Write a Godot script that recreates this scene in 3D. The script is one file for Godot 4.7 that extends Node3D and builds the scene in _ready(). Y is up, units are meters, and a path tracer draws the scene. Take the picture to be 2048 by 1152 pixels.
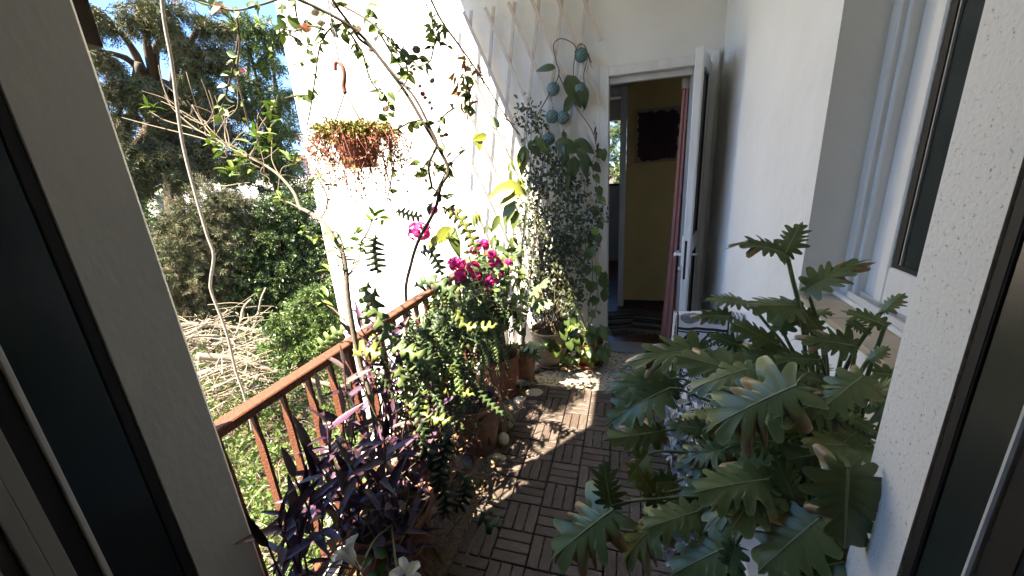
extends Node3D
# A balcony seen through its open glazed door: planted pots along a rust-red railing, a white end wall with a
# trellis, a door standing open, and a garden beyond. x runs right, y up, -z away from the camera; floor at y = 0.

var rng := RandomNumberGenerator.new()
var M := {}
var house: Node3D
var used := {}


class Geo:
	var v := PackedVector3Array()
	var n := PackedVector3Array()
	var c := PackedColorArray()
	var uv := PackedVector2Array()
	var ix := PackedInt32Array()
	var col := Color(1, 1, 1)

	func vert(p: Vector3, t := Vector2.ZERO) -> int:
		v.append(p)
		uv.append(t)
		c.append(col)
		return v.size() - 1

	func tri(a: int, b: int, d: int) -> void:
		ix.append(a)
		ix.append(b)
		ix.append(d)

	func quad(a: int, b: int, d: int, e: int) -> void:
		tri(a, b, d)
		tri(a, d, e)

	# a flat face of three or four corners, turned so that it looks away from `inside`
	func face(p: Array, inside: Vector3) -> void:
		var nn: Vector3 = (p[2] - p[0]).cross(p[1] - p[0])
		var ax := nn.abs()
		var ids := []
		for q in p:
			var t := Vector2(q.x, q.z)
			if ax.x >= ax.y and ax.x >= ax.z:
				t = Vector2(q.z, q.y)
			elif ax.z >= ax.y:
				t = Vector2(q.x, q.y)
			ids.append(vert(q, t))
		if nn.dot(p[0] - inside) < 0.0:
			ids.reverse()
		tri(ids[0], ids[1], ids[2])
		if ids.size() == 4:
			tri(ids[0], ids[2], ids[3])

	func box(at: Vector3, size: Vector3, b := Basis.IDENTITY, bev := 0.0) -> void:
		var h := size * 0.5
		var k := minf(bev, minf(h.x, minf(h.y, h.z)) * 0.9)
		var e := [h - Vector3(0, k, k), h - Vector3(k, 0, k), h - Vector3(k, k, 0)]
		var P := func(ax: int, sx: int, sy: int, sz: int) -> Vector3: return at + b * (e[ax] * Vector3(sx, sy, sz))
		for s in [-1, 1]:
			face([P.call(0, s, -1, -1), P.call(0, s, 1, -1), P.call(0, s, 1, 1), P.call(0, s, -1, 1)], at)
			face([P.call(1, -1, s, -1), P.call(1, 1, s, -1), P.call(1, 1, s, 1), P.call(1, -1, s, 1)], at)
			face([P.call(2, -1, -1, s), P.call(2, 1, -1, s), P.call(2, 1, 1, s), P.call(2, -1, 1, s)], at)
		if k <= 0.0:
			return
		for s in [-1, 1]:
			for t in [-1, 1]:
				face([P.call(0, s, t, -1), P.call(0, s, t, 1), P.call(1, s, t, 1), P.call(1, s, t, -1)], at)
				face([P.call(0, s, -1, t), P.call(0, s, 1, t), P.call(2, s, 1, t), P.call(2, s, -1, t)], at)
				face([P.call(1, -1, s, t), P.call(1, 1, s, t), P.call(2, 1, s, t), P.call(2, -1, s, t)], at)
				for w in [-1, 1]:
					face([P.call(0, s, t, w), P.call(1, s, t, w), P.call(2, s, t, w)], at)

	# a box between two corners; depth runs away from the camera
	func span(x0: float, x1: float, y0: float, y1: float, d0: float, d1: float, bev := 0.0) -> void:
		box(Vector3((x0 + x1) * 0.5, (y0 + y1) * 0.5, -(d0 + d1) * 0.5), Vector3(absf(x1 - x0), absf(y1 - y0), absf(d1 - d0)), Basis.IDENTITY, bev)

	# an upright prism over a convex outline of (x, depth) points
	func prism(p: Array, y0: float, y1: float) -> void:
		var mid := Vector3.ZERO
		for q in p:
			mid += Vector3(q.x, (y0 + y1) * 0.5, -q.y) / p.size()
		for i in p.size():
			var a: Vector2 = p[i]
			var b: Vector2 = p[(i + 1) % p.size()]
			face([Vector3(a.x, y0, -a.y), Vector3(a.x, y1, -a.y), Vector3(b.x, y1, -b.y), Vector3(b.x, y0, -b.y)], mid)
			if i > 0 and i < p.size() - 1:
				for y in [y0, y1]:
					face([Vector3(p[0].x, y, -p[0].y), Vector3(a.x, y, -a.y), Vector3(b.x, y, -b.y)], mid)

	func tube(p: PackedVector3Array, r0: float, r1: float, sides := 6, knobby := 0.0) -> void:
		var m := p.size()
		if m < 2:
			return
		var t0 := (p[1] - p[0]).normalized()
		var ref := Vector3.UP if absf(t0.y) < 0.9 else Vector3.RIGHT
		var x := t0.cross(ref).normalized()
		var first := v.size()
		var along := 0.0
		for i in m:
			var t := (p[mini(i + 1, m - 1)] - p[maxi(i - 1, 0)]).normalized()
			x = (x - t * x.dot(t)).normalized()
			var y := t.cross(x)
			var r := lerpf(r0, r1, i / float(m - 1))
			if knobby > 0.0:
				r *= 1.0 + knobby * sin(i * 2.4 + p[0].x * 40.0)
			if i > 0:
				along += p[i].distance_to(p[i - 1])
			for k in sides:
				var a := TAU * k / sides
				vert(p[i] + (x * cos(a) + y * sin(a)) * r, Vector2(k / float(sides), along))
		for i in m - 1:
			for k in sides:
				var a := first + i * sides + k
				var b := first + i * sides + (k + 1) % sides
				quad(a, a + sides, b + sides, b)
		for e in [0, m - 1]:
			var cc := vert(p[e])
			for k in sides:
				var a: int = first + e * sides + k
				var b: int = first + e * sides + (k + 1) % sides
				if e == 0:
					tri(cc, a, b)
				else:
					tri(cc, b, a)

	# a turned shape: profile of (radius, height) points about an upright axis; sharp corners are doubled points
	func lathe(prof: Array, segs: int, at := Vector3.ZERO, wob := 0.0) -> void:
		var first := v.size()
		for q in prof:
			for k in segs:
				var a := TAU * k / segs
				var r: float = q.x * (1.0 + wob * sin(a * 2.0 + 1.3))
				vert(at + Vector3(cos(a) * r, q.y, sin(a) * r), Vector2(k / float(segs) * 3.0, q.y * 5.0))
		for i in prof.size() - 1:
			for k in segs:
				var a := first + i * segs + k
				var b := first + i * segs + (k + 1) % segs
				quad(a, b, b + segs, a + segs)

	func mesh() -> ArrayMesh:
		n.resize(v.size())
		n.fill(Vector3.ZERO)
		for i in range(0, ix.size(), 3):
			var a := ix[i]
			var b := ix[i + 1]
			var d := ix[i + 2]
			var f := (v[d] - v[a]).cross(v[b] - v[a])
			n[a] += f
			n[b] += f
			n[d] += f
		for i in n.size():
			n[i] = n[i].normalized() if n[i].length_squared() > 1e-20 else Vector3.UP
		var arr := []
		arr.resize(Mesh.ARRAY_MAX)
		arr[Mesh.ARRAY_VERTEX] = v
		arr[Mesh.ARRAY_NORMAL] = n
		arr[Mesh.ARRAY_COLOR] = c
		arr[Mesh.ARRAY_TEX_UV] = uv
		arr[Mesh.ARRAY_INDEX] = ix
		var am := ArrayMesh.new()
		am.add_surface_from_arrays(Mesh.PRIMITIVE_TRIANGLES, arr)
		return am


# ---------------------------------------------------------------- names, things and parts
func numbered(called: String) -> String:
	var k: int = used.get(called, 0)
	used[called] = k + 1
	return called if k == 0 else "%s_%03d" % [called, k]


func tag(o: Node3D, label: String, category: String, group := "") -> Node3D:
	o.set_meta("label", label)
	o.set_meta("category", category)
	if group:
		o.set_meta("group", group)
	return o


func thing(called: String, at: Vector3, label: String, category: String, group := "") -> Node3D:
	var o := Node3D.new()
	o.name = numbered(called)
	add_child(o)
	o.position = at
	return tag(o, label, category, group)


# a mesh given in world coordinates, hung under its parent so that it stays where it is
func part(parent: Node3D, called: String, g, m: Material, kind := "") -> MeshInstance3D:
	var o := MeshInstance3D.new()
	o.name = called if parent != self else numbered(called)
	o.mesh = g.mesh() if g is Geo else g
	o.material_override = m
	if kind:
		o.set_meta("kind", kind)
	parent.add_child(o, true)
	var off := Vector3.ZERO
	var q: Node = parent
	while q != self:
		off += q.position
		q = q.get_parent()
	if g is Geo:
		o.position = -off
	return o


func origin_of(node: Node) -> Vector3:
	var off := Vector3.ZERO
	while node != self:
		off += node.position
		node = node.get_parent()
	return off


func place(parent: Node3D, called: String, mesh: Mesh, m: Material, xf: Transform3D) -> MeshInstance3D:
	var o := MeshInstance3D.new()
	o.name = called
	o.mesh = mesh
	o.material_override = m
	parent.add_child(o, true)
	xf.origin -= origin_of(parent)
	o.transform = xf
	return o


func many(parent: Node3D, called: String, mesh: Mesh, m: Material, xfs: Array) -> void:
	if xfs.is_empty():
		return
	var mm := MultiMesh.new()
	mm.transform_format = MultiMesh.TRANSFORM_3D
	mm.mesh = mesh
	mm.instance_count = xfs.size()
	var off := origin_of(parent) if parent != self else Vector3.ZERO
	for i in xfs.size():
		var t: Transform3D = xfs[i]
		t.origin -= off
		mm.set_instance_transform(i, t)
	var o := MultiMeshInstance3D.new()
	o.name = called if parent != self else numbered(called)
	o.multimesh = mm
	o.material_override = m
	o.set_meta("kind", "stuff")
	parent.add_child(o, true)


# one part for every path: canes, shoots and stems that can be told apart
func tubes(parent: Node3D, called: String, paths: Array, r0: float, r1: float, m: Material, per := 5, sides := 5, knobby := 0.0) -> void:
	for p in paths:
		var g := Geo.new()
		g.tube(smooth(p, per), r0, r1, sides, knobby)
		part(parent, called, g, m)


# leaves one can pick apart become parts, the nearest first; past the cap the rest is one mass
func leaves(parent: Node3D, called: String, meshes: Array, mats: Array, xfs: Array, cap := 300) -> void:
	var eye := Vector3(0, 1.54, 0)
	var near := xfs
	var rest := []
	if xfs.size() > cap:
		near = xfs.duplicate()
		near.sort_custom(func(a, b): return a.origin.distance_squared_to(eye) < b.origin.distance_squared_to(eye))
		rest = near.slice(cap)
		near = near.slice(0, cap)
	for i in near.size():
		place(parent, called, meshes[rng.randi() % meshes.size()], mats[rng.randi() % mats.size()], near[i])
	many(parent, "foliage", meshes[0], mats[0], rest)


# ---------------------------------------------------------------- curves and leaf shapes
func smooth(p: PackedVector3Array, per := 6) -> PackedVector3Array:
	var out := PackedVector3Array()
	for i in p.size() - 1:
		var a := p[maxi(i - 1, 0)]
		var d := p[mini(i + 2, p.size() - 1)]
		for k in per:
			out.append(p[i].cubic_interpolate(p[i + 1], a, d, k / float(per)))
	out.append(p[p.size() - 1])
	return out


func jitter(p: PackedVector3Array, amt: float) -> PackedVector3Array:
	var out := PackedVector3Array()
	for q in p:
		out.append(q + rv() * amt)
	return out


func rv() -> Vector3:
	return Vector3(rng.randf_range(-1, 1), rng.randf_range(-1, 1), rng.randf_range(-1, 1))


func rf(a: float, b: float) -> float:
	return rng.randf_range(a, b)


func leaf_xf(at: Vector3, dir: Vector3, nrm: Vector3, size: float, wide := 1.0) -> Transform3D:
	var y := dir.normalized()
	var x := y.cross(nrm)
	if x.length() < 0.01:
		x = y.cross(Vector3(0.3, 0.5, 0.8))
	x = x.normalized()
	return Transform3D(Basis(x * size * wide, y * size, x.cross(y) * size), at)


# a plain leaf of length 1 along +y, facing +z: width, fold along the midrib, droop of the tip, where it is widest
func leaf_mesh(w: float, fold: float, droop: float, segs := 5, belly := 0.75, heart := 0.0, wave := 0.0) -> ArrayMesh:
	var g := Geo.new()
	for i in segs + 1:
		var t := i / float(segs)
		var hw := w * 0.5 * pow(sin(PI * pow(clampf(t, 0.001, 0.999), belly)), 0.85)
		if heart > 0.0 and i == 0:
			hw = w * 0.28
		var back := heart * (1.0 - t) if i == 0 else 0.0
		var z := -droop * t * t
		var wz := wave * sin(i * 2.1)
		g.vert(Vector3(-hw, t - back, z + fold * hw + wz), Vector2(0, t))
		g.vert(Vector3(0, t, z), Vector2(0.5, t))
		g.vert(Vector3(hw, t - back, z + fold * hw - wz), Vector2(1, t))
	for i in segs:
		var a := i * 3
		g.quad(a, a + 3, a + 4, a + 1)
		g.quad(a + 1, a + 4, a + 5, a + 2)
	return g.mesh()


# the deeply lobed leaf of the philodendron: length 1 along +y, faces +z; `dry` browns and hangs the tips of some lobes
func lobed_mesh(seed_: int, lobes: int, deep: float, bend: float, wide: float, dry: float, cup: float, green: Color) -> ArrayMesh:
	var r := RandomNumberGenerator.new()
	r.seed = seed_
	var g := Geo.new()
	var rings := [0.0, 0.12, 0.4, 0.66, 0.72, 1.0]
	var steps := lobes * 9
	for side in [-1, 1]:
		var first := g.v.size()
		var lens := []
		var drys := []
		for k in lobes + 1:
			lens.append(r.randf_range(0.82, 1.12) if k < lobes else 1.0)
			drys.append(r.randf() < dry)
		for i in steps + 1:
			var s := i / float(steps)
			# lobes crowd towards the base; the last one is the long pointed tip
			var ph := lobes * lerpf(s, sin(s * PI * 0.5), 0.55)
			var k := clampi(int(round(ph)), 0, lobes)
			var th := deg_to_rad(lerpf(152.0, 62.0, smoothstep(0.0, 0.42, s)))
			th *= 1.0 - pow(smoothstep(0.45, 1.0, s), 1.1)
			var env := lerpf(0.20, 0.315, smoothstep(0.0, 0.25, s))
			env = lerpf(env, 0.27, smoothstep(0.55, 1.0, s)) * lerpf(wide, 1.0, smoothstep(0.8, 1.0, s))
			var gap := pow(0.5 - 0.5 * cos(TAU * ph), 1.8)
			var reach: float = env * lens[k] * (1.0 - deep * gap * lerpf(1.0, 0.30, smoothstep(0.60, 0.95, s)))
			var root := Vector2(0, lerpf(0.09, 0.73, smoothstep(0.02, 1.0, s) * 0.5 + s * 0.5))
			var dirn := Vector2(side * sin(th), cos(th))
			for q in rings.size():
				var f: float = rings[q]
				var p2: Vector2 = root + dirn * reach * f + Vector2(0, 0.07 * f * f * sin(th))
				var ff: float = f * reach / 0.34
				var z := -0.010 * ff * cos(TAU * ph) * lerpf(1.0, 0.3, s) - 0.07 * ff * ff + cup * absf(p2.x) * 1.2
				z += 0.022 * sin(p2.y * 9.0 + seed_ + side) * ff + 0.010 * sin(p2.y * 21.0 + p2.x * 14.0 + seed_) * ff * ff
				z -= bend * pow(maxf(p2.y, 0.0), 1.8)
				g.col = green
				if drys[k] and f > 0.6:
					z -= 0.30 * (f - 0.6)
					g.col = Color(0.42, 0.30, 0.165) if f > 0.7 else green.lerp(Color(0.30, 0.27, 0.08), 0.5)
				g.vert(Vector3(p2.x, p2.y, z), Vector2(ph, f))
		var m := rings.size()
		for i in steps:
			for q in m - 1:
				var a := first + i * m + q
				if side < 0:
					g.quad(a, a + 1, a + m + 1, a + m)
				else:
					g.quad(a, a + m, a + m + 1, a + 1)
	return g.mesh()


# the flat stem of the fishbone cactus: a ribbon with rounded teeth that alternate left and right
func zigzag(g: Geo, path: PackedVector3Array, face_: Vector3, w: float, tooth: float, deep := 0.82) -> void:
	var p := smooth(path, 14)
	var total := 0.0
	for i in p.size() - 1:
		total += p[i].distance_to(p[i + 1])
	var count := maxf(2.0, roundf(total / tooth))
	# walk it evenly, twelve steps to a tooth
	var steps := int(count * 12)
	var first := g.v.size()
	var seg := 0
	var run := 0.0
	var x := Vector3.ZERO
	for i in steps + 1:
		var want := total * i / steps
		while seg < p.size() - 2 and run + p[seg].distance_to(p[seg + 1]) < want:
			run += p[seg].distance_to(p[seg + 1])
			seg += 1
		var sl := maxf(p[seg].distance_to(p[seg + 1]), 1e-5)
		var at := p[seg].lerp(p[seg + 1], clampf((want - run) / sl, 0, 1))
		var t := (p[seg + 1] - p[seg]).normalized()
		var nx := t.cross(face_).normalized()
		x = nx if x == Vector3.ZERO else (x.lerp(nx, 0.3)).normalized()
		var nn := x.cross(t).normalized()
		var s := i / float(steps)
		var taper := clampf(minf(s * 7.0, (1.0 - s) * 5.0), 0.12, 1.0)
		for side in [-1, 1]:
			var ph: float = s * count + (0.5 if side > 0 else 0.0)
			var fr := ph - floorf(ph)
			var tip := smoothstep(0.42, 0.93, sin(PI * pow(fr, 0.8)))
			var hw := w * 0.5 * taper * (1.0 - deep + deep * tip)
			g.vert(at + x * side * hw + t * (0.30 * tooth * tip) + nn * hw * 0.14, Vector2(0.0 if side < 0 else 1.0, s * count))
		g.vert(at - nn * 0.0015, Vector2(0.5, s * count))
		g.vert(at + nn * 0.0022, Vector2(0.5, s * count))
	for i in steps:
		var a := first + i * 4
		g.quad(a, a + 4, a + 7, a + 3)
		g.quad(a + 3, a + 7, a + 5, a + 1)
		g.quad(a, a + 2, a + 6, a + 4)
		g.quad(a + 2, a + 1, a + 5, a + 6)


# ---------------------------------------------------------------- materials (base colours are linear)
func noise_tex(freq: float, lo: Color, hi: Color, size := 256, kind := FastNoiseLite.TYPE_SIMPLEX_SMOOTH, oct := 4, sd := 1) -> NoiseTexture2D:
	var nz := FastNoiseLite.new()
	nz.noise_type = kind
	nz.frequency = freq
	nz.seed = sd
	nz.fractal_octaves = oct
	var t := NoiseTexture2D.new()
	t.width = size
	t.height = size
	t.seamless = true
	t.noise = nz
	var gr := Gradient.new()
	gr.set_color(0, lo.linear_to_srgb())
	gr.set_color(1, hi.linear_to_srgb())
	t.color_ramp = gr
	return t


func bump_tex(freq: float, strength: float, size := 256, oct := 4, sd := 3) -> NoiseTexture2D:
	var nz := FastNoiseLite.new()
	nz.frequency = freq
	nz.seed = sd
	nz.fractal_octaves = oct
	var t := NoiseTexture2D.new()
	t.width = size
	t.height = size
	t.seamless = true
	t.noise = nz
	t.as_normal_map = true
	t.bump_strength = strength
	return t


func mat(r: float, g: float, b: float, rough := 0.8, metal := 0.0) -> StandardMaterial3D:
	var m := StandardMaterial3D.new()
	m.albedo_color = Color(r, g, b).linear_to_srgb()
	m.roughness = rough
	m.metallic = metal
	return m


func tri_mat(r: float, g: float, b: float, rough: float, tex: Texture2D, scale: Vector3, bump: Texture2D = null, depth := 1.0) -> StandardMaterial3D:
	var m := mat(r, g, b, rough)
	m.albedo_texture = tex
	m.uv1_triplanar = true
	m.uv1_world_triplanar = true
	m.uv1_scale = scale
	if bump:
		m.normal_enabled = true
		m.normal_texture = bump
		m.normal_scale = depth
	return m


func leaf_mat(r: float, g: float, b: float, through := 0.35, rough := 0.42) -> StandardMaterial3D:
	var m := mat(r, g, b, rough)
	m.albedo_texture = M.leaf_tex
	m.vertex_color_use_as_albedo = true
	m.backlight_enabled = true
	m.backlight = Color(through * 0.95, through, through * 0.45)
	return m


func petal_mat(r: float, g: float, b: float, through := 0.6) -> StandardMaterial3D:
	var m := leaf_mat(r, g, b, 0.0, 0.6)
	m.backlight = Color(through, through, through)
	return m



func _ready() -> void:
	rng.seed = 20240611
	# camera: held at eye height in the doorway, turned left, tipped down and rolled a little
	var cam := Camera3D.new()
	cam.name = "Camera"
	cam.fov = 73.31
	cam.near = 0.02
	cam.far = 400.0
	cam.transform = Transform3D(Basis(Vector3(0.9594, -0.0637, -0.2747), Vector3(-0.0216, 0.9549, -0.2961), Vector3(0.2818, 0.2902, 0.9145)), Vector3(0, 1.54, 0)).orthonormalized()
	add_child(cam)
	cam.current = true

	var env := Environment.new()
	env.background_mode = Environment.BG_SKY
	var sk := ProceduralSkyMaterial.new()
	sk.sky_top_color = Color(0.021, 0.054, 0.130).linear_to_srgb()
	sk.sky_horizon_color = Color(0.060, 0.088, 0.125).linear_to_srgb()
	sk.sky_curve = 0.16
	sk.ground_horizon_color = Color(0.15, 0.15, 0.13).linear_to_srgb()
	sk.ground_bottom_color = Color(0.12, 0.11, 0.09).linear_to_srgb()
	sk.sun_angle_max = 8.0
	sk.sun_curve = 0.05
	var sky := Sky.new()
	sky.sky_material = sk
	env.sky = sky
	env.background_energy_multiplier = 1.0
	env.tonemap_mode = Environment.TONE_MAPPER_LINEAR
	env.tonemap_exposure = 21.0
	env.sdfgi_enabled = true
	env.ssao_enabled = true
	env.ssil_enabled = true
	var we := WorldEnvironment.new()
	we.name = "WorldEnvironment"
	we.environment = env
	add_child(we)

	var sun := DirectionalLight3D.new()
	sun.name = "Sun"
	sun.light_color = Color(1.0, 0.93, 0.82)
	sun.light_energy = 0.6
	sun.light_angular_distance = 0.53
	sun.shadow_enabled = true
	add_child(sun)
	sun.look_at_from_position(Vector3(0, 5, 0), Vector3(0, 5, 0) + Vector3(1.0, -2.67, -1.318))

	materials()
	build_house()
	build_ground()
	build_railing()
	build_deck()
	build_doorway_things()
	build_garden()
	build_trellis()
	build_pots()
	build_stones()
	build_cactus()
	build_purple()
	build_shrub()
	build_rose()
	build_basket()
	build_climbers()
	build_chair()
	build_philodendron()
	build_small()


func materials() -> void:
	M.leaf_tex = noise_tex(0.02, Color(0.72, 0.72, 0.72), Color(1, 1, 1), 128)
	var wall_bump := bump_tex(0.03, 3.0, 512, 5)
	M.plaster = tri_mat(0.84, 0.835, 0.80, 0.92, noise_tex(0.006, Color(0.93, 0.93, 0.92), Color(1, 1, 1), 512, FastNoiseLite.TYPE_SIMPLEX_SMOOTH, 5), Vector3(0.6, 0.6, 0.6), wall_bump, 0.35)
	M.wash = tri_mat(0.83, 0.84, 0.805, 0.9, noise_tex(0.01, Color(0.93, 0.93, 0.92), Color(1, 1, 1), 512, FastNoiseLite.TYPE_SIMPLEX_SMOOTH, 4, 7), Vector3(2.2, 0.7, 2.2), bump_tex(0.045, 4.0, 512, 4, 11), 0.22)
	# the mouldy render of the right-hand reveal: small dark specks
	var sp := Gradient.new()
	sp.set_color(0, Color(0.20, 0.21, 0.18).linear_to_srgb())
	sp.set_color(1, Color(1, 1, 1))
	sp.add_point(0.13, Color(0.55, 0.56, 0.52).linear_to_srgb())
	sp.add_point(0.205, Color(0.97, 0.97, 0.96).linear_to_srgb())
	var spt := noise_tex(0.07, Color.BLACK, Color.WHITE, 512, FastNoiseLite.TYPE_SIMPLEX_SMOOTH, 2, 5)
	spt.color_ramp = sp
	M.speck = tri_mat(0.85, 0.84, 0.805, 0.9, spt, Vector3(3.4, 3.4, 3.4), bump_tex(0.06, 5.0, 512, 4, 12), 0.2)
	M.paint = tri_mat(0.80, 0.80, 0.785, 0.45, noise_tex(0.012, Color(0.86, 0.86, 0.84), Color(1, 1, 1), 256, FastNoiseLite.TYPE_SIMPLEX_SMOOTH, 5, 4), Vector3(3, 0.8, 3))
	M.alu = mat(0.62, 0.62, 0.60, 0.4)
	M.alu_grey = mat(0.30, 0.29, 0.27, 0.45)
	M.rubber = mat(0.012, 0.010, 0.009, 0.7)
	M.dark_glass = mat(0.016, 0.022, 0.022, 0.25)
	M.brown_dark = mat(0.05, 0.04, 0.03, 0.6)
	M.shade_glass = mat(0.030, 0.038, 0.036, 0.12)
	var pane := mat(0.6, 0.68, 0.68, 0.04)
	pane.transparency = BaseMaterial3D.TRANSPARENCY_ALPHA
	pane.albedo_color.a = 0.22
	M.pane = pane
	M.room = mat(0.62, 0.59, 0.53, 0.9)
	M.ochre = tri_mat(0.66, 0.50, 0.21, 0.9, noise_tex(0.01, Color(0.86, 0.86, 0.86), Color(1, 1, 1), 256), Vector3(1, 1, 1))
	M.inner_floor = tri_mat(0.16, 0.050, 0.026, 0.35, noise_tex(0.02, Color(0.5, 0.5, 0.5), Color(1, 1, 1), 256), Vector3(4, 4, 1))
	M.concrete = tri_mat(0.42, 0.40, 0.36, 0.9, noise_tex(0.012, Color(0.6, 0.6, 0.58), Color(1, 1, 1), 512, FastNoiseLite.TYPE_SIMPLEX_SMOOTH, 6), Vector3(1.1, 1.1, 1.1), wall_bump, 0.5)
	# terrazzo: chips of several greys in a buff ground
	var tz := noise_tex(0.075, Color.BLACK, Color.WHITE, 512, FastNoiseLite.TYPE_CELLULAR, 1, 9)
	(tz.noise as FastNoiseLite).cellular_return_type = FastNoiseLite.RETURN_CELL_VALUE
	(tz.noise as FastNoiseLite).cellular_jitter = 1.2
	var tg := Gradient.new()
	tg.interpolation_mode = Gradient.GRADIENT_INTERPOLATE_CONSTANT
	tg.set_color(0, Color(0.16, 0.15, 0.13).linear_to_srgb())
	tg.set_color(1, Color(0.95, 0.92, 0.86).linear_to_srgb())
	tg.add_point(0.14, Color(0.48, 0.46, 0.41).linear_to_srgb())
	tg.add_point(0.36, Color(0.70, 0.66, 0.58).linear_to_srgb())
	tg.add_point(0.74, Color(0.42, 0.39, 0.33).linear_to_srgb())
	tg.add_point(0.83, Color(0.85, 0.82, 0.74).linear_to_srgb())
	tz.color_ramp = tg
	M.terrazzo = tri_mat(0.66, 0.63, 0.57, 0.6, tz, Vector3(1.7, 1.7, 1.7))
	M.strip = tri_mat(0.23, 0.185, 0.13, 0.95, noise_tex(0.03, Color(0.35, 0.33, 0.30), Color(1, 1, 1), 512, FastNoiseLite.TYPE_SIMPLEX_SMOOTH, 6, 71), Vector3(2.5, 2.5, 2.5), wall_bump, 1.0)
	M.marble = tri_mat(0.56, 0.47, 0.34, 0.35, noise_tex(0.010, Color(0.66, 0.62, 0.55), Color(1, 1, 1), 256, FastNoiseLite.TYPE_SIMPLEX_SMOOTH, 6, 8), Vector3(2, 2, 2))
	# rust-red paint on iron
	M.rust = tri_mat(0.165, 0.056, 0.024, 0.68, noise_tex(0.03, Color(0.50, 0.45, 0.42), Color(1, 1, 1), 256, FastNoiseLite.TYPE_SIMPLEX_SMOOTH, 6, 2), Vector3(7, 4, 7), bump_tex(0.09, 6.0, 256), 0.6)
	M.terra = tri_mat(0.34, 0.135, 0.072, 0.85, noise_tex(0.012, Color(0.36, 0.34, 0.33), Color(1, 1, 1), 256, FastNoiseLite.TYPE_SIMPLEX_SMOOTH, 5, 6), Vector3(4, 4, 4), bump_tex(0.06, 3.0, 256), 0.5)
	M.terra_old = tri_mat(0.34, 0.19, 0.125, 0.9, noise_tex(0.014, Color(0.5, 0.47, 0.44), Color(1, 1, 1), 256, FastNoiseLite.TYPE_SIMPLEX_SMOOTH, 5, 16), Vector3(5, 5, 5), bump_tex(0.06, 3.0, 256), 0.7)
	M.buff = tri_mat(0.40, 0.34, 0.225, 0.8, noise_tex(0.012, Color(0.7, 0.68, 0.65), Color(1, 1, 1), 256, FastNoiseLite.TYPE_SIMPLEX_SMOOTH, 5, 26), Vector3(4, 4, 4))
	M.soil = tri_mat(0.055, 0.038, 0.026, 1.0, noise_tex(0.05, Color(0.3, 0.3, 0.3), Color(1, 1, 1), 256), Vector3(6, 6, 6), bump_tex(0.08, 14.0, 256), 1.0)
	M.earth = tri_mat(0.13, 0.105, 0.065, 1.0, noise_tex(0.02, Color(0.35, 0.33, 0.28), Color(1, 1, 1), 512, FastNoiseLite.TYPE_SIMPLEX_SMOOTH, 6), Vector3(0.5, 0.5, 0.5), bump_tex(0.05, 10.0, 256), 1.0)
	M.bark = tri_mat(0.115, 0.09, 0.065, 0.95, noise_tex(0.04, Color(0.45, 0.43, 0.40), Color(1, 1, 1), 256), Vector3(14, 5, 14), bump_tex(0.07, 8.0, 256), 0.9)
	M.grey_bark = tri_mat(0.21, 0.18, 0.145, 0.95, noise_tex(0.04, Color(0.5, 0.48, 0.46), Color(1, 1, 1), 256, FastNoiseLite.TYPE_SIMPLEX_SMOOTH, 4, 13), Vector3(20, 8, 20), bump_tex(0.07, 8.0, 256), 0.9)
	M.dead_wood = tri_mat(0.33, 0.285, 0.22, 0.95, noise_tex(0.03, Color(0.5, 0.48, 0.45), Color(1, 1, 1), 256, FastNoiseLite.TYPE_SIMPLEX_SMOOTH, 4, 14), Vector3(8, 4, 8))
	M.cane = mat(0.030, 0.022, 0.016, 0.6)
	M.twig = mat(0.19, 0.14, 0.09, 0.9)
	M.deck = []
	for k in 4:
		var b: float = [1.0, 0.80, 0.92, 1.12][k]
		var m := mat(0.132 * b, [0.108, 0.096, 0.102, 0.106][k] * b, [0.094, 0.084, 0.088, 0.092][k] * b, 0.58)
		m.albedo_texture = noise_tex(0.02, Color(0.34, 0.34, 0.34), Color(1, 1, 1), 256, FastNoiseLite.TYPE_SIMPLEX_SMOOTH, 5, 31 + k)
		m.uv1_scale = Vector3(2.2, 26.0, 1.0)
		m.normal_enabled = true
		m.normal_texture = M.get("deck_bump", bump_tex(0.05, 6.0, 256, 4, 44))
		M.deck_bump = m.normal_texture
		m.normal_scale = 0.5
		M.deck.append(m)
	M.black_plastic = mat(0.012, 0.012, 0.012, 0.6)
	M.white_plastic = mat(0.76, 0.77, 0.77, 0.4)
	M.lath = tri_mat(0.68, 0.61, 0.53, 0.75, noise_tex(0.03, Color(0.74, 0.72, 0.70), Color(1, 1, 1), 256, FastNoiseLite.TYPE_SIMPLEX_SMOOTH, 4, 51), Vector3(12, 3, 12))
	M.steel = mat(0.55, 0.54, 0.52, 0.35, 0.8)
	M.wire = mat(0.10, 0.10, 0.10, 0.5)


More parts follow.
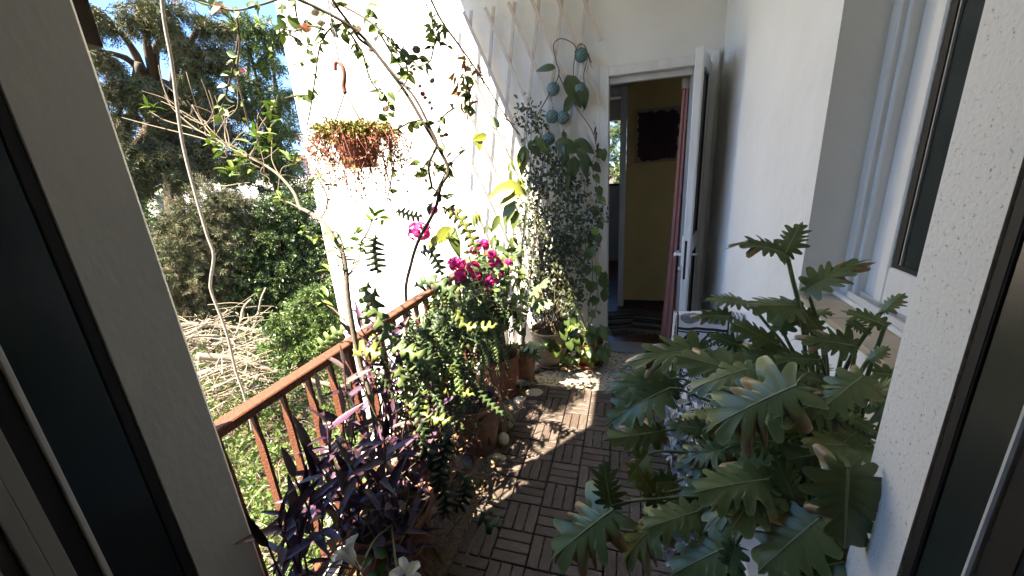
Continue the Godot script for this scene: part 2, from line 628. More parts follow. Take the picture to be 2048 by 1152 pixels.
# ---------------------------------------------------------------- the house round the balcony
func build_house() -> void:
	house = thing("house", Vector3(0, 0, -3.12), "white plastered house wrapped around the planted balcony", "house")
	var g := Geo.new()
	# end wall with its door opening; it runs out past the balcony's edge and down to the garden
	g.span(-2.86, -0.20, -2.2, 6.0, 3.12, 3.37)
	g.span(0.475, 1.6, -2.2, 6.0, 3.12, 3.37)
	g.span(-0.20, 0.475, 2.185, 6.0, 3.12, 3.37)
	g.span(-0.20, 0.475, -2.2, -0.01, 3.12, 3.37)
	part(house, "end_wall", g, M.plaster)
	# side wall with the window recess
	g = Geo.new()
	g.span(0.575, 0.95, -2.2, 6.0, 1.495, 3.12)
	g.span(0.575, 0.95, -2.2, 1.05, 0.62, 1.495)
	g.span(0.575, 0.95, 2.45, 6.0, 0.62, 1.495)
	g.span(0.86, 0.95, 1.05, 2.45, 0.62, 1.495)
	part(house, "side_wall", g, M.plaster)
	g = Geo.new()
	g.span(-1.16, 0.575, -0.22, 0.0, 0.62, 3.12)
	part(house, "balcony_floor", g, M.terrazzo)
	g = Geo.new()
	g.span(-1.247, 1.6, 2.85, 3.08, 0.62, 3.12)
	part(house, "balcony_ceiling", g, M.plaster)
	g = Geo.new()
	g.span(-1.16, -1.06, 0.0, 0.07, 0.62, 3.12, 0.012)
	part(house, "kerb", g, M.concrete)
	g = Geo.new()
	g.span(-1.06, -0.668, 0.0005, 0.005, 0.63, 2.62)
	part(house, "planting_strip", g, M.strip)
	# the wall the camera looks out through
	g = Geo.new()
	g.prism([Vector2(-1.14, 0.62), Vector2(-1.046, 0.62), Vector2(-1.040, 0.613), Vector2(-1.10, 0.5), Vector2(-1.14, 0.5)], -2.2, 6.0)
	part(house, "door_reveal", g, M.wash)
	g = Geo.new()
	g.prism([Vector2(0.372, 0.62), Vector2(0.62, 0.62), Vector2(0.62, 0.5), Vector2(0.3555, 0.5), Vector2(0.366, 0.614)], 0.0, 2.45)
	var rv_ := part(house, "door_reveal", g, M.speck)
	rv_.set_meta("label", "white rendered reveal speckled with dark mould")
	g = Geo.new()
	g.span(-1.04, 0.95, 2.45, 6.0, 0.5, 0.62)
	part(house, "lintel", g, M.wash)
	# frame sections between the reveal and the room, on either side of the open door
	var fr := thing_part(house, "door_frame", Vector3(-1.1, 0, -0.4))
	var strips := [["rubber_seal", -1.105, 0.476, 0.5, M.rubber], ["track", -1.107, 0.3625, 0.476, M.dark_glass], ["fin", -1.10, 0.352, 0.3625, M.alu], ["rubber_seal", -1.108, 0.318, 0.352, M.rubber], ["profile", -1.10, 0.290, 0.318, M.alu_grey], ["profile", -1.096, 0.264, 0.290, M.alu_grey], ["track", -1.106, 0.241, 0.264, M.brown_dark], ["profile", -1.098, 0.15, 0.241, M.alu_grey]]
	for s in strips:
		g = Geo.new()
		g.span(-1.13, s[1], 0.0, 2.45, s[2], s[3] - 0.0005, 0.002)
		part(fr, s[0], g, s[4])
	fr = thing_part(house, "door_frame", Vector3(0.36, 0, -0.4))
	strips = [["rubber_seal", 0.3575, 0.483, 0.4995, M.rubber], ["fin", 0.357, 0.481, 0.483, M.brown_dark], ["track", 0.359, 0.427, 0.481, M.dark_glass], ["fin", 0.355, 0.4195, 0.427, M.alu], ["rubber_seal", 0.359, 0.385, 0.4195, M.rubber], ["track", 0.357, 0.36, 0.385, M.dark_glass], ["profile", 0.356, 0.25, 0.36, M.brown_dark]]
	for s in strips:
		g = Geo.new()
		g.span(s[1], 0.5, 0.0, 2.45, s[2], s[3] - 0.0005, 0.002)
		part(fr, s[0], g, s[4])
	# the room behind the camera
	g = Geo.new()
	g.span(-1.14, -1.13, -2.2, 6.0, -3.2, 0.5)
	g.span(0.5, 0.62, 0.0, 2.45, -0.6, 0.5)
	g.span(0.62, 2.6, 0.0, 2.45, -0.6, -0.5)
	g.span(2.6, 2.7, 0.0, 2.45, -3.2, -0.5)
	g.span(-1.13, 2.7, 0.0, 2.45, -3.3, -3.2)
	part(house, "room_wall", g, M.room)
	g = Geo.new()
	g.span(-1.13, 2.7, 2.45, 2.7, -3.3, 0.5)
	part(house, "room_ceiling", g, M.room)
	g = Geo.new()
	g.span(-1.13, 2.7, -0.2, 0.0, -3.3, 0.62)
	part(house, "room_floor", g, M.inner_floor)
	g = Geo.new()
	g.span(-1.14, 3.0, 6.0, 6.2, -3.3, 6.9)
	part(house, "roof", g, M.concrete)
	build_window()
	build_door()
	build_inner_room()


func thing_part(parent: Node3D, called: String, at: Vector3) -> Node3D:
	var o := Node3D.new()
	o.name = called
	parent.add_child(o, true)
	o.position = at - origin_of(parent)
	return o


func build_window() -> void:
	var w := thing_part(house, "window", Vector3(0.70, 1.06, -1.05))
	var g := Geo.new()
	# fixed frame: jamb in two steps, head, lower rail with its sliding tracks
	g.span(0.690, 0.76, 1.085, 2.45, 1.452, 1.4945, 0.003)
	g.span(0.704, 0.76, 1.085, 2.45, 1.432, 1.4515, 0.003)
	g.span(0.73, 0.80, 1.085, 2.45, 1.34, 1.4315, 0.002)
	part(w, "frame", g, M.paint)
	g = Geo.new()
	g.span(0.672, 0.80, 1.07, 1.084, 0.62, 1.4945, 0.003)
	part(w, "bottom_rail", g, M.paint)
	for x in [0.682, 0.715, 0.742]:
		g = Geo.new()
		g.span(x, x + 0.007, 1.0845, 1.104, 0.62, 1.425, 0.001)
		part(w, "track", g, M.alu)
	# sliding sash
	g = Geo.new()
	g.span(0.705, 0.735, 1.107, 2.44, 1.298, 1.339, 0.004)
	part(w, "stile", g, M.paint)
	g = Geo.new()
	g.span(0.705, 0.735, 1.107, 1.215, 0.62, 1.2975, 0.004)
	part(w, "sash_rail", g, M.paint)
	g = Geo.new()
	g.span(0.712, 0.727, 1.2155, 2.44, 1.276, 1.2975)
	g.span(0.712, 0.727, 1.2155, 1.228, 0.62, 1.2755)
	part(w, "gasket", g, M.rubber)
	g = Geo.new()
	g.span(0.716, 0.724, 1.2285, 2.44, 0.62, 1.2755)
	part(w, "pane", g, M.shade_glass)
	g = Geo.new()
	g.span(0.7105, 0.7155, 1.2285, 2.44, 1.262, 1.2665)
	part(w, "glazing_bead", g, M.alu_grey)
	# stone sill in two slabs
	for s in [[1.265, 1.493], [0.95, 1.263], [0.63, 0.948]]:
		g = Geo.new()
		g.span(0.567, 0.70, 1.051, 1.0695, s[0], s[1], 0.003)
		part(w, "sill", g, M.marble)


func build_door() -> void:
	var d := thing_part(house, "door", Vector3(0.42, 0, -3.1))
	var g := Geo.new()
	# frame round the opening
	g.span(-0.205, -0.142, 0.0, 2.186, 3.095, 3.30, 0.004)
	g.span(-0.228, -0.205, 0.0, 2.20, 3.108, 3.13, 0.003)
	g.span(0.408, 0.475, 0.0, 2.186, 3.10, 3.30, 0.004)
	g.span(-0.142, 0.408, 2.125, 2.186, 3.095, 3.30, 0.004)
	g.span(0.50, 0.545, 0.0, 2.20, 3.06, 3.119, 0.004)
	g.span(-0.142, 0.408, 2.085, 2.1245, 3.16, 3.20, 0.003)
	part(d, "door_frame", g, M.paint)
	g = Geo.new()
	g.span(-0.142, 0.408, 0.0, 0.018, 3.10, 3.30, 0.003)
	part(d, "threshold", g, M.alu_grey)
	# the leaf, open towards the camera: local x runs from the free edge to the hinge, y up, z through the leaf
	var a := Vector2(0.363, 2.60)
	var b := Vector2(0.487, 3.075)
	var run := (b - a).normalized()
	var bx := Vector3(run.x, 0, -run.y)
	var bs := Basis(bx, Vector3.UP, bx.cross(Vector3.UP))
	var wide := a.distance_to(b)
	var o := Vector3(a.x, 0.02, -a.y)
	var put := func(gg: Geo, x0: float, x1: float, y0: float, y1: float, z0: float, z1: float, bev: float) -> void:
		gg.box(o + bs * Vector3((x0 + x1) * 0.5, (y0 + y1) * 0.5, (z0 + z1) * 0.5), Vector3(x1 - x0, y1 - y0, z1 - z0), bs, bev)
	g = Geo.new()
	put.call(g, 0.0, 0.075, 0.0, 2.10, -0.021, 0.021, 0.003)
	put.call(g, wide - 0.075, wide, 0.0, 2.10, -0.021, 0.021, 0.003)
	put.call(g, 0.075, wide - 0.075, 2.02, 2.10, -0.020, 0.020, 0.003)
	put.call(g, 0.075, wide - 0.075, 0.0, 0.30, -0.020, 0.020, 0.003)
	put.call(g, 0.075, wide - 0.075, 0.93, 1.03, -0.020, 0.020, 0.003)
	# rebate strip along the free edge
	put.call(g, -0.012, 0.0, 0.0, 2.10, 0.004, 0.0205, 0.002)
	part(d, "leaf_frame", g, M.paint)
	for s in [[0.30, 0.93], [1.03, 2.02]]:
		g = Geo.new()
		put.call(g, 0.075, wide - 0.075, s[0], s[1], -0.004, 0.004, 0.0)
		part(d, "pane", g, M.dark_glass)
		g = Geo.new()
		put.call(g, 0.076, 0.086, s[0], s[1], -0.012, 0.012, 0.001)
		put.call(g, wide - 0.086, wide - 0.076, s[0], s[1], -0.012, 0.012, 0.001)
		part(d, "gasket", g, M.rubber)
	g = Geo.new()
	put.call(g, -0.004, 0.0, 0.78, 1.03, -0.011, 0.003, 0.001)
	part(d, "lock_plate", g, M.black_plastic)
	# white lever on the room side, plate and lever on the balcony side
	g = Geo.new()
	put.call(g, 0.012, 0.045, 0.86, 1.06, -0.031, -0.021, 0.004)
	g.tube(PackedVector3Array([o + bs * Vector3(0.028, 0.935, -0.03), o + bs * Vector3(0.028, 0.935, -0.062)]), 0.010, 0.010, 10)
	g.tube(smooth(PackedVector3Array([o + bs * Vector3(0.016, 0.935, -0.066), o + bs * Vector3(0.06, 0.937, -0.068), o + bs * Vector3(0.13, 0.934, -0.062)]), 4), 0.011, 0.009, 10)
	part(d, "handle", g, M.white_plastic)
	g = Geo.new()
	g.tube(PackedVector3Array([o + bs * Vector3(0.028, 0.84, -0.028), o + bs * Vector3(0.028, 0.84, -0.046)]), 0.013, 0.013, 12)
	part(d, "key_cylinder", g, M.alu)
	g = Geo.new()
	put.call(g, 0.014, 0.044, 0.80, 1.06, 0.021, 0.028, 0.003)
	g.tube(PackedVector3Array([o + bs * Vector3(0.028, 0.94, 0.026), o + bs * Vector3(0.028, 0.94, 0.058), o + bs * Vector3(0.12, 0.94, 0.06)]), 0.008, 0.007, 8)
	part(d, "handle", g, M.steel)


func build_inner_room() -> void:
	var g := Geo.new()
	# ochre wall with the painting, and the rest of the small room behind the door
	g.span(-0.02, 1.9, 0.0, 2.7, 4.30, 4.42)
	part(house, "ochre_wall", g, M.ochre)
	g = Geo.new()
	g.span(1.8, 1.9, 0.0, 2.7, 3.37, 4.30)
	g.span(-1.8, -1.7, 0.0, 2.7, 3.37, 6.6)
	g.span(-1.7, -0.62, 0.0, 2.7, 4.30, 4.42)
	g.span(-0.62, -0.08, 2.22, 2.7, 4.30, 4.42)
	# far wall with a garden window
	g.span(-1.7, -0.75, 0.0, 2.7, 6.5, 6.62)
	g.span(0.15, 0.5, 0.0, 2.7, 6.5, 6.62)
	g.span(-0.75, 0.15, 0.0, 1.20, 6.5, 6.62)
	g.span(-0.75, 0.15, 2.16, 2.7, 6.5, 6.62)
	g.span(0.4, 0.5, 0.0, 2.7, 4.42, 6.5)
	part(house, "inner_wall", g, M.room)
	g = Geo.new()
	g.span(-1.8, 1.9, 2.7, 2.85, 3.37, 6.62)
	part(house, "inner_ceiling", g, M.room)
	g = Geo.new()
	g.span(-1.8, 1.9, -0.2, 0.0, 3.25, 6.62)
	part(house, "inner_floor", g, M.inner_floor)
	g = Geo.new()
	g.span(-0.082, -0.022, 0.0, 2.24, 4.27, 4.44, 0.004)
	g.span(-0.66, -0.60, 0.0, 2.24, 4.27, 4.44, 0.004)
	g.span(-0.60, -0.082, 2.16, 2.24, 4.27, 4.44, 0.004)
	part(house, "inner_door_frame", g, M.paint)
	g = Geo.new()
	g.span(-0.015, 1.79, 0.0, 0.07, 4.285, 4.2995, 0.003)
	part(house, "skirting", g, M.brown_dark)
	g = Geo.new()
	for x in [-0.75, -0.34, 0.11]:
		g.span(x, x + 0.04, 1.20, 2.16, 6.52, 6.56)
	g.span(-0.75, 0.15, 1.2, 1.24, 6.515, 6.555)
	part(house, "inner_window_frame", g, M.brown_dark)


func build_ground() -> void:
	var nz := FastNoiseLite.new()
	nz.frequency = 0.35
	var g := Geo.new()
	var xs := []
	for i in 61:
		var t := i / 30.0 - 1.0
		xs.append(signf(t) * (absf(t) * 12.0 + pow(absf(t), 4.0) * 110.0))
	for zi in 61:
		for xi in 61:
			var x: float = xs[xi] - 5.0
			var z: float = xs[zi] - 3.0
			g.vert(Vector3(x, ground_y(x, z) + 0.08 * nz.get_noise_2d(x * 4.0, z * 4.0), z), Vector2(x, z))
	for zi in 60:
		for xi in 60:
			var a := zi * 61 + xi
			g.quad(a, a + 1, a + 62, a + 61)
	part(self, "ground", g, M.earth, "structure")


func ground_y(x: float, z: float) -> float:
	var away := maxf(0.0, Vector2(x + 1.5, z).length() - 3.0)
	return -1.55 + minf(away * 0.07, 1.2)



# ---------------------------------------------------------------- railing and deck
func build_railing() -> void:
	var r := thing("balcony_railing", Vector3(-1.12, 0, -1.9), "rust-red iron railing with flat balusters along the open balcony side", "railing")
	var g := Geo.new()
	g.span(-1.142, -1.086, 0.868, 0.90, 0.62, 3.119, 0.004)
	part(r, "top_rail", g, M.rust)
	g = Geo.new()
	g.span(-1.128, -1.100, 0.115, 0.140, 0.62, 3.119, 0.003)
	part(r, "bottom_rail", g, M.rust)
	# flat bars, a little turned where they meet the rail
	var bar := Geo.new()
	var n := 14
	for i in n + 1:
		var t := i / float(n)
		var a := 0.10 + 0.25 * smoothstep(0.82, 0.95, t)
		var x := Vector3(cos(a), 0, sin(a))
		var z := Vector3(-sin(a), 0, cos(a))
		for c in [[-1, -1], [1, -1], [1, 1], [-1, 1]]:
			bar.vert(Vector3(0, lerpf(0.139, 0.869, t), 0) + x * c[0] * 0.017 + z * c[1] * 0.005, Vector2(c[0], t))
	for i in n:
		for k in 4:
			var p := i * 4 + k
			var q := i * 4 + (k + 1) % 4
			bar.quad(p, q, q + 4, p + 4)
	var bm := flat(bar)
	var d := 0.657
	while d < 3.08:
		if absf(d - 1.222) > 0.03:
			place(r, "baluster", bm, M.rust, Transform3D(Basis.IDENTITY, Vector3(-1.114, 0, -d)))
		d += 0.113
	for p in [1.222, 2.35]:
		g = Geo.new()
		g.span(-1.130, -1.098, 0.07, 0.868, p - 0.014, p + 0.014, 0.003)
		part(r, "post", g, M.rust)


# the same triangles with hard edges
func flat(g: Geo) -> ArrayMesh:
	var h := Geo.new()
	for i in range(0, g.ix.size(), 3):
		for k in 3:
			h.vert(g.v[g.ix[i + k]], g.uv[g.ix[i + k]])
		h.tri(i, i + 1, i + 2)
	return h.mesh()


func build_deck() -> void:
	# one slat, 147 by 46 mm, chamfered; the grain runs along x
	var sl := Geo.new()
	sl.box(Vector3.ZERO, Vector3(0.1455, 0.014, 0.0452), Basis.IDENTITY, 0.0028)
	var mesh := sl.mesh()
	var grid := Geo.new()
	for k in 5:
		var o := (k - 2) * 0.0745
		grid.box(Vector3(o, 0.004, 0), Vector3(0.006, 0.007, 0.299))
		grid.box(Vector3(0, 0.0042, o), Vector3(0.299, 0.007, 0.006))
	var gm := grid.mesh()
	for row in 6:
		for cl in 4:
			var cx := -0.66 + 0.30 * cl + 0.15
			var cd := 2.45 - 0.30 * row - 0.15
			var t := thing("deck_tile", Vector3(cx, 0.0, -cd), "dark brown slatted deck tile, %s row from the far door, %s from the pots" % [["first", "second", "third", "fourth", "fifth", "sixth"][row], ["first", "second", "third", "fourth"][cl]], "deck tile", "slatted wooden tiles laid over the balcony floor")
			t.rotation.y = rf(-0.006, 0.006)
			var b := MeshInstance3D.new()
			b.name = "grid_base"
			b.mesh = gm
			b.material_override = M.black_plastic
			b.position.y = 0.001
			t.add_child(b)
			for q in 4:
				var qx := -0.075 if q % 2 == 0 else 0.075
				var qz := -0.075 if q < 2 else 0.075
				# far right group of each tile runs along x
				var along := (q % 2 == 1) == (q < 2)
				var tone := rng.randi() % 4
				for s in 3:
					var o := MeshInstance3D.new()
					o.name = "slat"
					o.mesh = mesh
					o.material_override = M.deck[tone if rng.randf() < 0.55 else rng.randi() % 4]
					var off := (s - 1) * 0.0492
					o.position = Vector3(qx, 0.0165 + rf(-0.0008, 0.0008), qz) + (Vector3(0, 0, off) if along else Vector3(off, 0, 0))
					o.rotation.y = (0.0 if along else PI / 2) + rf(-0.006, 0.006) + (PI if rng.randf() < 0.5 else 0.0)
					o.rotation.x = rf(-0.012, 0.012)
					t.add_child(o, true)


# ---------------------------------------------------------------- what is seen through the far door
func build_doorway_things() -> void:
	# painting: a dark maroon field with ragged edges on a pale ground
	var p := thing("painting", Vector3(0.265, 1.775, -4.285), "square abstract painting, dark maroon with a ragged cream edge, on the ochre wall", "painting")
	var im := Image.create(128, 128, false, Image.FORMAT_RGB8)
	var nz := FastNoiseLite.new()
	nz.frequency = 0.09
	nz.seed = 5
	for y in 128:
		for x in 128:
			var e := minf(minf(x * 1.0, 127.0 - x), minf(y * 1.0, 127.0 - y))
			var rag := 4.5 + 7.0 * nz.get_noise_2d(x * 0.45, y * 0.45) + 2.0 * nz.get_noise_2d(x * 1.3, y * 1.3) + (3.0 if x < 16 or y < 12 else 0.0)
			var c := Color(0.34, 0.27, 0.18)
			if e > rag:
				var s := 0.75 + 0.5 * nz.get_noise_2d(x * 0.7 + 300.0, y * 1.6)
				c = Color(0.060, 0.012, 0.018) * s
				if nz.get_noise_2d(x * 0.25 + 90.0, y * 0.2) > 0.12:
					c = Color(0.030, 0.012, 0.022) * s
			im.set_pixel(x, y, c.linear_to_srgb())
	var pm := mat(1, 1, 1, 0.6)
	pm.albedo_texture = ImageTexture.create_from_image(im)
	var g := Geo.new()
	g.vert(Vector3(0.062, 2.022, -4.2745), Vector2(0, 0))
	g.vert(Vector3(0.472, 2.020, -4.2745), Vector2(1, 0))
	g.vert(Vector3(0.470, 1.540, -4.2745), Vector2(1, 1))
	g.vert(Vector3(0.064, 1.532, -4.2745), Vector2(0, 1))
	g.quad(0, 1, 2, 3)
	part(p, "canvas", g, pm)
	g = Geo.new()
	g.span(0.060, 0.474, 1.531, 2.023, 4.275, 4.299, 0.002)
	part(p, "stretcher", g, mat(0.30, 0.24, 0.16, 0.9))

	# curtain, gathered at the hinge side
	g = Geo.new()
	var cols := 26
	for j in 15:
		var y := lerpf(0.02, 2.085, j / 14.0)
		var wide := lerpf(0.135, 0.06, pow(j / 14.0, 0.8))
		var left := lerpf(0.300, 0.376, pow(j / 14.0, 0.7))
		for i in cols:
			var t := i / float(cols - 1)
			g.vert(Vector3(left + wide * t, y, -3.37 - 0.016 * sin(t * 19.0 + y * 0.6) - 0.012 * sin(t * 7.0 + 1.0)), Vector2(t, y))
	for j in 14:
		for i in cols - 1:
			var a := j * cols + i
			g.quad(a, a + cols, a + cols + 1, a + 1)
	var cm := mat(0.62, 0.33, 0.30, 0.95)
	cm.rim_enabled = true
	cm.rim = 0.3
	cm.backlight_enabled = true
	cm.backlight = Color(0.12, 0.06, 0.05)
	var cu := thing("curtain", Vector3(0.38, 0, -3.37), "dusty pink curtain hanging behind the open door", "curtain")
	part(cu, "fabric", g, cm)
	g = Geo.new()
	g.span(0.365, 0.445, 2.03, 2.10, 3.345, 3.40, 0.006)
	part(cu, "curtain_header", g, M.white_plastic)

	# two rag rugs with fringes
	rug(Vector3(-0.02, 0.004, -3.78), 0.30, Vector2(0.36, 0.60), 3, "striped rag rug lying at the left inside the far doorway")
	rug(Vector3(0.23, 0.012, -3.80), -0.14, Vector2(0.30, 0.52), 4, "striped rag rug with a fringe, overlapping the other beside the curtain")


func rug(at: Vector3, turn: float, size: Vector2, sd: int, label: String) -> void:
	var r := RandomNumberGenerator.new()
	r.seed = sd
	var im := Image.create(64, 128, false, Image.FORMAT_RGB8)
	var y := 0
	while y < 128:
		var band := r.randi_range(2, 7)
		var c: Color = [Color(0.035, 0.034, 0.034), Color(0.30, 0.27, 0.22), Color(0.10, 0.09, 0.085), Color(0.22, 0.19, 0.15), Color(0.05, 0.035, 0.03)][r.randi() % 5]
		for yy in range(y, mini(128, y + band)):
			for x in 64:
				im.set_pixel(x, yy, (c * r.randf_range(0.75, 1.15)).linear_to_srgb())
		y += band
	var m := mat(1, 1, 1, 1.0)
	m.albedo_texture = ImageTexture.create_from_image(im)
	var o := thing("rag_rug", at, label, "rug", "rag rugs inside the far doorway")
	o.rotation.y = turn
	var g := Geo.new()
	for j in 13:
		for i in 7:
			var u := i / 6.0
			var v := j / 12.0
			g.vert(Vector3((u - 0.5) * size.x, 0.008 + 0.003 * sin(u * 9.0 + v * 13.0), (v - 0.5) * size.y), Vector2(u, v))
	for j in 12:
		for i in 6:
			var a := j * 7 + i
			g.quad(a, a + 1, a + 8, a + 7)
	var w := MeshInstance3D.new()
	w.name = "weave"
	w.mesh = g.mesh()
	w.material_override = m
	o.add_child(w)
	g = Geo.new()
	for e in [-1, 1]:
		for k in 26:
			var x := (k / 25.0 - 0.5) * size.x
			g.tube(PackedVector3Array([Vector3(x, 0.008, e * size.y * 0.5), Vector3(x + r.randf_range(-0.01, 0.01), 0.006, e * (size.y * 0.5 + 0.05))]), 0.003, 0.002, 4)
	w = MeshInstance3D.new()
	w.name = "fringe"
	w.mesh = g.mesh()
	w.material_override = mat(0.42, 0.38, 0.31, 1.0)
	o.add_child(w)


# ---------------------------------------------------------------- trellis on the end wall
func build_trellis() -> void:
	var t := thing("trellis", Vector3(-0.75, 1.2, -3.1), "whitewashed wooden diamond trellis fixed to the end wall", "trellis")
	var lean := [deg_to_rad(-67.5), deg_to_rad(-99.5)]
	for s in 2:
		var dir := Vector3(cos(lean[s]), sin(lean[s]), 0)
		for k in 12:
			var top := Vector3(-1.275 + 0.166 * k - (0.55 if s == 0 else 0.0), 2.66, -3.052 - 0.012 * s)
			# keep what lies inside the panel
			var a := 0.0
			var b := 3.2
			while (top + dir * a).x < -1.29 and a < 3.2:
				a += 0.01
			b = a
			while (top + dir * b).x < -0.20 and (top + dir * b).x > -1.30 and (top + dir * b).y > 0.66:
				b += 0.01
			if b - a < 0.12:
				continue
			if (top + dir * a).x > -0.20 or (top + dir * a).y < 0.7:
				continue
			var mid := top + dir * (a + b) * 0.5
			var g := Geo.new()
			var x := dir.cross(Vector3.BACK).normalized()
			g.box(mid, Vector3(0.024, b - a, 0.009), Basis(x, dir, x.cross(dir)) * Basis(Vector3.BACK, rf(-0.006, 0.006)), 0.0015)
			part(t, "slat", g, M.lath)


# ---------------------------------------------------------------- pots
func pot_geo(r: float, h: float, at: Vector3, rim := 0.03, thick := 0.012, foot := 0.72) -> Geo:
	var g := Geo.new()
	g.lathe([Vector2(0.001, 0.006), Vector2(r * foot, 0.0), Vector2(r * foot, 0.0), Vector2(r * lerpf(foot, 1, 0.5), h * 0.48), Vector2(r * 0.955, h - rim), Vector2(r * 0.955, h - rim), Vector2(r * 1.0, h - rim + 0.003), Vector2(r * 1.02, h - rim * 0.5), Vector2(r * 1.01, h - 0.003), Vector2(r - thick * 0.5, h), Vector2(r - thick, h - 0.004), Vector2(r - thick * 1.2, h - 0.06)], 36, at, 0.006)
	return g


func soil_geo(r: float, at: Vector3) -> Geo:
	var g := Geo.new()
	g.vert(at + Vector3(0, 0.012, 0))
	for ring in 4:
		for k in 20:
			var a := TAU * k / 20
			var q := r * (ring + 1) / 4.0
			g.vert(at + Vector3(cos(a) * q, rf(-0.006, 0.012), sin(a) * q))
	for k in 20:
		g.tri(0, 1 + k, 1 + (k + 1) % 20)
		for ring in 3:
			var a := 1 + ring * 20 + k
			var b := 1 + ring * 20 + (k + 1) % 20
			g.quad(a, a + 20, b + 20, b)
	return g


func saucer_geo(r: float, at: Vector3) -> Geo:
	var g := Geo.new()
	g.lathe([Vector2(0.001, 0.004), Vector2(r * 0.85, 0.004), Vector2(r * 0.94, 0.03), Vector2(r, 0.031), Vector2(r * 1.01, 0.026), Vector2(r * 0.9, 0.0), Vector2(0.001, 0.0)], 36, at)
	return g


func pot(called: String, at: Vector3, r: float, h: float, m: Material, label: String, saucer := 0.0, rim := 0.03) -> Node3D:
	var o := thing(called, at, label, "pot", "plant pots along the railing")
	var lift := 0.0
	if saucer > 0.0:
		part(o, "saucer", saucer_geo(saucer, at), m)
		lift = 0.005
	part(o, "body", pot_geo(r, h, at + Vector3(0, lift, 0), rim), m)
	part(o, "soil", soil_geo(r * 0.93, at + Vector3(0, h - 0.045, 0)), M.soil)
	return o


func build_pots() -> void:
	pot("terracotta_pot", Vector3(-0.86, 0, -2.36), 0.150, 0.30, M.terra, "orange terracotta pot with a rolled rim beside the beige ribbed pot", 0.15, 0.035)
	pot("terracotta_pot", Vector3(-0.83, 0, -1.78), 0.165, 0.31, M.terra_old, "weathered terracotta pot beside the pitted rock and the white pebble", 0.0, 0.04)
	pot("terracotta_pot", Vector3(-0.90, 0.0, -1.02), 0.185, 0.30, M.terra, "wide terracotta pot of purple trailing plants nearest the camera", 0.0, 0.03)
	pot("terracotta_pot", Vector3(-0.95, 0.0, -1.42), 0.15, 0.30, M.terra_old, "terracotta pot buried under the fishbone cactus", 0.0, 0.03)
	pot("terracotta_pot", Vector3(-0.275, 0, -2.87), 0.115, 0.21, M.terra, "small terracotta pot of heart-leaved pothos by the far door", 0.12, 0.03)
	# ribbed beige pot
	var at := Vector3(-0.585, 0, -2.86)
	var o := thing("ribbed_pot", at, "bulging beige glazed pot with turned ribs on a saucer", "pot", "plant pots along the railing")
	part(o, "saucer", saucer_geo(0.165, at), M.terra_old)
	var g := Geo.new()
	var prof := [Vector2(0.001, 0.01), Vector2(0.105, 0.006), Vector2(0.105, 0.006)]
	for i in 57:
		var t := i / 56.0
		prof.append(Vector2(0.108 + 0.045 * sin(pow(t, 0.8) * 2.2) + 0.0016 * sin(t * TAU * 14.0), 0.008 + t * 0.262))
	prof.append_array([Vector2(0.150, 0.274), Vector2(0.160, 0.278), Vector2(0.162, 0.295), Vector2(0.155, 0.300), Vector2(0.143, 0.298), Vector2(0.138, 0.25)])
	g.lathe(prof, 40, at)
	part(o, "body", g, M.buff)
	part(o, "soil", soil_geo(0.138, at + Vector3(0, 0.262, 0)), M.soil)


# ---------------------------------------------------------------- stones on the floor
func stone(called: String, at: Vector3, size: Vector3, m: Material, label: String, rough := 0.12, turn := 0.0) -> void:
	var nz := FastNoiseLite.new()
	nz.frequency = 1.1
	nz.seed = int(absf(at.x * 1000.0)) + 3
	var s := SphereMesh.new()
	s.radial_segments = 40
	s.rings = 24
	s.radius = 0.5
	s.height = 1.0
	var arr := s.get_mesh_arrays()
	var vs: PackedVector3Array = arr[Mesh.ARRAY_VERTEX]
	var g := Geo.new()
	var low := 0.0
	for p in vs:
		var q := p * (1.0 + rough * nz.get_noise_3dv(p * 2.2) + rough * 0.5 * nz.get_noise_3dv(p * 7.0))
		q *= size
		q.y = maxf(q.y, -size.y * 0.42)
		low = minf(low, q.y)
		g.vert(q.rotated(Vector3.UP, turn))
	g.ix = arr[Mesh.ARRAY_INDEX]
	var o := MeshInstance3D.new()
	o.name = numbered(called)
	o.mesh = g.mesh()
	o.material_override = m
	add_child(o)
	o.position = at - Vector3(0, low, 0)
	tag(o, label, "stone", "stones lying along the pots")


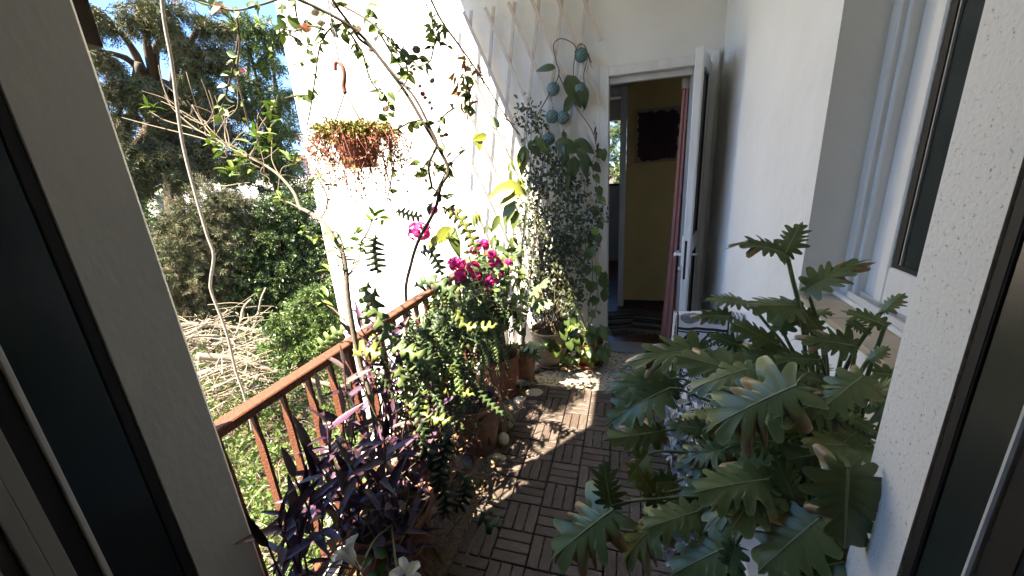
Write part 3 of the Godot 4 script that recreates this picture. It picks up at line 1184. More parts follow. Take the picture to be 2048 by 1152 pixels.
func build_stones() -> void:
	var speckle := noise_tex(0.05, Color(0.72, 0.70, 0.66), Color(1, 1, 1), 256, FastNoiseLite.TYPE_SIMPLEX_SMOOTH, 5, 61)
	var pale := tri_mat(0.50, 0.46, 0.38, 0.8, speckle, Vector3(9, 9, 9))
	var cream := tri_mat(0.62, 0.56, 0.46, 0.75, speckle, Vector3(9, 9, 9))
	var dark := tri_mat(0.11, 0.12, 0.115, 0.7, speckle, Vector3(9, 9, 9))
	var tan_ := tri_mat(0.36, 0.29, 0.19, 0.9, speckle, Vector3(9, 9, 9), bump_tex(0.06, 12.0, 256), 1.0)
	stone("pebble", Vector3(-0.6694, 0, -1.8044), Vector3(0.07, 0.078, 0.085), cream, "egg-shaped cream pebble beside the weathered terracotta pot", 0.04, 0.4)
	stone("pebble", Vector3(-0.6841, 0, -2.228), Vector3(0.085, 0.05, 0.075), pale, "rounded tan pebble at the corner of the deck tiles", 0.05)
	stone("flat_stone", Vector3(-0.6038, 0, -2.3433), Vector3(0.13, 0.04, 0.10), cream, "pale flat oval stone at the far edge of the deck tiles", 0.08, 0.3)
	stone("flat_stone", Vector3(-0.7222, 0, -2.4441), Vector3(0.12, 0.045, 0.09), dark, "flat grey-green stone against the orange terracotta pot", 0.08)
	stone("flat_stone", Vector3(-0.7549, 0, -2.6176), Vector3(0.13, 0.05, 0.09), dark, "dark slate stone in front of the ribbed pot's saucer", 0.10, 0.7)
	stone("flat_stone", Vector3(-0.6718, 0, -2.6796), Vector3(0.11, 0.045, 0.08), dark, "dark blue-grey stone touching the ribbed pot's saucer", 0.10, 1.7)
	stone("pebble", Vector3(-0.4534, 0, -2.7159), Vector3(0.06, 0.03, 0.05), M.terra_old, "small reddish stone between the ribbed pot and the pothos pot", 0.1)
	stone("pitted_rock", Vector3(-0.7047, 0, -1.9185), Vector3(0.11, 0.20, 0.13), tan_, "tall pitted tan rock between the terracotta pot and the deck", 0.30, 0.2)
	stone("shell_stone", Vector3(-0.6442, 0, -1.6752), Vector3(0.11, 0.03, 0.05), cream, "long white stone lying by the edge of the deck tiles", 0.12, -0.3)
	stone("pebble", Vector3(-0.6876, 0, -1.6464), Vector3(0.055, 0.045, 0.05), tan_, "small brown pebble behind the long white stone", 0.08)
	# blocks at the foot of the end wall, down in the garden
	stone("garden_block", Vector3(-2.25, -1.35, -2.75), Vector3(0.55, 0.55, 0.45), pale, "rough grey block at the foot of the white wall", 0.10, 0.2)
	stone("garden_block", Vector3(-2.45, -1.5, -2.2), Vector3(0.75, 0.40, 0.45), pale, "long low stone block below the railing", 0.10, 0.5)


# ---------------------------------------------------------------- chair under its printed cloth
func build_chair() -> void:
	var im := Image.create(384, 768, false, Image.FORMAT_RGB8)
	var black := Color(0.020, 0.021, 0.028).linear_to_srgb()
	var white := Color(0.62, 0.62, 0.63).linear_to_srgb()
	var grey := Color(0.30, 0.30, 0.31).linear_to_srgb()
	for y in 768:
		for x in 384:
			var c := white
			var bx := minf(x, 383 - x)
			if bx < 92.0:
				# woven-looking border: wavering stripes and a line of dots
				var w := sin(bx * 0.42 + sin(y * 0.035) * 1.6 + sin(y * 0.21) * 0.5)
				c = grey if w > 0.25 else white
				if w > 0.72 and sin(y * 0.30 + bx) > -0.3:
					c = black
				if bx > 84.0:
					c = black
			elif y < 96:
				# a row of stippled almonds
				var ax := fmod(x - 92.0, 100.0) - 50.0
				var e := pow(ax / 44.0, 2.0) + pow((y - 44.0) / 20.0, 2.0)
				if e < 1.0:
					c = black if (sin(ax * 0.9) * sin(y * 0.9) > -0.25) else white
				elif absf(y - 82.0) < 5.0 or absf(y - 8.0) < 3.0 or absf(y - 92.0) < 2.5:
					c = black
			else:
				# mandala: rings, petals and little roundels
				var dx := x - 250.0
				var dy := fmod(y - 96.0, 448.0) - 230.0
				var r := Vector2(dx, dy).length()
				var a := atan2(dy, dx)
				if r < 38.0:
					c = black if sin(r * 0.5 + 3.0 * cos(a * 6.0)) > 0.0 else white
				elif r < 84.0:
					var pe := absf(sin(a * 7.0)) * 46.0
					c = black if r - 38.0 < pe else white
					if absf(r - 38.0 - pe * 0.6) < 4.0:
						c = white
				elif r < 92.0:
					c = white if absf(r - 88.0) < 2.0 else black
				elif r < 128.0:
					var seg := TAU / 18.0
					var la := (fposmod(a, seg) - seg * 0.5) * 110.0
					var q := Vector2(la, r - 110.0).length()
					c = black
					if q < 15.0 and q > 11.0 or q < 6.0 and q > 2.5:
						c = white
				elif r < 190.0:
					var cu := sin(a * 12.0 + sin(r * 0.09) * 2.2)
					c = black if cu > -0.15 else white
					if absf(cu - 0.45) < 0.12:
						c = white
				elif r < 200.0:
					c = black if sin(a * 90.0) > 0.0 else white
				else:
					c = black if sin(dx * 0.11 + sin(dy * 0.06) * 2.4) * sin(dy * 0.10 + cos(dx * 0.05) * 2.0) > 0.05 else white
			im.set_pixel(x, y, c)
	var m := mat(1, 1, 1, 0.95)
	m.albedo_texture = ImageTexture.create_from_image(im)
	m.normal_enabled = true
	m.normal_texture = bump_tex(0.02, 4.0, 128)
	m.normal_scale = 0.3
	var o := thing("chair", Vector3(0.41, 0, -1.9), "white plastic chair beside the right-hand wall, under a printed cloth", "chair")
	var g := Geo.new()
	for p in [[0.275, 2.06], [0.535, 2.06], [0.275, 1.70], [0.535, 1.70]]:
		var l := Geo.new()
		l.prism([Vector2(p[0] - 0.016, p[1] - 0.016), Vector2(p[0] + 0.016, p[1] - 0.016), Vector2(p[0] + 0.016, p[1] + 0.016), Vector2(p[0] - 0.016, p[1] + 0.016)], 0.022, 0.43)
		part(o, "leg", l, M.white_plastic)
	g.span(0.262, 0.552, 0.425, 0.450, 1.68, 2.06, 0.01)
	part(o, "seat", g, M.white_plastic)
	g = Geo.new()
	g.span(0.268, 0.546, 0.45, 0.765, 2.035, 2.065, 0.012)
	part(o, "backrest", g, M.white_plastic)
	# cloth: over the back, down to the seat, over its front edge; the left edge turns down the side
	var prof := [Vector2(2.095, 0.10), Vector2(2.092, 0.45), Vector2(2.09, 0.70), Vector2(2.078, 0.775), Vector2(2.05, 0.785), Vector2(2.018, 0.775), Vector2(2.006, 0.74), Vector2(1.998, 0.66), Vector2(1.992, 0.57), Vector2(1.985, 0.50), Vector2(1.95, 0.466), Vector2(1.87, 0.460), Vector2(1.78, 0.460), Vector2(1.70, 0.462), Vector2(1.665, 0.445), Vector2(1.658, 0.36), Vector2(1.655, 0.26), Vector2(1.652, 0.17)]
	var rows := []
	for i in prof.size() - 1:
		for k in 4:
			rows.append(prof[i].lerp(prof[i + 1], k / 4.0))
	rows.append(prof[prof.size() - 1])
	var lens := [0.0]
	for i in range(1, rows.size()):
		lens.append(lens[i - 1] + rows[i].distance_to(rows[i - 1]))
	var cols := 22
	g = Geo.new()
	for j in rows.size():
		for i in cols:
			var t := i / float(cols - 1)
			var q: Vector2 = rows[j]
			var fold := 0.006 * sin(t * 11.0 + q.y * 9.0) + 0.004 * sin(t * 23.0 - q.x * 14.0)
			g.vert(Vector3(lerpf(0.250, 0.560, t), q.y + (fold if lens[j] > 0.9 else 0.0), -q.x + fold), Vector2(0.20 + 0.72 * t, clampf((lens[j] - 0.68) / 1.2, 0.0, 1.0)))
	for j in rows.size() - 1:
		for i in cols - 1:
			var a := j * cols + i
			g.quad(a, a + 1, a + cols + 1, a + cols)
	# side flap: hangs from the seat's left edge and closes the side of the back
	for part_ in [[1.995, 2.09, 0.78, 0.05, 0.0], [1.66, 2.0, 0.462, 0.12, 0.15]]:
		var f := g.v.size()
		for j in 13:
			for i in 9:
				var t := i / 8.0
				var s := j / 12.0
				var y := lerpf(part_[2], part_[3] + 0.02 * sin(t * 9.0), s)
				g.vert(Vector3(0.2495 - 0.010 * s * (1.0 + sin(t * 8.0 + 1.0)) - 0.004 * sin(s * 9.0 + t * 4.0) * s, y, -lerpf(part_[0], part_[1], t)), Vector2(0.02 + 0.18 * t, 0.02 + s * 0.6 + part_[4]))
		for j in 12:
			for i in 8:
				var a := f + j * 9 + i
				g.quad(a, a + 1, a + 10, a + 9)
	var c := thing("printed_cloth", Vector3(0.41, 0.46, -1.9), "black and white mandala-print cloth thrown over the chair", "cloth")
	part(c, "fabric", g, m)


# ---------------------------------------------------------------- small things
func build_small() -> void:
	# grey cord hanging outside the railing
	var g := Geo.new()
	g.tube(smooth(PackedVector3Array([Vector3(-1.1999, 2.3527, -1), Vector3(-1.3133, 2.0792, -1), Vector3(-1.346, 1.9145, -1), Vector3(-1.3948, 1.7029, -1), Vector3(-1.4064, 1.5286, -1), Vector3(-1.4075, 1.3921, -1), Vector3(-1.4045, 1.3206, -1), Vector3(-1.4553, 1.2274, -1), Vector3(-1.4693, 1.179, -1), Vector3(-1.4582, 1.0701, -1), Vector3(-1.4557, 0.9878, -1), Vector3(-1.4667, 0.858, -1), Vector3(-1.4616, 0.7227, -1), Vector3(-1.4762, 0.5777, -1)]), 8), 0.0048, 0.0048, 8)
	var c := thing("hanging_rope", Vector3(-1.3133, 2.0792, -1), "pale grey kinked rope hanging down outside the railing", "rope")
	part(c, "strand", g, tri_mat(0.36, 0.34, 0.31, 0.6, noise_tex(0.05, Color(0.6, 0.6, 0.58), Color(1, 1, 1), 128), Vector3(30, 6, 30)))
	# dark timber box, mostly out of view, shaped to shade the deck diagonally
	g = Geo.new()
	g.span(-1.214, -1.128, 1.86, 2.849, 0.6205, 0.70, 0.002)
	var t := thing("deck_shading_box", Vector3(-1.21, 1.90, -0.68), "dark brown timber box beside the left reveal, mostly out of view, placed to shade the deck", "timber box")
	part(t, "casing", g, tri_mat(0.035, 0.020, 0.012, 0.8, noise_tex(0.03, Color(0.5, 0.5, 0.5), Color(1, 1, 1), 128), Vector3(20, 4, 20)))
	# garden hose along the foot of the pots
	g = Geo.new()
	g.tube(smooth(PackedVector3Array([Vector3(-0.588, 0.012, -0.9426), Vector3(-0.612, 0.012, -1.101), Vector3(-0.6, 0.012, -1.2506), Vector3(-0.5908, 0.012, -1.3648), Vector3(-0.6029, 0.012, -1.4392), Vector3(-0.6506, 0.012, -1.4847), Vector3(-0.7125, 0.012, -1.4815), Vector3(-0.7511, 0.012, -1.4068), Vector3(-0.7573, 0.012, -1.3279)]), 8), 0.011, 0.011, 10)
	var h := thing("garden_hose", Vector3(-0.6047, 0, -1.2604), "faded olive garden hose curling along the deck's left edge", "hose")
	part(h, "hose", g, mat(0.16, 0.15, 0.085, 0.5))
	# leaf litter along the strip and a few scraps on the deck
	var lit := []
	for k in 260:
		var q := Vector3(rf(-1.03, -0.62), 0.010, -rf(0.7, 2.75))
		if k > 235:
			q = Vector3(rf(-0.6, 0.2), 0.0265, -rf(0.9, 2.4))
		lit.append(leaf_xf(q, Vector3(rf(-1, 1), rf(-0.05, 0.15), rf(-1, 1)), Vector3.UP + rv() * 0.3, rf(0.02, 0.055) * (0.5 if k > 235 else 1.0), rf(0.6, 1.2)))
	many(self, "leaf_litter", leaf_mesh(0.4, 0.5, 0.2, 4), leaf_mat(0.20, 0.125, 0.065, 0.1, 0.9), lit)
	tag(get_node("leaf_litter"), "dry brown leaf litter strewn along the foot of the pots", "leaf litter")



# ---------------------------------------------------------------- fishbone cactus
func build_cactus() -> void:
	var o := thing("fishbone_cactus", Vector3(-0.95, 0.26, -1.42), "sprawling fishbone cactus with flat zigzag stems over the railing pots", "cactus", "")
	var tones := [leaf_mat(0.125, 0.190, 0.062, 0.4), leaf_mat(0.072, 0.118, 0.050, 0.3), leaf_mat(0.050, 0.082, 0.040, 0.3), leaf_mat(0.18, 0.22, 0.050, 0.45)]
	var eye := Vector3(0, 1.54, 0)
	var root := Vector3(-0.95, 0.27, -1.42)
	# stems that can be followed in the photograph: path, width, tooth pitch, tone
	var list := [
		[PackedVector3Array([Vector3(-0.9443, 1.139, -1.25), Vector3(-0.965, 1.08, -1.25), Vector3(-0.9562, 1.0162, -1.25), Vector3(-0.933, 0.9518, -1.25), Vector3(-0.9126, 0.8817, -1.25)]), 0.079, 0.050, 0],
		[PackedVector3Array([Vector3(-0.9519, 0.8744, -1.25), Vector3(-0.8817, 0.8704, -1.25), Vector3(-0.8152, 0.8529, -1.25), Vector3(-0.7713, 0.8114, -1.25), Vector3(-0.7443, 0.7453, -1.25)]), 0.074, 0.046, 0],
		[PackedVector3Array([Vector3(-0.8759, 0.8228, -1.22), Vector3(-0.8754, 0.7566, -1.22), Vector3(-0.8645, 0.6946, -1.22), Vector3(-0.874, 0.6362, -1.22)]), 0.077, 0.048, 0],
		[PackedVector3Array([Vector3(-0.874, 0.6362, -1.22), Vector3(-0.8142, 0.5952, -1.22), Vector3(-0.7358, 0.5766, -1.22), Vector3(-0.6612, 0.5773, -1.22)]), 0.064, 0.036, 3],
		[PackedVector3Array([Vector3(-0.941, 1.3364, -1.3), Vector3(-0.9582, 1.283, -1.3), Vector3(-0.961, 1.2322, -1.3), Vector3(-0.9628, 1.1742, -1.3)]), 0.077, 0.024, 2],
		[PackedVector3Array([Vector3(-1.0106, 1.1481, -1.3), Vector3(-1.0384, 1.0825, -1.3), Vector3(-1.037, 1.0159, -1.3), Vector3(-1.0763, 0.9456, -1.3)]), 0.062, 0.040, 0],
		[PackedVector3Array([Vector3(-0.9364, 1.0558, -1.5), Vector3(-0.8508, 1.0836, -1.5), Vector3(-0.7632, 1.0526, -1.5), Vector3(-0.7092, 0.9929, -1.5)]), 0.077, 0.043, 1],
		[PackedVector3Array([Vector3(-0.7795, 1.0075, -1.55), Vector3(-0.7452, 0.9099, -1.55), Vector3(-0.7079, 0.8563, -1.55), Vector3(-0.6158, 0.8537, -1.55), Vector3(-0.5461, 0.8748, -1.55)]), 0.064, 0.036, 3],
		[PackedVector3Array([Vector3(-0.9408, 1.1906, -1.6), Vector3(-0.8862, 1.2047, -1.6), Vector3(-0.8512, 1.1568, -1.6), Vector3(-0.8347, 1.0841, -1.6)]), 0.064, 0.029, 2],
		[PackedVector3Array([Vector3(-0.8471, 0.8798, -1.55), Vector3(-0.7797, 0.6734, -1.55), Vector3(-0.6903, 0.5165, -1.55), Vector3(-0.6065, 0.4243, -1.55), Vector3(-0.4963, 0.3415, -1.55)]), 0.044, 0.029, 1],
		[PackedVector3Array([Vector3(-0.867, 0.8178, -1.5), Vector3(-0.8364, 0.7734, -1.5), Vector3(-0.7684, 0.7368, -1.5), Vector3(-0.7253, 0.7349, -1.5)]), 0.046, 0.026, 0],
		[PackedVector3Array([Vector3(-0.7924, 0.8707, -1.35), Vector3(-0.806, 0.7014, -1.35), Vector3(-0.795, 0.5242, -1.35), Vector3(-0.7401, 0.4656, -1.35), Vector3(-0.6352, 0.4198, -1.35)]), 0.046, 0.029, 1],
		[PackedVector3Array([Vector3(-1.2626, 0.8529, -1.2), Vector3(-1.1982, 0.9038, -1.2), Vector3(-1.1384, 0.9438, -1.2), Vector3(-1.0729, 0.9741, -1.2)]), 0.070, 0.043, 0],
		[PackedVector3Array([Vector3(-0.5799, 0.6683, -1.05), Vector3(-0.6257, 0.5686, -1.05), Vector3(-0.6558, 0.4615, -1.05), Vector3(-0.6432, 0.346, -1.05), Vector3(-0.6759, 0.2395, -1.05)]), 0.070, 0.036, 2],
		[PackedVector3Array([Vector3(-0.5798, 0.4988, -1.05), Vector3(-0.5515, 0.4476, -1.05), Vector3(-0.5749, 0.3611, -1.05), Vector3(-0.6174, 0.2983, -1.05)]), 0.064, 0.034, 2],
		[PackedVector3Array([Vector3(-0.7158, 0.5979, -1.05), Vector3(-0.6831, 0.5364, -1.05), Vector3(-0.6512, 0.4968, -1.05), Vector3(-0.6843, 0.3732, -1.05)]), 0.070, 0.041, 2],
		[PackedVector3Array([Vector3(-1.0413, 1.4018, -1.62), Vector3(-0.9771, 1.3719, -1.62), Vector3(-0.9057, 1.3605, -1.62)]), 0.051, 0.026, 3],
		[PackedVector3Array([Vector3(-0.8783, 1.3964, -1.75), Vector3(-0.7912, 1.3453, -1.75), Vector3(-0.7354, 1.2516, -1.75), Vector3(-0.6983, 1.1467, -1.75)]), 0.077, 0.036, 3],
		[PackedVector3Array([Vector3(-0.9888, 0.9061, -1.1), Vector3(-0.9315, 0.9353, -1.1), Vector3(-0.8811, 0.9268, -1.1), Vector3(-0.8401, 0.9177, -1.1)]), 0.077, 0.041, 3],
		[PackedVector3Array([Vector3(-1.1917, 0.5632, -1.05), Vector3(-1.1394, 0.4936, -1.05), Vector3(-1.0621, 0.5544, -1.05), Vector3(-1.0001, 0.6014, -1.05)]), 0.083, 0.060, 0],
		[PackedVector3Array([Vector3(-1.1711, 0.2794, -1), Vector3(-1.1104, 0.3565, -1), Vector3(-1.0547, 0.4101, -1), Vector3(-0.9763, 0.4922, -1)]), 0.090, 0.066, 3],
		[PackedVector3Array([Vector3(-0.8807, 0.5294, -1.45), Vector3(-0.8134, 0.5588, -1.45), Vector3(-0.7234, 0.558, -1.45), Vector3(-0.6609, 0.5544, -1.45)]), 0.058, 0.026, 3],
		[PackedVector3Array([Vector3(-0.8691, 0.5362, -1.45), Vector3(-0.8208, 0.6037, -1.45), Vector3(-0.7803, 0.6605, -1.45), Vector3(-0.7494, 0.7072, -1.45)]), 0.046, 0.026, 3],
		[PackedVector3Array([Vector3(-0.7486, 0.7766, -1.15), Vector3(-0.7734, 0.6395, -1.15), Vector3(-0.7636, 0.5234, -1.15), Vector3(-0.8009, 0.3939, -1.15)]), 0.058, 0.034, 1],
		[PackedVector3Array([Vector3(-0.4792, 0.3874, -1), Vector3(-0.459, 0.335, -1), Vector3(-0.412, 0.3305, -1)]), 0.064, 0.036, 1],
	]
	for s in list:
		var p: PackedVector3Array = s[0]
		var g := Geo.new()
		zigzag(g, p, (eye - p[0]).normalized() + rv() * 0.25, s[1], s[2])
		part(o, "stem", g, tones[s[3]])
	# the tangle in the middle
	for k in 84:
		var low := k > 60
		var st := root + Vector3(rf(-0.10, 0.10), rf(0.0, 0.12), rf(-0.55, 0.10))
		var top := Vector3(rf(-1.08, -0.82), rf(0.60, 0.90) if not low else rf(0.42, 0.70), st.z + rf(-0.28, 0.16))
		var out := top + Vector3(rf(-0.06, 0.10), rf(-0.04, 0.05), rf(-0.2, 0.16))
		var end := out + Vector3(rf(-0.04, 0.09), rf(-0.30, -0.05), rf(-0.06, 0.12))
		var g := Geo.new()
		var path := PackedVector3Array([st.lerp(top, 0.5), top, out, end])
		zigzag(g, path, (eye - top).normalized() + rv() * 0.9, rf(0.024, 0.050), rf(0.020, 0.032))
		part(o, "stem", g, tones[[1, 2, 0, 1, 0, 2, 1, 3][k % 8]])
	# stems hanging down over the pots
	for k in 44:
		var a := Vector3(rf(-1.0, -0.80), rf(0.50, 0.85), -rf(1.35, 2.25))
		var e := a + Vector3(rf(0.02, 0.16), rf(-0.42, -0.16), rf(-0.12, 0.14))
		var g := Geo.new()
		zigzag(g, PackedVector3Array([a, a.lerp(e, 0.4) + Vector3(0.05, 0.05, 0), e]), (eye - a).normalized() + rv() * 0.8, rf(0.018, 0.038), rf(0.018, 0.028))
		part(o, "stem", g, tones[[1, 0, 2, 1][k % 4]])
	# old woody stems
	var w := Geo.new()
	for k in 16:
		var a := root + Vector3(rf(-0.08, 0.08), 0, rf(-0.15, 0.15))
		w.tube(smooth(PackedVector3Array([a, a + Vector3(rf(-0.1, 0.1), 0.22, rf(-0.2, 0.2)), a + Vector3(rf(-0.18, 0.14), rf(0.4, 0.62), rf(-0.35, 0.3))]), 5), 0.006, 0.003, 5)
	part(o, "woody_stems", w, M.bark)


# ---------------------------------------------------------------- purple heart
func build_purple() -> void:
	var o := thing("purple_heart_plant", Vector3(-0.90, 0.26, -1.02), "purple-leaved trailing plant filling the corner by the near railing", "plant")
	var mats := [leaf_mat(0.078, 0.032, 0.068, 0.25, 0.38), leaf_mat(0.098, 0.052, 0.094, 0.25, 0.36), leaf_mat(0.048, 0.020, 0.036, 0.2, 0.4), leaf_mat(0.135, 0.080, 0.135, 0.3, 0.4), leaf_mat(0.10, 0.072, 0.072, 0.2, 0.5)]
	var shapes := [leaf_mesh(0.19, 0.55, 0.12, 6, 0.62), leaf_mesh(0.165, 0.7, 0.3, 6, 0.62), leaf_mesh(0.215, 0.4, -0.08, 6, 0.66)]
	var xfs := []
	var g := Geo.new()
	var spots := PackedVector3Array([Vector3(-1.06, 0.9664, -1.3077), Vector3(-1.06, 0.9008, -1.3809), Vector3(-1.05, 0.9006, -1.1995), Vector3(-1.06, 0.7304, -1.2775), Vector3(-1.04, 0.6561, -1.4486), Vector3(-1.05, 0.5831, -1.3253), Vector3(-1.04, 0.7705, -1.1281), Vector3(-0.84, 0.5733, -1.3625), Vector3(-0.98, 0.6624, -1.071), Vector3(-0.92, 0.5408, -1.153), Vector3(-0.98, 0.6017, -0.9944), Vector3(-0.92, 0.507, -1.0728), Vector3(-0.88, 0.4347, -1.0724), Vector3(-1.02, 0.6209, -0.9398), Vector3(-1.02, 0.5796, -0.8778), Vector3(-1, 0.5818, -0.8096), Vector3(-0.98, 0.5036, -0.9469), Vector3(-0.92, 0.4413, -0.9285), Vector3(-0.98, 0.4823, -0.8287), Vector3(-1.02, 0.5305, -0.7723), Vector3(-1, 0.5047, -0.7091), Vector3(-0.96, 0.467, -0.7334), Vector3(-0.98, 0.3684, -0.8731), Vector3(-0.88, 0.3887, -0.9273), Vector3(-0.86, 0.356, -1.0815), Vector3(-0.82, 0.335, -1.169), Vector3(-0.76, 0.2381, -1.1188), Vector3(-0.76, 0.2989, -1.0105), Vector3(-0.82, 0.334, -0.8772), Vector3(-1, 0.527, -0.671), Vector3(-0.98, 0.5378, -0.6157), Vector3(-0.86, 0.4647, -1.1738), Vector3(-1.06, 0.834, -1.2884), Vector3(-1.02, 0.8722, -1.087), Vector3(-1.02, 0.5425, -1.2805), Vector3(-0.98, 0.5233, -1.1065), Vector3(-0.9, 0.4857, -0.8538), Vector3(-0.76, 0.1955, -1.4751), Vector3(-0.74, 0.2765, -0.9252), Vector3(-1.04, 0.7996, -1.362), Vector3(-1.06, 0.9481, -1.2685), Vector3(-0.94, 0.4706, -0.6679), Vector3(-1, 0.5055, -0.8912), Vector3(-0.92, 0.4949, -0.9823), Vector3(-0.98, 0.7202, -0.9941), Vector3(-0.9, 0.6126, -0.8895), Vector3(-0.82, 0.514, -0.921), Vector3(-1, 0.7301, -0.9173), Vector3(-1.02, 0.6581, -0.8599), Vector3(-1, 0.6248, -0.7743), Vector3(-1, 0.5854, -0.7126), Vector3(-0.82, 0.6416, -0.987), Vector3(-0.82, 0.5845, -1.1858)])
	for s in spots:
		var q := s + rv() * 0.012
		var low := Vector3(clampf(q.x + rf(-0.08, 0.08), -1.04, -0.8), maxf(0.2, q.y - rf(0.18, 0.34)), q.z + rf(-0.12, 0.12))
		var path := smooth(PackedVector3Array([low, (low + q) * 0.5 + rv() * 0.03, q]), 5)
		g.tube(path, 0.0042, 0.0032, 5)
		# leaves up the stem, closer together at its tip
		var n := rng.randi_range(5, 7)
		var spin := rf(0, TAU)
		for k in n:
			var t := 1.0 - pow(k / float(n), 1.2) * 0.75
			var at := path[int(t * (path.size() - 1))]
			spin += 2.6 + rf(-0.3, 0.3)
			var dir := Vector3(cos(spin), rf(0.15, 0.75) - 0.5 * (1.0 - t), sin(spin))
			if k == 0:
				dir = dir * 0.4 + Vector3(0, 1, 0)
			xfs.append(leaf_xf(at, dir, Vector3.UP + rv() * 0.4 + Vector3(0.3, 0, 0.2), rf(0.09, 0.155), rf(0.9, 1.2)))
	part(o, "stems", g, mat(0.075, 0.022, 0.045, 0.5), "stuff")
	leaves(o, "leaf", shapes, mats, xfs, 300)
	# dry leaves and stalks under it
	var dry := []
	for k in 240:
		var q := Vector3(rf(-1.08, -0.68), rf(0.02, 0.45), -rf(0.68, 1.75))
		dry.append(leaf_xf(q, rv(), rv(), rf(0.04, 0.09), rf(0.6, 1.2)))
	many(o, "dry_leaves", leaf_mesh(0.3, 0.9, 0.6, 5), leaf_mat(0.17, 0.105, 0.055, 0.2, 0.9), dry)
	var d := Geo.new()
	for k in 150:
		var a := Vector3(rf(-1.05, -0.70), rf(0.02, 0.34), -rf(0.68, 2.3))
		d.tube(smooth(PackedVector3Array([a, a + Vector3(rf(-0.1, 0.1), rf(0.03, 0.2), rf(-0.12, 0.12)), a + Vector3(rf(-0.16, 0.16), rf(-0.1, 0.25), rf(-0.2, 0.2))]), 3), 0.0026, 0.0016, 4)
	part(o, "dry_stalks", d, M.twig, "stuff")


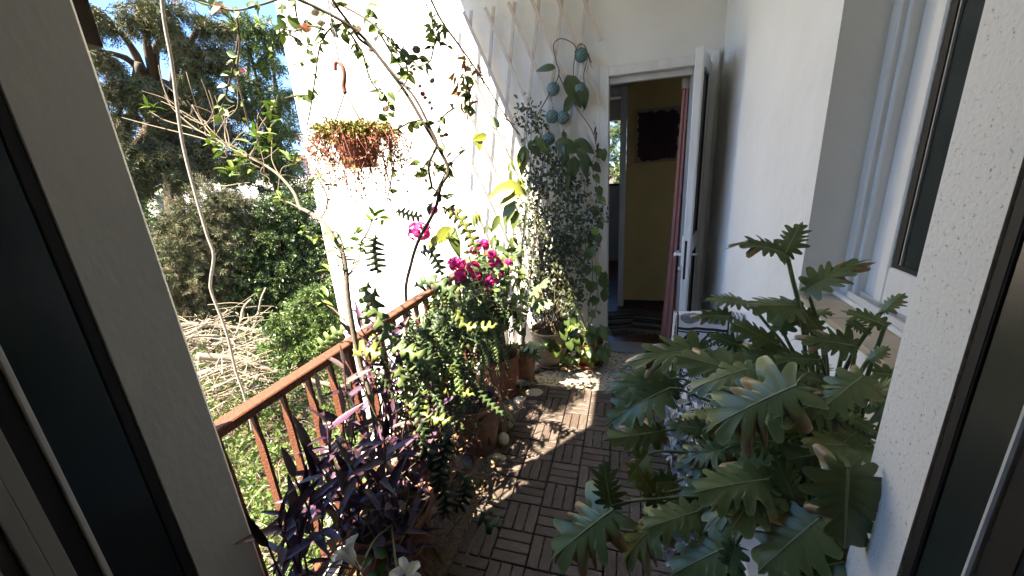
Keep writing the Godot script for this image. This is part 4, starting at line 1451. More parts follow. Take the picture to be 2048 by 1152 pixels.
# ---------------------------------------------------------------- leggy shrub with fresh green leaves
func build_shrub() -> void:
	var o := thing("leggy_shrub", Vector3(-0.98, 0.26, -1.2), "leggy grey-stemmed shrub with fresh green leaves leaning out over the railing", "shrub")
	var g := Geo.new()
	g.tube(smooth(PackedVector3Array([Vector3(-0.96, 0.4708, -1.1148), Vector3(-0.97, 0.6968, -1.1306), Vector3(-1, 0.8414, -1.148), Vector3(-1, 1.0138, -1.1448), Vector3(-1, 1.1323, -1.1522), Vector3(-1, 1.2254, -1.1671), Vector3(-1.01, 1.2888, -1.1809)]), 8), 0.0115, 0.0085, 9, 0.08)
	var stem := PackedVector3Array([Vector3(-1.0092, 1.289, -1.18), Vector3(-1.0658, 1.3669, -1.2), Vector3(-1.1183, 1.4103, -1.22), Vector3(-1.2079, 1.4438, -1.25), Vector3(-1.2392, 1.4535, -1.26), Vector3(-1.292, 1.5109, -1.3), Vector3(-1.3846, 1.5791, -1.34), Vector3(-1.4924, 1.6294, -1.38), Vector3(-1.6093, 1.6685, -1.42), Vector3(-1.7569, 1.7229, -1.46), Vector3(-1.8809, 1.7784, -1.5), Vector3(-1.9537, 1.8416, -1.52), Vector3(-2.0306, 1.9408, -1.55)])
	g.tube(smooth(stem, 6), 0.0085, 0.0022, 7, 0.06)
	part(o, "trunk", g, M.grey_bark)
	var b := Geo.new()
	var twigs := [
		PackedVector3Array([Vector3(-1.1183, 1.4103, -1.22), Vector3(-1.1181, 1.4396, -1.26), Vector3(-1.0997, 1.4861, -1.26), Vector3(-1.119, 1.548, -1.26), Vector3(-1.1453, 1.5805, -1.26)]), PackedVector3Array([Vector3(-1.0152, 1.2943, -1.2), Vector3(-1.029, 1.3512, -1.2), Vector3(-1.0479, 1.3665, -1.2)]), PackedVector3Array([Vector3(-1.6093, 1.6685, -1.42), Vector3(-1.5474, 1.7261, -1.42), Vector3(-1.5146, 1.7838, -1.42), Vector3(-1.4173, 1.8524, -1.42), Vector3(-1.383, 1.8959, -1.42)]),
		PackedVector3Array([Vector3(-1.7569, 1.7229, -1.46), Vector3(-1.68, 1.7701, -1.46), Vector3(-1.6401, 1.7835, -1.46)]), PackedVector3Array([Vector3(-1.8809, 1.7784, -1.5), Vector3(-1.9633, 1.8142, -1.5), Vector3(-2.0387, 1.8698, -1.5), Vector3(-2.0956, 1.9303, -1.5), Vector3(-2.1202, 1.9873, -1.5)]), PackedVector3Array([Vector3(-1.805, 1.7279, -1.5), Vector3(-1.9458, 1.777, -1.5), Vector3(-2.0943, 1.8187, -1.5), Vector3(-2.2795, 1.8693, -1.5), Vector3(-2.4545, 1.9202, -1.5)]),
		PackedVector3Array([Vector3(-1.9895, 1.8179, -1.52), Vector3(-2.077, 1.8481, -1.52), Vector3(-2.1974, 1.8864, -1.52), Vector3(-2.2802, 1.9354, -1.52)]), PackedVector3Array([Vector3(-2.1654, 1.9433, -1.55), Vector3(-2.1811, 2.0234, -1.55), Vector3(-2.1785, 2.0889, -1.55), Vector3(-2.1725, 2.1312, -1.55)]), PackedVector3Array([Vector3(-1.928, 1.8376, -1.5), Vector3(-1.8827, 1.8552, -1.5), Vector3(-1.8385, 1.9044, -1.5), Vector3(-1.8408, 1.9778, -1.5)]), PackedVector3Array([Vector3(-1.8163, 1.7399, -1.5), Vector3(-1.8, 1.826, -1.5), Vector3(-1.775, 1.877, -1.5)]),
		PackedVector3Array([Vector3(-1.2785, 1.4508, -1.3), Vector3(-1.3469, 1.4795, -1.3), Vector3(-1.3959, 1.4896, -1.3)]), PackedVector3Array([Vector3(-1.9698, 1.565, -1.5), Vector3(-1.9002, 1.5567, -1.5), Vector3(-1.8174, 1.5619, -1.5), Vector3(-1.7375, 1.5646, -1.5)]), PackedVector3Array([Vector3(-1.0264, 1.2847, -1.2), Vector3(-1.1175, 1.3432, -1.2), Vector3(-1.1762, 1.3691, -1.2)]), PackedVector3Array([Vector3(-1.0347, 1.0306, -1.15), Vector3(-1.0754, 1.0742, -1.15), Vector3(-1.1087, 1.1097, -1.15)]),
		PackedVector3Array([Vector3(-1.0244, 1.1825, -1.18), Vector3(-0.982, 1.2222, -1.18), Vector3(-0.9452, 1.2606, -1.18), Vector3(-0.923, 1.3255, -1.18)]), PackedVector3Array([Vector3(-1.0132, 1.2122, -1.18), Vector3(-1.0427, 1.2411, -1.18), Vector3(-1.0932, 1.231, -1.18)]), PackedVector3Array([Vector3(-0.9386, 1.3219, -1.2), Vector3(-0.9033, 1.3582, -1.2), Vector3(-0.8734, 1.4025, -1.2), Vector3(-0.8638, 1.4199, -1.2)]), PackedVector3Array([Vector3(-1.031, 0.9016, -1.2), Vector3(-1.0627, 0.9768, -1.2), Vector3(-1.1086, 1.0395, -1.2), Vector3(-1.1499, 1.07, -1.2)])]
	var tw := tri_mat(0.20, 0.16, 0.115, 0.9, noise_tex(0.04, Color(0.6, 0.6, 0.6), Color(1, 1, 1), 128), Vector3(20, 20, 20))
	tubes(o, "branch", twigs, 0.0038, 0.0018, tw)
	# bare twigs against the sky
	for k in 34:
		var a: Vector3 = stem[6 + k % 7]
		var e := a + Vector3(rf(-0.28, 0.10), rf(-0.10, 0.30), rf(-0.25, 0.1))
		b.tube(smooth(PackedVector3Array([a, a.lerp(e, 0.35) + rv() * 0.022, a.lerp(e, 0.7) + rv() * 0.03, e]), 4), 0.0026, 0.0013, 4)
	part(o, "twigs", b, tw, "stuff")
	var mats := [leaf_mat(0.13, 0.23, 0.03, 0.6, 0.5), leaf_mat(0.10, 0.18, 0.03, 0.6, 0.5), leaf_mat(0.17, 0.23, 0.035, 0.6, 0.5)]
	var shapes := [leaf_mesh(0.36, 0.35, 0.18, 5, 0.8), leaf_mesh(0.30, 0.5, 0.35, 5, 0.8)]
	var xfs := []
	# sprays of leaves at these places
	var spots := PackedVector3Array([Vector3(-1.5026, 1.7516, -1.4), Vector3(-1.4854, 1.7203, -1.4), Vector3(-1.556, 1.7158, -1.4), Vector3(-1.4548, 1.6879, -1.4), Vector3(-1.597, 1.6778, -1.4), Vector3(-1.6881, 1.6249, -1.4), Vector3(-1.6645, 1.6085, -1.4), Vector3(-1.6322, 1.6342, -1.4), Vector3(-1.6991, 1.6106, -1.4), Vector3(-1.4233, 1.8317, -1.4), Vector3(-1.4549, 1.8157, -1.4), Vector3(-1.3945, 1.8571, -1.4), Vector3(-1.3809, 1.7991, -1.4), Vector3(-1.3787, 1.6462, -1.4), Vector3(-1.3499, 1.6362, -1.4), Vector3(-1.4799, 2.0647, -1.7), Vector3(-1.6561, 2.2682, -1.7), Vector3(-1.6339, 2.1474, -1.7), Vector3(-2.2329, 1.9442, -1.5), Vector3(-2.2194, 1.9361, -1.5), Vector3(-1.7671, 1.7322, -1.4), Vector3(-1.7155, 1.7115, -1.4), Vector3(-1.7778, 1.7435, -1.4), Vector3(-1.3842, 1.4851, -1.3), Vector3(-1.3556, 1.4939, -1.3), Vector3(-1.3774, 1.4646, -1.3), Vector3(-1.1386, 1.5436, -1.26), Vector3(-1.1158, 1.5606, -1.26), Vector3(-1.1053, 1.5289, -1.26), Vector3(-1.1467, 1.5125, -1.26), Vector3(-1.1942, 1.3637, -1.2), Vector3(-1.1741, 1.3767, -1.2), Vector3(-1.1199, 1.3336, -1.2), Vector3(-1.0967, 1.3524, -1.2), Vector3(-1.0505, 1.3553, -1.2), Vector3(-1.0469, 1.3326, -1.2), Vector3(-0.9398, 1.3163, -1.2), Vector3(-0.9446, 1.335, -1.2), Vector3(-0.8741, 1.3989, -1.2), Vector3(-0.8617, 1.4092, -1.2), Vector3(-0.867, 1.3955, -1.25), Vector3(-1.0068, 1.2605, -1.18), Vector3(-0.991, 1.2317, -1.18), Vector3(-1.0204, 1.2985, -1.18), Vector3(-1.0956, 1.2212, -1.18), Vector3(-1.1077, 1.1138, -1.15), Vector3(-1.0244, 1.1825, -1.18), Vector3(-0.9708, 1.294, -1.2), Vector3(-0.9479, 1.3498, -1.2), Vector3(-1.5242, 1.7693, -1.4), Vector3(-1.4503, 1.7629, -1.4), Vector3(-1.6462, 1.6604, -1.4), Vector3(-1.8032, 1.6044, -1.45), Vector3(-1.7487, 1.7112, -1.45), Vector3(-1.5815, 1.6141, -1.4)])
	for s in spots:
		for k in rng.randi_range(3, 5):
			var dir := Vector3(rf(-1, 1), rf(-0.2, 0.9), rf(-1, 1))
			xfs.append(leaf_xf(s + rv() * 0.012, dir, Vector3.UP + rv() * 0.5, rf(0.032, 0.062)))
	leaves(o, "leaf", shapes, mats, xfs, 300)


# ---------------------------------------------------------------- climbing rose
func build_rose() -> void:
	var o := thing("climbing_rose", Vector3(-0.83, 0.27, -1.78), "climbing rose with long dark arching canes against the white wall", "rose")
	var canes := [
		PackedVector3Array([Vector3(-1.4266, 2.3297, -1.5), Vector3(-1.3293, 2.2763, -1.55), Vector3(-1.2477, 2.2336, -1.6), Vector3(-1.1664, 2.1842, -1.64), Vector3(-1.1081, 2.125, -1.68), Vector3(-1.0299, 2.0089, -1.7), Vector3(-0.9602, 1.8938, -1.72), Vector3(-0.8913, 1.7623, -1.72), Vector3(-0.8306, 1.6504, -1.72), Vector3(-0.7969, 1.5559, -1.72), Vector3(-0.8461, 1.4911, -1.72), Vector3(-0.9026, 1.3791, -1.74), Vector3(-1.0239, 1.229, -1.76), Vector3(-1.1036, 1.0915, -1.78), Vector3(-1.1616, 0.9209, -1.78), Vector3(-1.1472, 0.6508, -1.78), Vector3(-1.0678, 0.3009, -1.78)]),
		PackedVector3Array([Vector3(-1.2032, 2.3107, -1.6), Vector3(-1.1816, 2.2438, -1.62), Vector3(-1.1571, 2.183, -1.66), Vector3(-1.133, 2.1284, -1.68), Vector3(-1.0913, 2.0892, -1.7), Vector3(-0.9978, 1.9753, -1.7), Vector3(-0.9137, 1.8758, -1.7), Vector3(-0.8536, 1.7406, -1.7), Vector3(-0.833, 1.6714, -1.7), Vector3(-0.8849, 1.5883, -1.7), Vector3(-0.9032, 1.4929, -1.74)]),
		PackedVector3Array([Vector3(-0.7767, 2.287, -1.6), Vector3(-0.7549, 2.1579, -1.7), Vector3(-0.7383, 2.0891, -1.85), Vector3(-0.7071, 1.9962, -2), Vector3(-0.6519, 1.831, -2.2), Vector3(-0.6127, 1.7349, -2.35)])]
	var g := Geo.new()
	for k in 3:
		tubes(o, "cane", [canes[k]], [0.0062, 0.0055, 0.004][k], [0.009, 0.006, 0.003][k], M.cane, 6, 7, 0.05)
	g = Geo.new()
	var sides := [
		PackedVector3Array([Vector3(-1.2174, 2.2768, -1.66), Vector3(-1.1014, 2.2077, -1.66), Vector3(-1.0265, 2.1508, -1.66), Vector3(-0.9544, 2.0799, -1.66), Vector3(-0.8914, 2.0269, -1.66), Vector3(-0.8238, 2.007, -1.66)]), PackedVector3Array([Vector3(-1.1806, 2.192, -1.66), Vector3(-1.2615, 2.1795, -1.66), Vector3(-1.3304, 2.1177, -1.66), Vector3(-1.3791, 2.0136, -1.66), Vector3(-1.4416, 1.8836, -1.66), Vector3(-1.4815, 1.8105, -1.66)]), PackedVector3Array([Vector3(-1.288, 2.1795, -1.66), Vector3(-1.362, 2.2056, -1.66), Vector3(-1.4467, 2.1986, -1.66), Vector3(-1.5242, 2.2236, -1.66)]),
		PackedVector3Array([Vector3(-1.0425, 2.1455, -1.7), Vector3(-1.0056, 2.0738, -1.7), Vector3(-0.9667, 2.0108, -1.7), Vector3(-0.9396, 1.9486, -1.7)]), PackedVector3Array([Vector3(-1.1919, 2.1669, -1.7), Vector3(-1.1444, 2.0826, -1.7), Vector3(-1.129, 1.991, -1.7), Vector3(-1.1027, 1.9372, -1.7), Vector3(-1.0622, 1.9019, -1.7), Vector3(-1.0341, 1.841, -1.7)]), PackedVector3Array([Vector3(-0.9797, 2.0799, -1.7), Vector3(-0.9387, 2.0304, -1.7), Vector3(-0.9325, 1.9773, -1.7), Vector3(-0.9485, 1.9398, -1.7), Vector3(-0.9972, 1.9051, -1.7)]),
		PackedVector3Array([Vector3(-1.4265, 2.3394, -1.68), Vector3(-1.4366, 2.2842, -1.68), Vector3(-1.4335, 2.2354, -1.68), Vector3(-1.4101, 2.1987, -1.68)]), PackedVector3Array([Vector3(-1.5466, 2.2184, -1.68), Vector3(-1.4711, 2.1817, -1.68), Vector3(-1.4256, 2.1414, -1.68), Vector3(-1.3712, 2.0818, -1.68)]), PackedVector3Array([Vector3(-0.8209, 1.6491, -1.7), Vector3(-0.8794, 1.77, -1.7), Vector3(-0.9324, 1.7538, -1.7)]), PackedVector3Array([Vector3(-0.8153, 1.561, -1.75), Vector3(-0.8666, 1.5868, -1.75), Vector3(-0.9078, 1.6122, -1.75), Vector3(-0.9583, 1.5583, -1.75)]),
		PackedVector3Array([Vector3(-1.0822, 1.7488, -1.75), Vector3(-0.9824, 1.7838, -1.75), Vector3(-0.9165, 1.7885, -1.75)]), PackedVector3Array([Vector3(-1.0842, 1.7378, -1.75), Vector3(-1.1137, 1.6493, -1.75), Vector3(-1.1141, 1.5676, -1.75), Vector3(-1.1661, 1.4371, -1.75)]), PackedVector3Array([Vector3(-0.893, 1.4502, -1.74), Vector3(-0.8446, 1.5175, -1.74), Vector3(-0.7978, 1.5824, -1.74), Vector3(-0.7817, 1.6518, -1.9)]), PackedVector3Array([Vector3(-0.82, 2.1165, -1.9), Vector3(-0.8565, 2.1317, -1.9), Vector3(-0.8816, 2.1761, -1.9), Vector3(-0.8846, 2.2666, -1.9)]), PackedVector3Array([Vector3(-0.8238, 2.1879, -1.9), Vector3(-0.8755, 2.1446, -1.9), Vector3(-0.9123, 2.0663, -1.9), Vector3(-0.946, 2.0536, -1.9)]),
		PackedVector3Array([Vector3(-0.9934, 2.0826, -1.85), Vector3(-0.9674, 2.0459, -1.85), Vector3(-0.9498, 2.0228, -1.85)]), PackedVector3Array([Vector3(-0.9085, 1.4932, -1.74), Vector3(-0.8417, 1.4362, -1.74), Vector3(-0.8018, 1.4415, -1.74)]), PackedVector3Array([Vector3(-1.4648, 1.9426, -1.68), Vector3(-1.5377, 1.9461, -1.68), Vector3(-1.5986, 1.9439, -1.68)]), PackedVector3Array([Vector3(-0.813, 1.8489, -1.9), Vector3(-0.8846, 1.8109, -1.9), Vector3(-0.9069, 1.7438, -1.9), Vector3(-0.8899, 1.6599, -1.9)]), PackedVector3Array([Vector3(-0.7463, 1.9824, -1.9), Vector3(-0.7299, 1.8951, -1.9), Vector3(-0.754, 1.7873, -1.9)]), PackedVector3Array([Vector3(-1.4789, 2.1362, -1.4), Vector3(-1.5397, 2.0391, -1.4), Vector3(-1.6176, 1.9374, -1.4), Vector3(-1.6934, 1.8482, -1.4)]), PackedVector3Array([Vector3(-1.2108, 2.2098, -1.4), Vector3(-1.3562, 2.2012, -1.4), Vector3(-1.4805, 2.2042, -1.4), Vector3(-1.5982, 2.2394, -1.4), Vector3(-1.74, 2.2928, -1.4)]), PackedVector3Array([Vector3(-1.4805, 2.2042, -1.4), Vector3(-1.4905, 2.1033, -1.4), Vector3(-1.5455, 1.9852, -1.4), Vector3(-1.5495, 1.873, -1.4), Vector3(-1.5498, 1.7755, -1.4)])]
	tubes(o, "shoot", sides, 0.0046, 0.0030, mat(0.045, 0.030, 0.018, 0.7))
	# thorns
	g = Geo.new()
	for k in 3:
		var p: PackedVector3Array = smooth(canes[k], 6)
		for i in range(4, p.size() - 2, 3):
			g.tube(PackedVector3Array([p[i], p[i] + Vector3(rf(-1, 1), rf(-0.6, 0.2), rf(-1, 1)).normalized() * 0.014]), 0.0022, 0.0002, 4)
	part(o, "thorns", g, M.cane, "stuff")
	var mats := [leaf_mat(0.085, 0.14, 0.028, 0.6, 0.45), leaf_mat(0.055, 0.095, 0.022, 0.5, 0.45), leaf_mat(0.15, 0.20, 0.035, 0.7, 0.45)]
	var shapes := [leaf_mesh(0.62, 0.3, 0.12, 5, 0.72), leaf_mesh(0.52, 0.5, 0.25, 5, 0.75)]
	var xfs := []
	for t in sides:
		var p := smooth(t, 5)
		for i in range(1, p.size(), 2):
			if rng.randf() < 0.8:
				for k in rng.randi_range(1, 3):
					xfs.append(leaf_xf(p[i] + rv() * 0.006, Vector3(rf(-1, 1), rf(-0.9, 0.4), rf(-1, 1)), Vector3(0, 0.5, 1) + rv() * 0.8, rf(0.028, 0.056)))
	for s in PackedVector3Array([Vector3(-1.1817, 2.2131, -1.7), Vector3(-1.15, 2.18, -1.7), Vector3(-1.3266, 2.2733, -1.7), Vector3(-1.2945, 2.2397, -1.7), Vector3(-1.2883, 2.2099, -1.7), Vector3(-1.0667, 2.2144, -1.7), Vector3(-1.0857, 2.245, -1.7), Vector3(-1.0435, 2.14, -1.7), Vector3(-1.0039, 2.0832, -1.7), Vector3(-0.9635, 2.0298, -1.7), Vector3(-1.0622, 1.9019, -1.7), Vector3(-1.0549, 1.8702, -1.7), Vector3(-1.185, 2.1018, -1.7), Vector3(-1.2187, 2.165, -1.7), Vector3(-1.3889, 2.2442, -1.7), Vector3(-1.5135, 2.3023, -1.7), Vector3(-1.1014, 1.833, -1.7), Vector3(-1.0968, 1.8006, -1.7), Vector3(-1.0484, 1.8341, -1.7), Vector3(-1.4016, 2.2054, -1.5), Vector3(-1.4504, 2.2567, -1.5), Vector3(-1.4116, 2.1585, -1.7), Vector3(-1.3551, 2.1606, -1.7), Vector3(-0.9482, 2.047, -1.7), Vector3(-0.7782, 2.1723, -1.8), Vector3(-0.847, 2.1635, -1.8), Vector3(-0.849, 1.6568, -1.9), Vector3(-0.8733, 1.6823, -1.9), Vector3(-0.9087, 1.419, -1.7), Vector3(-0.9415, 1.592, -1.7), Vector3(-0.9254, 1.5417, -1.7), Vector3(-0.8545, 1.5863, -1.7)]):
		for k in rng.randi_range(2, 4):
			xfs.append(leaf_xf(s + rv() * 0.016, Vector3(rf(-1, 1), rf(-0.9, 0.5), rf(-1, 1)), Vector3(0, 0.5, 1) + rv() * 0.8, rf(0.030, 0.060)))
	leaves(o, "leaf", shapes, mats, xfs, 300)
	# blooms: apricot ones catching the light, faded ones, small pink buds
	var ap := petal_mat(0.62, 0.27, 0.185, 0.5)
	var pale := petal_mat(0.50, 0.42, 0.36, 0.6)
	var pink := petal_mat(0.48, 0.15, 0.20, 0.6)
	var bl := [[Vector3(-1.3874, 2.1823, -1.66), 0.026, ap], [Vector3(-1.5905, 2.2333, -1.45), 0.022, ap], [Vector3(-1.5635, 2.2186, -1.45), 0.018, ap], [Vector3(-1.7389, 2.2823, -1.4), 0.026, ap], [Vector3(-1.6174, 2.0202, -1.5), 0.012, pink], [Vector3(-1.3111, 2.236, -1.66), 0.020, pale], [Vector3(-1.2972, 2.1961, -1.66), 0.016, pale], [Vector3(-1.1219, 2.1572, -1.68), 0.016, pale], [Vector3(-1.2232, 2.2521, -1.66), 0.018, pale], [Vector3(-0.9032, 2.0641, -1.75), 0.018, pale], [Vector3(-1.0911, 2.0775, -1.7), 0.014, pale], [Vector3(-1.0737, 1.8388, -1.72), 0.016, pale], [Vector3(-0.9242, 1.9918, -1.75), 0.010, pink], [Vector3(-0.9277, 1.9335, -1.8), 0.011, pink], [Vector3(-0.922, 1.9013, -1.8), 0.012, pink], [Vector3(-0.9119, 1.8811, -1.8), 0.011, pink], [Vector3(-0.889, 1.8596, -1.8), 0.010, pale], [Vector3(-0.8791, 1.8372, -1.8), 0.010, pink], [Vector3(-0.8506, 1.7198, -1.85), 0.011, pink], [Vector3(-0.8856, 1.9581, -1.85), 0.014, pale]]
	for q in bl:
		bloom(o, "rose_bloom", q[0], q[1] * 1.35, q[2])
	# shrivelled tan leaves caught in the top of it
	var dry := []
	for s in PackedVector3Array([Vector3(-0.8434, 2.1101, -2.2), Vector3(-0.8308, 2.0917, -2.2), Vector3(-0.8098, 2.0699, -2.2), Vector3(-0.8787, 2.0539, -2.2), Vector3(-0.868, 2.0158, -2.2), Vector3(-0.8256, 1.9986, -2.2), Vector3(-0.8007, 2.0446, -2.2), Vector3(-0.9135, 2.0087, -2.2), Vector3(-0.895, 1.9866, -2.2), Vector3(-0.9374, 2.061, -2.2), Vector3(-0.8549, 1.9144, -2.2), Vector3(-0.8805, 1.8992, -2.2), Vector3(-0.8418, 1.9257, -2.2), Vector3(-0.7745, 2.0775, -2.2)]):
		for k in 3:
			dry.append(leaf_xf(s + rv() * 0.02, rv() + Vector3(0, -0.7, 0), rv(), rf(0.035, 0.065), rf(0.5, 0.9)))
	leaves(o, "dry_leaf", [leaf_mesh(0.5, 0.9, 0.7, 6, 0.8, 0.0, 0.05)], [leaf_mat(0.40, 0.23, 0.08, 0.6, 0.8), leaf_mat(0.32, 0.18, 0.07, 0.5, 0.8)], dry)


var bloom_meshes := {}


# a cupped ball of petals
func bloom(parent: Node3D, called: String, at: Vector3, r: float, m: Material) -> void:
	if not bloom_meshes.has("x"):
		var pet := leaf_mesh(1.0, 0.35, -0.45, 4, 0.9)
		var st := SurfaceTool.new()
		var n := 0
		for ring in 3:
			for k in 5 + ring:
				var a := TAU * k / (5 + ring) + ring * 0.5
				var out: float = [0.25, 0.7, 1.3][ring]
				var dir := Vector3(cos(a) * out, 1.0 - ring * 0.25, sin(a) * out)
				st.append_from(pet, 0, leaf_xf(Vector3(cos(a), 0, sin(a)) * 0.08, dir, Vector3(-cos(a), 0.5, -sin(a)), 1.0))
				n += 1
		bloom_meshes.x = st.commit()
	var ax := (Vector3(rf(-0.5, 0.8), rf(0.2, 1.0), rf(0.1, 1.0))).normalized()
	place(parent, called, bloom_meshes.x, m, Transform3D(Basis(Quaternion(Vector3.UP, ax)).scaled(Vector3.ONE * r), at))


# ---------------------------------------------------------------- hanging basket
func build_basket() -> void:
	var c := Vector3(-1.2869, 1.6852, -1.75)
	var o := thing("hanging_basket", c + Vector3(0, -0.09, 0), "brown hanging pot spilling red-stemmed sedum in front of the white wall", "hanging basket")
	var at := c + Vector3(0.0, -0.085, 0)
	var g := Geo.new()
	g.lathe([Vector2(0.001, 0.0), Vector2(0.075, 0.0), Vector2(0.075, 0.0), Vector2(0.095, 0.07), Vector2(0.118, 0.135), Vector2(0.118, 0.135), Vector2(0.126, 0.138), Vector2(0.126, 0.150), Vector2(0.116, 0.150), Vector2(0.110, 0.12)], 32, at)
	part(o, "pot", g, mat(0.23, 0.075, 0.04, 0.5))
	part(o, "soil", soil_geo(0.112, at + Vector3(0, 0.13, 0)), M.soil)
	var top := Vector3(-1.3056, 1.9442, -1.75)
	g = Geo.new()
	for k in 3:
		var a := 0.5 + TAU * k / 3.0
		g.tube(PackedVector3Array([at + Vector3(cos(a) * 0.12, 0.145, sin(a) * 0.12), top + Vector3(0, 0.004, 0)]), 0.0034, 0.0034, 6)
	part(o, "hanger_cords", g, mat(0.06, 0.035, 0.025, 0.6))
	g = Geo.new()
	g.tube(smooth(PackedVector3Array([top, top + Vector3(-0.002, 0.03, 0), top + Vector3(0.012, 0.07, 0), top + Vector3(0.012, 0.105, 0), top + Vector3(-0.006, 0.132, 0), top + Vector3(-0.026, 0.128, 0), top + Vector3(-0.032, 0.10, 0)]), 5), 0.0105, 0.008, 8)
	part(o, "hook", g, mat(0.20, 0.07, 0.04, 0.45))
	g = Geo.new()
	var hk := top + Vector3(-0.004, 0.136, 0)
	g.tube(PackedVector3Array([hk, hk + Vector3(-0.003, 0.12, 0)]), 0.0032, 0.0032, 5)
	g.tube(PackedVector3Array([hk + Vector3(-0.003, 0.12, 0), Vector3(hk.x + 0.006, 3.07, hk.z)]), 0.0032, 0.0032, 5)
	g.tube(PackedVector3Array([hk + Vector3(-0.009, 0.10, 0), hk + Vector3(0.004, 0.13, 0), hk + Vector3(0.010, 0.10, 0)]), 0.0032, 0.0032, 5)
	part(o, "wire", g, M.wire)
	# sedum: trailing stems with small fat leaves
	var stems := Geo.new()
	var crown := []
	var trail := []
	for k in 300:
		var a := rf(0, TAU)
		var r := sqrt(rng.randf()) * 0.125
		var s := at + Vector3(cos(a) * r, 0.14, sin(a) * r)
		var out := Vector3(cos(a), 0, sin(a)).rotated(Vector3.UP, rf(-0.5, 0.5))
		var hang := maxf(0.0, rf(-0.06, 0.30)) * rf(0.5, 1.3) if r > 0.06 else 0.0
		var p := PackedVector3Array([s, s + out * rf(0.02, 0.07) + Vector3(0, rf(0.015, 0.065), 0)])
		if hang > 0.02:
			var e := at + out * rf(0.13, 0.25) + Vector3(0, 0.15 - hang * rf(0.2, 0.6), 0)
			p.append(e)
			p.append(e + Vector3(rf(-0.06, 0.06), -hang * rf(0.3, 0.7), rf(-0.06, 0.06)))
		p = smooth(jitter(p, 0.006), 5)
		stems.tube(p, 0.0017, 0.0011, 4)
		for i in range(2, p.size()):
			for j in (4 if i < 8 else (2 if rng.randf() < 0.45 or i > p.size() - 4 else 0)):
				var x := leaf_xf(p[i] + rv() * 0.006, rv() + Vector3(0, 0.5, 0), rv(), rf(0.010, 0.019))
				if i < 9 and rng.randf() < 0.8 or rng.randf() < 0.15:
					crown.append(x)
				else:
					trail.append(x)
	part(o, "stems", stems, mat(0.24, 0.06, 0.05, 0.6), "stuff")
	var fat := leaf_mesh(0.6, -0.3, 0.1, 4, 0.9)
	many(o, "green_leaves", fat, leaf_mat(0.21, 0.24, 0.045, 0.5, 0.5), crown)
	many(o, "red_leaves", fat, leaf_mat(0.27, 0.125, 0.075, 0.4, 0.5), trail)
	# a few long bare roots and one ivy tip
	g = Geo.new()
	for k in 26:
		var a := rf(0, TAU)
		var s := at + Vector3(cos(a) * 0.12, rf(-0.02, 0.1), sin(a) * 0.12)
		g.tube(smooth(PackedVector3Array([s, s + Vector3(rf(-0.04, 0.04), -0.1, rf(-0.04, 0.04)), s + Vector3(rf(-0.06, 0.06), rf(-0.34, -0.16), rf(-0.05, 0.05))]), 4), 0.0019, 0.0013, 4)
	g.tube(smooth(PackedVector3Array([Vector3(-1.0969, 1.7434, -1.75), Vector3(-1.0551, 1.668, -1.75), Vector3(-1.0191, 1.638, -1.75), Vector3(-0.979, 1.6352, -1.75)]), 4), 0.0014, 0.001, 4)
	g.tube(smooth(PackedVector3Array([Vector3(-1.0677, 1.7542, -1.75), Vector3(-1.0089, 1.7841, -1.75), Vector3(-0.943, 1.7845, -1.75)]), 4), 0.0014, 0.001, 4)
	part(o, "roots", g, mat(0.09, 0.05, 0.035, 0.8), "stuff")
	# it hangs nearer the door than it was laid out, and is that much smaller
	o.position = Vector3(-1.1031, 1.6645, -1.5) + Vector3(0, -0.077, 0)
	o.scale = Vector3.ONE * 0.857


